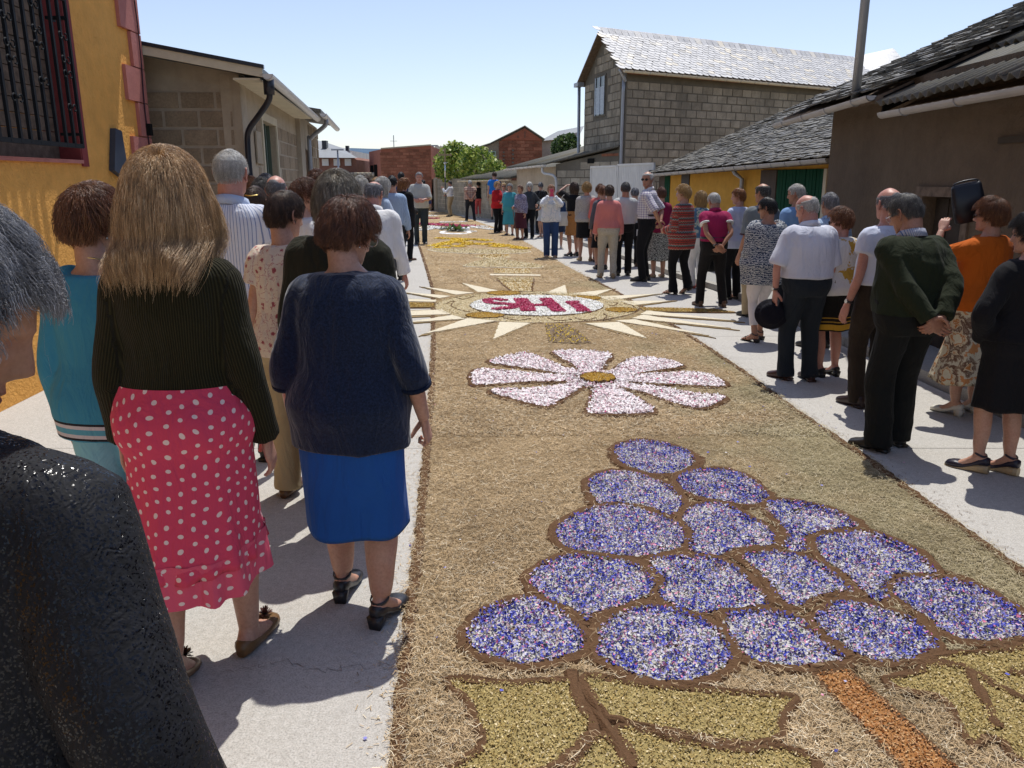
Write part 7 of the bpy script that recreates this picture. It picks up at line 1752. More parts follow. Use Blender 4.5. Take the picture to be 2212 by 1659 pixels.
L3 = add(who(392, 312, 2.43, .035), 'long haired blonde woman in dark olive ribbed sweater and red polka dot skirt', at=(gp(500, 1432)[0] - .045, 2.43), sex='f', near=2, yaw=.03, head=(.05, -.12, 0), hair=('long', 'sand'), nhair=22000, hrad=.00045, fat=.30, wd=1.06,
    feet=((-.085, -.13, 0, .12, .35), (.085, .13, 0, -.15)), top=dict(mat=C(.028,.025,.011, 'rib'), off=.010, soff=.012, z0=.985, straight=.0, amp=.0035, name='sweater'), 
    skirt=dict(mat=C(.64,.065,.13, 'dots'), hem=.435, zw=1.03, ruffle=1, flare=.012, wave=.006, slant=.02, layer=.345, lslant=.03, lmat=C(.68,.10,.17, 'dots')), shoe='flat', shoemat=leather((.17,.09,.035)), watch=1,
    extra=lambda o, T, HT, arms, legs, b: pompons(o, T, legs))
L4 = add(who(750, 415, 2.83, .025), 'auburn haired woman in long navy cardigan and blue skirt', at=(gp(768, 1305)[0] + .03, 2.83), sex='f', near=2, yaw=-.10, head=(.38, -.62, 0), hair=('fluffy', 'auburn'), nhair=14000, hrad=.0005, fat=.55, wd=1.13, lean=.03, stoop=.25,
    feet=((-.105, .10, 0, .05), (.115, -.09, 0, -.2)), arms=(((-.10, .02, -.50), (-.5, -1, -.2), 'fist'), ((.135, .00, -.495), (.5, -1, -.2), 'fist')), legw=1.22, top=dict(mat=C(.012,.022,.052, 'tweed', sheen=.3), off=.022, soff=.018, z0=.745, straight=.55, sleeve='34', cuff=C(.008,.015,.038, 'tweed'), name='cardigan', amp=.0045),
    skirt=dict(mat=C(.020,.10,.36), hem=.40, zw=.83, wave=.010, nw=3, slant=-.015, flare=.006), shoe='pump', strap=1, shoemat=leather((.02,.02,.024)), glasses='clear', earring=1)
L5 = add(who(609, 404, 4.00, .02), 'dark haired woman in cream blouse with red flower print and khaki trousers', sex='f', near=2, yaw=-.2, head=(.2, -.5, 0), hair=('short', 'brown'), fat=.4,
    top=dict(mat=C(.6,.5,.4, 'floral', stops=F_ROSE, s=21), off=.018, z0=.84, straight=.5, sleeve='short'), trousers=dict(mat=KHAKI, w=.01), shoe='slip', shoemat=BROWNSH, group=LG)
L6 = add(who(724, 362, 3.60, .025), 'woman with ash blonde bob in dark olive blazer behind the navy cardigan', sex='f', near=2, yaw=-.1, hair=('bob', 'ashblonde'), nhair=9000, fat=.45, wd=1.20, top=dict(mat=C(.028,.028,.018), off=.030, z0=.80, straight=.7, name='blazer'), trousers=dict(mat=BLACKC), group=LG)
L7 = add(who(493, 320, 4.60, .008), 'tall man with cropped white hair in white pinstriped shirt by the downpipe', sex='m', near=2, hair=('crop', 'white'), yaw=-.1, skin=2, wd=1.08, fat=.4, top=dict(mat=C(.66,.69,.76, 'stripe', c2=(.22,.28,.45), w=.016, duty=.22), off=.018, z0=.92, sleeve='short', collar=C(.45,.52,.66)), trousers=dict(mat=GREYT), group=LG)
add(who(655, 382, 6.0, .03), 'woman with curly auburn hair and dark sunglasses seen in profile', sex='f', yaw=-.8, head=(.1, -.5, 0), glasses='sun', hair=('curly', 'auburn'), top=dict(mat=WHITEC, off=.016), trousers=dict(mat=DARKT), group=LG)
add(who(794, 386, 7.4, .008), 'balding man in plain bright white shirt behind the olive blazer', at=(-1.28, 7.4), sex='m', hair=('thin', 'grey'), skin=2, yaw=-.15, head=(.25, -.2, 0), fat=.8, stoop=.4, wd=1.1, top=dict(mat=WHITEC, off=.03, z0=.98, sleeve='long', straight=.9, collar=WHITEC), trousers=dict(mat=GREYT, belt=(.02,.02,.02)), group=LG)
add(who(594, 378, 6.8, .005), 'bald man seen from behind beyond the flower print blouse', sex='m', hair=('bald', 'grey'), skin=2, top=dict(mat=C(.06,.07,.09)), trousers=dict(mat=DARKT), group=LG)
add(who(564, 382, 7.7, .03), 'woman with dark curly hair between the bald man and the pinstriped shirt', sex='f', hair=('curly', 'darkgrey'), top=dict(mat=C(.05,.05,.06)), trousers=dict(mat=DARKT), group=LG)
add(who(548, 398, 6.2, .02), 'brown haired woman with a golden hair clip low in the left crowd', sex='f', hair=('bun', 'brown'), top=dict(mat=C(.03,.05,.05)), trousers=dict(mat=DARKT), group=LG,
    extra=lambda o, T, HT, arms, legs, b: mk('hair_clip', T(HT(tube(crom([(-.05, -.085, .055), (0, -.112, .05), (.05, -.085, .055)], 4), [(.006, .012)]*9, 8)[0])), tube(crom([(-.05, -.085, .055), (0, -.112, .05), (.05, -.085, .055)], 4), .006, 8)[1], GOLDM, o, True))
add(who(540, 377, 8.9, .02), 'ginger haired woman far back beside the downpipe house', sex='f', hair=('short', 'ginger'), top=dict(mat=C(.35,.3,.25)), trousers=dict(mat=DARKT), group=LG)
add(who(572, 374, 9.6, .03), 'woman with pale grey permed hair deep in the left crowd', sex='f', hair=('curly', 'grey'), top=dict(mat=C(.2,.22,.3)), trousers=dict(mat=DARKT), group=LG)
add(who(683, 366, 8.4, .02), 'dark red haired woman half hidden behind the ash blonde bob', sex='f', hair=('fluffy', 'auburn'), top=dict(mat=C(.12,.03,.04)), trousers=dict(mat=DARKT), group=LG)
add(who(777, 380, 10.2, .02), 'white haired woman before the coping wall left of the white shirt', sex='f', hair=('fluffy', 'white'), top=dict(mat=C(.3,.35,.45)), trousers=dict(mat=DARKT), group=LG)
add(who(789, 376, 13.0, .02), 'brown haired person far off behind the white shirted balding man', sex='f', hair=('short', 'brown'), top=dict(mat=C(.3,.1,.1)), trousers=dict(mat=DARKT), group=LG)
add(who(812, 382, 14.5, .01), 'sandy haired person in the distance left of the white haired profile', sex='f', hair=('short', 'sand'), top=dict(mat=C(.5,.5,.5)), trousers=dict(mat=DARKT), group=LG)
add(who(824, 381, 11.5, .02), 'white haired woman in profile wearing a pale blue blouse', sex='f', yaw=-1.0, hair=('bob', 'white'), top=dict(mat=PALEBLUE), trousers=dict(mat=GREYT), group=LG)
add(who(846, 377, 13.6, .02), 'black haired person in light blue shirt behind the woman in black', sex='m', hair=('mens', 'black'), top=dict(mat=CHECKB, off=.02), trousers=dict(mat=DARKT), group=LG)
add(who(866, 371, 22.5, .01), 'dark haired man left of the grey shirted man facing the camera', sex='m', hair=('mens', 'black'), top=dict(mat=C(.04,.06,.14)), trousers=dict(mat=DARKT), group=LG)
add(who(871, 382, 16.9, .02), 'woman all in black with ginger bob looking down at the carpet edge', sex='f', yaw=-.5, head=(.35, -.7, 0), hair=('bob', 'ginger'), glasses='clear', top=dict(mat=BLACKC, off=.028, z0=.7, straight=.8, name='coat'), trousers=dict(mat=BLACKC), shoe='slip', shoemat=BROWNSH, arms=('down', 'bent'), wd=1.12, fat=.5)
GM = add(who(905, 371, 21.3, .01), 'grey haired man in light grey shirt facing the camera with hands together', sex='m', yaw=math.pi + .1, hair=('mens', 'grey'), skin=2, near=1, wd=1.08, top=dict(mat=C(.42,.42,.40), off=.022, z0=.86, sleeve='elbow', straight=.8, collar=C(.42,.42,.40)), trousers=dict(mat=C(.035,.045,.05)), arms=('front', 'front'), skin2=0, shoe='oxford')
add(who(914, 388, 30, .01), 'black haired person in dark blue far behind the grey shirted man', sex='m', hair=('mens', 'black'), top=dict(mat=C(.03,.05,.12)), trousers=dict(mat=DARKT), group=LG)
# ---- far right side
CB = add(who(972, 390, 37.7, .005), 'man in white shirt and khaki trousers carrying the processional cross', sex='m', yaw=1.35, hair=('mens', 'darkgrey'), skin=1, top=dict(mat=WHITEC, off=.02, z0=.95), trousers=dict(mat=KHAKI, belt=(.05,.03,.02)), arms=('reach', 'bent'))
add(who(1015, 389, 33.5, .005), 'white haired man in plaid short sleeved shirt with hands behind back far off', sex='m', yaw=.2, hair=('mens', 'white'), skin=1, fat=.9, wd=1.1, top=dict(mat=C(.48,.34,.26, 'check', c2=(.25,.12,.10), w=.09), off=.03, sleeve='short', z0=.9, straight=.9), trousers=dict(mat=DARKT), arms=('back', 'back'), feet=APART)
add(who(1033, 392, 36.3, .02), 'woman in black top and coral cropped trousers beside the far wall', sex='f', yaw=.3, hair=('short', 'black'), top=dict(mat=BLACKC, sleeve='short'), trousers=dict(mat=C(.62,.12,.11), hem=.18), shoe='flat', shoemat=WHITESH)
add(who(1068, 375, 33.0, .01), 'tall young man in bright blue t-shirt standing on the far pavement', sex='m', z=.08, yaw=0, hair=('mens', 'brown'), top=dict(mat=C(.02,.17,.55), sleeve='short', off=.02), trousers=dict(mat=KHAKI, hem=.5), shoe='oxford')
add(who(1080, 382, 34.5, .01), 'balding man behind the bright blue t-shirt at the low shed', sex='m', z=.08, hair=('thin', 'grey'), top=dict(mat=C(.3,.25,.22)), trousers=dict(mat=DARKT))
add(who(1074, 391, 25.9, .02), 'woman in bright red jacket and black trousers on the far right side', sex='f', yaw=-2.3, hair=('fluffy', 'sand'), fat=.5, top=dict(mat=C(.45,.02,.025), off=.025, z0=.82, name='jacket'), trousers=dict(mat=BLACKC), arms=('down', 'bent'), shoe='slip')
add(who(1088, 394, 26.6, .02), 'sunglasses wearing woman between the red jacket and the turquoise suit', sex='f', yaw=math.pi, glasses='sun', hair=('short', 'goldblonde'), top=dict(mat=C(.55,.38,.38), off=.02), trousers=dict(mat=DARKT), arms=('bent', 'down'))
add(who(1101, 396, 24.9, .02), 'white haired woman in turquoise dress suit facing the camera', sex='f', yaw=math.pi - .15, hair=('fluffy', 'grey'), fat=.7, wd=1.08, top=dict(mat=C(.06,.30,.36), off=.022, z0=.80, sleeve='elbow', name='jacket'), skirt=dict(mat=C(.06,.30,.36), hem=.36), shoe='flat', near=1)
F8 = add(who(1124, 399, 23.0, .015), 'woman in zigzag patterned blouse and maroon skirt leaning on a cane', sex='f', yaw=2.5, hair=('short', 'auburn'), skin=1, fat=.4, top=dict(mat=C(.05,.035,.08, 'paisley', c2=(.42,.40,.50), s=14, ws=12), off=.024, z0=.84), skirt=dict(mat=C(.07,.02,.03), hem=.36, flare=.05), shoe='flat', shoemat=BROWNSH, arms=('down', 'bent'), near=1)
add(who(1144, 393, 23.5, .015), 'white haired woman with sunglasses in dark grey sweater and black trousers', sex='f', yaw=2.9, glasses='sun', hair=('bob', 'white'), top=dict(mat=C(.05,.055,.06), off=.02, z0=.88), trousers=dict(mat=BLACKC), arms=('link', 'down'))
add(who(1168, 393, 25.6, .01), 'grey haired person dressed in black seen from behind near the block shed', sex='m', hair=('mens', 'grey'), top=dict(mat=BLACKC, off=.02), trousers=dict(mat=DARKT))
add(who(1172, 411, 23.8, .02), 'long dark haired girl in white sleeveless dress', sex='f', yaw=.9, hair=('long', 'black'), fat=.1, wd=.92, top=dict(mat=WHITEC, sleeve='cap', z0=.85, off=.012), skirt=dict(mat=WHITEC, hem=.62, zw=1.0, flare=.07), shoe='sandal', shoemat=WHITESH, arms=('bent', 'down'))
F12 = add(who(1191, 397, 17.6, .02), 'ginger haired woman in white jacket and jeans photographing with a pink phone', sex='f', yaw=math.pi, near=1, hair=('short', 'ginger'), skin=2, fat=.5, wd=1.08, top=dict(mat=C(.68,.68,.70, 'floral', stops=[(0,(.5,.2,.28)),(.2,(.72,.74,.76)),(.68,(.40,.50,.62)),(.73,(.74,.74,.76))], s=9), off=.026, z0=.84, name='jacket'), trousers=dict(mat=JEAN, w=.012), arms=('phone', 'phone'), shoe='flat', shoemat=TANSH)
add(who(1207, 412, 20.0, .02), 'brown haired woman hidden behind the phone photographer', sex='f', hair=('short', 'copper'), top=dict(mat=C(.02,.04,.10)), skirt=dict(mat=C(.02,.03,.06), hem=.5), shoe='flat', shoemat=WHITESH)
F14 = add(who(1241, 393, 17.9, .015), 'woman shading her brow in black top and orange brown skirt with white bag', sex='f', yaw=.55, hair=('bob', 'brown'), top=dict(mat=BLACKC, sleeve='elbow', z0=.93, off=.014), skirt=dict(mat=C(.42,.20,.07, 'tweed'), hem=.5, zw=1.05, flare=.04), arms=('shade', 'bent'), shoe='pump')
add(who(1268, 392, 16.8, .03), 'curly blonde woman in grey tweed jacket and black skirt', sex='f', yaw=.05, hair=('curly', 'goldblonde'), fat=.55, wd=1.12, top=dict(mat=C(.42,.40,.38, 'tweed'), off=.026, z0=.86, name='jacket'), skirt=dict(mat=BLACKC, hem=.52, flare=.01), arms=('bent', 'down'), shoe='pump', shoemat=TANSH, near=1, feet=((-.11, .05, 0), (.11, -.05, 0)))
add(who(1297, 397, 16.6, .02), 'auburn haired woman in salmon top between the tweed and coral jackets', sex='f', yaw=-.1, hair=('fluffy', 'copper'), top=dict(mat=C(.62,.16,.14), sleeve='34'), skirt=dict(mat=C(.25,.12,.10), hem=.55), shoe='sandal')
F17 = add(who(1317, 397, 13.8, .02), 'woman in coral pink jacket and beige textured trousers seen from behind', sex='f', yaw=-.02, near=1, hair=('short', 'brown'), fat=.38, wd=1.06, top=dict(mat=C(.62,.21,.19), off=.024, z0=.93, name='jacket', cuff=C(.66,.35,.33)), trousers=dict(mat=BEIGE), shoe='pump', shoemat=TANSH, arms=('down', 'down'), feet=((-.12, .03, 0), (.11, -.04, 0)))
add(who(1303, 399, 15.2, .02), 'dark haired woman mostly hidden behind the coral pink jacket', sex='f', hair=('short', 'copper'), top=dict(mat=C(.1,.1,.12)), skirt=dict(mat=BLACKC, hem=.45), shoe='pump')
add(who(1352, 392, 14.2, .01), 'dark haired man in pale grey shirt and black trousers', sex='m', hair=('mens', 'darkgrey'), near=1, skin=1, top=dict(mat=C(.50,.52,.50), off=.02, z0=.95), trousers=dict(mat=BLACKC), arms=('down', 'bent'), shoe='oxford')
F19 = add(who(1372, 404, 15.7, .01), 'white shirted man carrying a black case behind the pale grey shirt', sex='m', hair=('mens', 'grey'), near=1, top=dict(mat=C(.62,.66,.68), off=.02, z0=.95), trousers=dict(mat=BLACKC), shoe='oxford', shoemat=BROWNSH)
F20 = add(who(1401, 370, 13.4, .005), 'tall balding man in sunglasses and checked short sleeved shirt looking back', sex='m', near=1, yaw=1.15, head=(0, 1.35, 0), glasses='sun', hair=('thin', 'white'), skin=1, fat=.25, wd=.98, top=dict(mat=C(.66,.64,.64, 'check', c2=(.25,.2,.35), w=.035), off=.018, z0=.98, sleeve='elbow', collar=C(.66,.64,.64)), trousers=dict(mat=BLACKC, belt=(.02,.02,.02)), arms=('back', 'back'), shoe='oxford')
add(who(1430, 402, 13.9, .02), 'woman in magenta cardigan and black and white patterned skirt', sex='f', near=1, hair=('short', 'auburn'), yaw=.2, fat=.35, top=dict(mat=C(.23,.015,.06), off=.02, z0=.86, name='cardigan'), skirt=dict(mat=C(.012,.012,.014, 'paisley', c2=(.6,.6,.55), s=10, ws=14), hem=.33, flare=.06, wave=.012), shoe='flat', shoemat=TANSH)
F22 = add(who(1478, 398, 11.8, .02), 'blonde haired woman in long red and teal patterned cardigan', sex='f', near=1, yaw=.75, head=(.05, .5, 0), glasses='clear', hair=('curly', 'goldblonde'), fat=.7, wd=1.10, top=dict(mat=C(.4,.06,.05, 'ethnic'), off=.028, z0=.72, straight=.9, name='cardigan'), trousers=dict(mat=BLACKC, hemw=.085), arms=('bent', 'bent'), shoe='sandal', feet=((-.08, .05, 0), (.09, -.12, 0, 0, .5)))
add(who(1516, 411, 12.5, .02), 'blonde woman with hand to her face and white trousers behind the magenta polo', sex='f', near=1, yaw=.5, hair=('bob', 'goldblonde'), top=dict(mat=C(.25,.4,.35, 'floral', stops=[(0,(.10,.35,.30)),(.4,(.55,.6,.5)),(.6,(.1,.2,.3))], s=12), off=.02), trousers=dict(mat=WHITEC), arms=('down', 'face'), shoe='slip', shoemat=REDSH)
F24 = add(who(1549, 413, 10.6, .008), 'white haired man in magenta polo shirt with hands clasped behind his back', sex='m', near=1, yaw=.12, head=(.35, .3, 0), hair=('mens', 'white'), fat=.45, stoop=.35, wd=1.06, skin=1, top=dict(mat=C(.33,.022,.09), off=.018, z0=.98, sleeve='short', cuff=WHITEC, collar=C(.33,.022,.09)), trousers=dict(mat=C(.016,.015,.016), belt=(.02,.02,.02)), arms=('back', 'back'), feet=APART, shoe='oxford', shoemat=BROWNSH, watch=0)
add(who(1598, 404, 11.3, .02), 'ginger haired woman in pale blue blouse right of the magenta polo', sex='f', near=1, yaw=.5, head=(.1, .7, 0), hair=('short', 'ginger'), top=dict(mat=C(.50,.56,.72), off=.022, z0=.8, straight=.7), trousers=dict(mat=BLACKC), shoe='sandal')
add(who(1650, 395, 9.8, .008), 'man in grey polo with dark trim and khaki trousers', sex='m', near=1, yaw=.3, head=(.05, .4, 0), hair=('thin', 'darkgrey'), skin=1, fat=.35, wd=1.08, top=dict(mat=C(.17,.19,.20), off=.02, z0=.80, sleeve='elbow', straight=.8, cuff=C(.05,.02,.03)), trousers=dict(mat=KHAKI, w=.01), shoe='oxford')
F27 = add(who(1661, 423, 8.25, .02), 'black haired woman in blue and white swirl blouse and white cropped trousers', sex='f', near=1, yaw=.25, head=(.15, .75, 0), glasses='sun', hair=('short', 'black'), skin=1, fat=.75, wd=1.12, top=dict(mat=C(.02,.035,.075, 'paisley', c2=(.56,.57,.55), s=14, ws=15), off=.05, soff=.045, z0=.70, straight=1.0, sleeve='34', neck=1.40, amp=.007, name='blouse'), trousers=dict(mat=C(.72,.68,.68), hem=.20, w=-.012), shoe='sandal', arms=('bent', 'bent'), feet=((-.09, -.06, 0, .3), (.08, .10, 0, .1)))
add(who(1724, 396, 9.4, .008), 'white haired man in sky blue shirt before the green door', sex='m', near=1, yaw=.4, head=(.1, .6, 0), hair=('mens', 'white'), skin=1, top=dict(mat=C(.20,.34,.58), off=.022, z0=.9), trousers=dict(mat=DARKT), shoe='oxford')
F29 = add(who(1748, 418, 6.55, .005), 'bald man in white short sleeved shirt holding a black hat at his side', at=(2.42, 6.55), sex='m', near=1, yaw=.18, head=(.28, .5, 0), hair=('bald', 'white'), hs=1.05, skin=2, fat=.6, stoop=.35, wd=1.12, top=dict(mat=C(.60,.62,.70), off=.028, z0=.96, sleeve='elbow', straight=.9, collar=C(.60,.62,.70)), trousers=dict(mat=C(.020,.026,.034), w=.012, belt=(.06,.03,.02)), arms=('hip', 'down'), watch=0, shoe='oxford', shoemat=leather((.05,.02,.015)), feet=((-.10, .05, 0, .4), (.10, -.04, 0)))
F29['arms'] = (((-.10, .02, -.50), (-1, -.4, 0), 'relax'), 'down')
add(who(1796, 414, 7.9, .01), 'grey haired man in blue checked shirt behind the bald man', sex='m', near=1, yaw=.25, hair=('mens', 'grey'), skin=1, fat=.5, wd=1.06, top=dict(mat=CHECKB, off=.024, z0=.84, sleeve='short', collar=CHECKB), trousers=dict(mat=BLACKC), shoe='oxford')
F31 = add(who(1854, 444, 6.6, .03), 'curly auburn haired woman in white top with gold scrolls and black skirt', at=(2.72, 6.7), sex='f', near=1, yaw=.3, head=(.15, .6, 0), glasses='sun', hair=('curly', 'copper'), skin=2, fat=.6, wd=1.05, top=dict(mat=C(.62,.60,.56, 'floral', stops=[(0,(.55,.33,.04)),(.24,(.08,.05,.02)),(.29,(.64,.62,.60)),(.80,(.5,.3,.05))], s=8), off=.024, z0=.86, sleeve='elbow', cuff=C(.5,.3,.05)), skirt=dict(mat=C(.012,.011,.010, 'bands', z0=.50, h=.16, stops=[(0,(.02,.015,.01)),(.08,(.50,.28,.03)),(.42,(.02,.015,.01)),(.55,(.35,.2,.03)),(.62,(.02,.015,.01)),(.8,(.4,.22,.03)),(.86,(.015,.012,.01))]), hem=.50, flare=.02), arms=('link', 'down'), shoe='pump', shoemat=BLACKSH)
F32 = add(who(1946, 405, 5.75, .003), 'bald man in pale short sleeved shirt and brown trousers behind the green sweater', at=(2.66, 5.75), sex='m', near=1, yaw=.25, hair=('bald', 'grey'), skin=2, wd=1.02, top=dict(mat=C(.58,.62,.74), off=.022, z0=.98, sleeve='short'), trousers=dict(mat=C(.035,.026,.020)), watch=0, shoe='oxford', shoemat=leather((.03,.015,.012)))
F33 = add(who(1902, 412, 4.82, .005), 'grey haired man in dark green sweater with hands clasped behind his back', at=(2.40, 4.78), sex='m', near=2, yaw=.22, head=(.42, .45, 0), hair=('mens', 'darkgrey'), glasses='clear', skin=1, fat=.62, wd=1.12, stoop=.45, lean=.02, hs=1.04, top=dict(mat=C(.022,.028,.014), off=.026, soff=.024, z0=.93, straight=.8, collar=C(.42,.42,.46, 'stripe', w=.01), amp=.008, name='sweater'), trousers=dict(mat=C(.014,.015,.014), w=.022, off=.02, amp=.007), arms=('back', 'back'), shoe='oxford', feet=((-.12, -.02, 0, .55), (.09, .06, 0)))
F34 = add(who(2117, 424, 5.55, .02), 'woman in orange jacket and long cream skirt printed with brown and orange flowers', at=(3.27, 5.55), sex='f', near=2, yaw=.35, head=(.05, .5, 0), glasses='sun', hair=('fluffy', 'copper'), fat=.5, wd=1.08, earring=1, top=dict(mat=C(.52,.115,.012), off=.026, z0=.86, straight=.5, sleeve='34', name='jacket', amp=.006), skirt=dict(mat=C(.6,.5,.4, 'floral', stops=F_TROP, s=7.5), hem=.285, flare=.09, wave=.014), arms=(((-.06, .26, .12), (-.6, -.3, -1), 'clasp', (0, 0, -1)), 'bent'), shoe='pump', shoemat=WHITESH)
F36 = add(who(2205, 452, 4.35, .03), 'dark haired woman in black dress at the right edge of the street', at=(2.80, 4.35), sex='f', near=2, yaw=.25, head=(.1, .5, 0), hair=('fluffy', 'black'), fat=.5, wd=1.08, top=dict(mat=BLACKC, off=.024, z0=.92, straight=.4, name='dress_top', amp=.005), skirt=dict(mat=BLACKC, hem=.46, zw=1.05, flare=.015), arms=('hip', 'bent'), shoe='wedge', shoemat=leather((.015,.013,.03)), solemat=leather((.42,.31,.17)), strap=1, feet=((-.10, .05, 0, .45), (.07, -.03, 0, .25)))
for q in P:
    if 'near' not in q: Yd = q['at'][1]; q['near'] = 2 if Yd < 5 else 1 if Yd < 12 else 0
    if q['at'][1] > 17 and q['near'] == 1: q['near'] = 0 if q not in (GM, F12) else 1
build_people(P)

# ------------------------------------------------------------------ things they hold
def hand_at(s, i, d=.06):
    a = s['_arms'][i]; u = a[2] - a[1]; u /= np.linalg.norm(u); return np.array(worldpt(s, a[2] + u*d))
# black hat (flat crown, wide brim) hanging from the bald man's left hand
hp = hand_at(F29, 0, .10)
V, Fh = zloft([(0,0,0,.150,.140),(0,0,.006,.158,.148),(0,0,.014,.152,.142),(0,0,.022,.120,.112),(0,0,.05,.112,.104),(0,0,.062,.095,.088),(0,0,.066,.05,.045)], 36, 2.0)
o = mk('hat', V, Fh, C(.010,.010,.016), None, True); o.scale = (.86, .86, .9); o.location = (hp[0] - .01, hp[1] + .02, hp[2] - .105); o.rotation_euler = (R(82), 0, R(-14)); tag(o, 'round black hat hanging from the hand of the bald man', 'hat')
# pink phone
a_, b_ = hand_at(F12, 0), hand_at(F12, 1); c_ = (a_ + b_)/2
m_ = MB(); m_.box(-.036, .036, -.005, .005, -.075, .075); o = m_.build('phone_body', simple('pink_case', (.62,.05,.14), .5), None); e_ = empty('phone', (c_[0], c_[1] - .03, c_[2] + .04)); o.parent = e_; tag(e_, 'pink phone held up before the face of the woman in jeans', 'phone')
q = MB(); q.tube([(.022, -.0052, .055), (.022, -.0075, .055)], .008, 10); q.build('lens', LENS, o)
def handbag(loc, size, mat, strap, label, rz=0, rx=0):
    e_ = empty('handbag', loc, rz); tag(e_, label, 'bag'); w_, d_, h_ = size
    V, F_ = zloft([(0,0,-h_/2,w_*.40,d_*.42),(0,0,-h_/2+.01,w_*.48,d_*.5),(0,0,0,w_*.5,d_*.5),(0,0,h_/2-.02,w_*.46,d_*.34),(0,0,h_/2,w_*.42,d_*.14)], 20, 4.0); V = rotx(V, rx)
    b_ = mk('bag_body', V, F_, mat, e_, True); q = MB(); top = rotx(np.array([(-w_*.38, 0, h_/2), (-w_*.3, 0, h_/2 + strap*.7), (0, 0, h_/2 + strap), (w_*.3, 0, h_/2 + strap*.7), (w_*.38, 0, h_/2)]), rx); q.tube(crom(top, 5), .006, 6); q.build('bag_strap', mat, e_, True)
    q = MB(); z_ = rotx(np.array([(-w_*.36, 0, h_/2 + .002), (w_*.36, 0, h_/2 + .002)]), rx); q.tube(z_, .003, 5); q.build('zip', GREYM, e_); return e_
sp = hand_at(F34, 0, .08); bgp = atY(2092, 438, 5.75)
e_ = handbag((bgp[0], 5.75, bgp[2]), (.21, .07, .27), simple('black_pouch_leather', (.012,.014,.020), .35), .02, 'black zipped pouch held up beside the head of the woman in orange', -.25, .0); e_.rotation_euler = (0, R(-14), R(-15))
p_ = np.array(worldpt(F14, (-.26, .02, .88))); handbag(tuple(p_), (.30, .10, .30), C(.62,.60,.55), .36, 'white shoulder bag of the woman shading her brow', .5)
p_ = np.array(worldpt(F14, (.20, .10, .82))); handbag(tuple(p_), (.24, .09, .24), leather((.40,.24,.11)), .15, 'tan handbag at the orange brown skirt', .3)
p_ = np.array(worldpt(F24, (.10, .22, .62))); handbag(tuple(p_), (.22, .08, .20), leather((.012,.012,.014)), .30, 'black handbag hanging below knee height behind the magenta polo', .2)
p_ = np.array(worldpt(F19, (.10, -.20, .80))); m_ = MB(); m_.box(-.10, .10, -.03, .03, -.13, .13); e_ = empty('case', tuple(p_)); o = m_.build('case_body', BLACKC, e_); tag(e_, 'black case with white label carried by the white shirted man', 'case'); m_ = MB(); m_.box(-.06, .06, -.034, -.0305, -.10, .02); m_.build('label', C(.6,.6,.62), o)
# cane
hc_ = hand_at(F8, 1, .05); m_ = MB(); m_.tube([(hc_[0], hc_[1], hc_[2]), (hc_[0] + .12, hc_[1] - .1, .0)], .012, 8); e_ = empty('cane', (0,0,0)); m_.build('shaft', BROWNSH, e_, True); m_ = MB(); m_.tube([(hc_[0]-.05, hc_[1], hc_[2]+.01), (hc_[0]+.07, hc_[1], hc_[2]+.01)], .014, 8); m_.build('handle', BROWNSH, e_, True); tag(e_, 'thin walking cane beside the maroon skirt', 'cane')
# processional cross
hx = hand_at(CB, 0, .07); tp = atY(961, 323, 37.7); e_ = empty('processional_cross', (tp[0], hx[1], 0)); tag(e_, 'tall metal processional cross on a dark staff before the vine', 'cross'); H_ = tp[2]
m_ = MB(); m_.tube([(.0, 0, .30), (0, 0, 1.75)], .020, 8); m_.build('staff', leather((.02,.02,.025)), e_, True)
m_ = MB(); m_.tube([(0, 0, 1.75), (0, 0, H_ - .62)], .030, 8); m_.tube([(0,0,H_-.62),(0,0,H_-.57)], .07, 10); m_.build('socket', SILVER, e_, True)
m_ = MB(); m_.box(-.035, .035, -.02, .02, H_ - .57, H_); m_.box(-.26, -.036, -.019, .019, H_ - .27, H_ - .19); m_.box(.036, .26, -.019, .019, H_ - .27, H_ - .19)
for (x_, z_) in ((-.26, H_ - .23), (.26, H_ - .23), (0, H_)): m_.tube([(x_, -.022, z_), (x_, .022, z_)], .06, 10)
m_.build('cross_head', simple('old_brass', (.25,.20,.12), .4, .5, .7), e_)
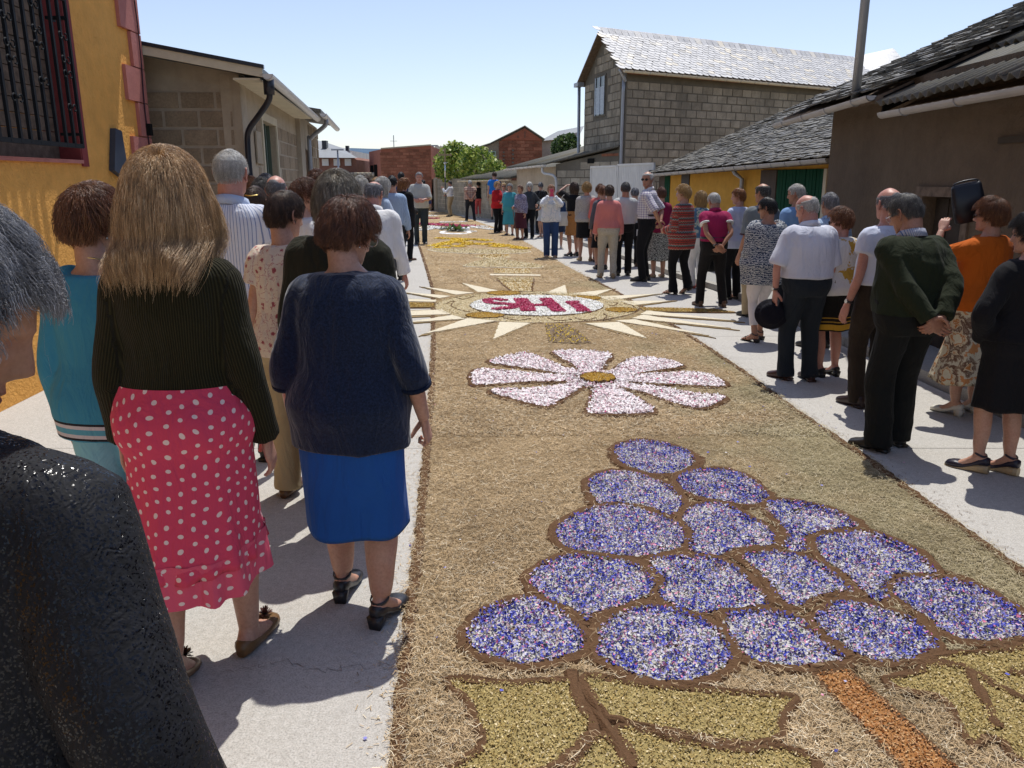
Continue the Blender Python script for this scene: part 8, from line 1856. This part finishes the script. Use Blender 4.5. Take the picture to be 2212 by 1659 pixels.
# small flower arrangement on the carpet
fa = gp(981, 500); e_ = empty('flower_arrangement', (fa[0], fa[1], 0)); tag(e_, 'small arrangement of green leaves and white flowers on the straw', 'flowers')
V = []; Fq = []
for i in range(46):
    a0 = RS.uniform(0, 6.28); el = RS.uniform(.2, 1.3); L_ = RS.uniform(.18, .36); d_ = np.array([math.cos(a0)*math.cos(el)*1.5, math.sin(a0)*math.cos(el), math.sin(el)*.8]); s_ = np.cross(d_, [0,0,1]); s_ = s_/np.linalg.norm(s_)*.07; n_ = len(V)
    o0 = np.array([RS.normal(0, .2), RS.normal(0, .12), .03]); V += [o0, o0 + d_*L_*.5 - s_, o0 + d_*L_, o0 + d_*L_*.5 + s_]; Fq.append((n_, n_+1, n_+2, n_+3))
mk('leaf_spray', V, Fq, LEAF_D, e_)
for i in range(9): V, F_ = zloft([(0,0,-.04,.03,.03),(0,0,0,.075,.075),(0,0,.04,.03,.03)], 9); o = mk('flower', V, F_, WHITEP, e_, True); o.location = (RS.uniform(-.45, .5), RS.uniform(-.3, .1), .10)
# loose petals blown over the concrete and straw
n_ = 260; Yp = RS.uniform(1.8, 12, n_); Xp = np.array([RS.uniform(edgeX(LEFT, y) - .25, edgeX(RIGHT, y) + .35) for y in Yp]); s_ = RS.uniform(.004, .009, n_); a0 = RS.uniform(0, 6.28, n_)
V = np.stack([np.stack([Xp + s_*np.cos(a0 + k*1.57), Yp + s_*np.sin(a0 + k*1.57), .010 + .004*RS.uniform(0, 1, n_)], 1) for k in range(4)], 1).reshape(-1, 3); V[:, 2] += .016*((V[:, 0] > np.interp(V[:, 1], LEFT[:, 1], LEFT[:, 0])) & (V[:, 0] < np.interp(V[:, 1], RIGHT[:, 1], RIGHT[:, 0]))) - .006
o = mk('stray_petals', V, np.arange(n_)[:, None]*4 + np.array([[0,1,2,3]]), BLUE); tag(o, 'a few stray petals and bits of straw scattered beside the carpet', 'petals', kind='stuff')
# bits of straw and gravel on the concrete near the carpet
for side, n_ in ((0, 1400), (1, 900)):
    Yp = RS.uniform(1.8, 9, n_); E_ = LEFT if side == 0 else RIGHT; d_ = RS.exponential(.05, n_) * (-1 if side == 0 else 1); Xp = np.interp(Yp, E_[:, 1], E_[:, 0]) + d_; a0 = RS.uniform(0, 6.28, n_); L_ = RS.uniform(.004, .014, n_); w_ = .0012
    ax = np.stack([np.cos(a0)*L_, np.sin(a0)*L_, 0*a0], 1); bx = np.stack([-np.sin(a0)*w_, np.cos(a0)*w_, 0*a0], 1); C_ = np.stack([Xp, Yp, .0045 + 0*a0], 1)
    V = np.stack([C_-ax-bx, C_+ax-bx, C_+ax+bx, C_-ax+bx], 1).reshape(-1, 3); o = mk('straw_crumbs', V, np.arange(n_)[:, None]*4 + np.array([[0,1,2,3]]), STRAW if side == 0 else F_SOIL, STRAWBED); tag(o, kind='stuff')
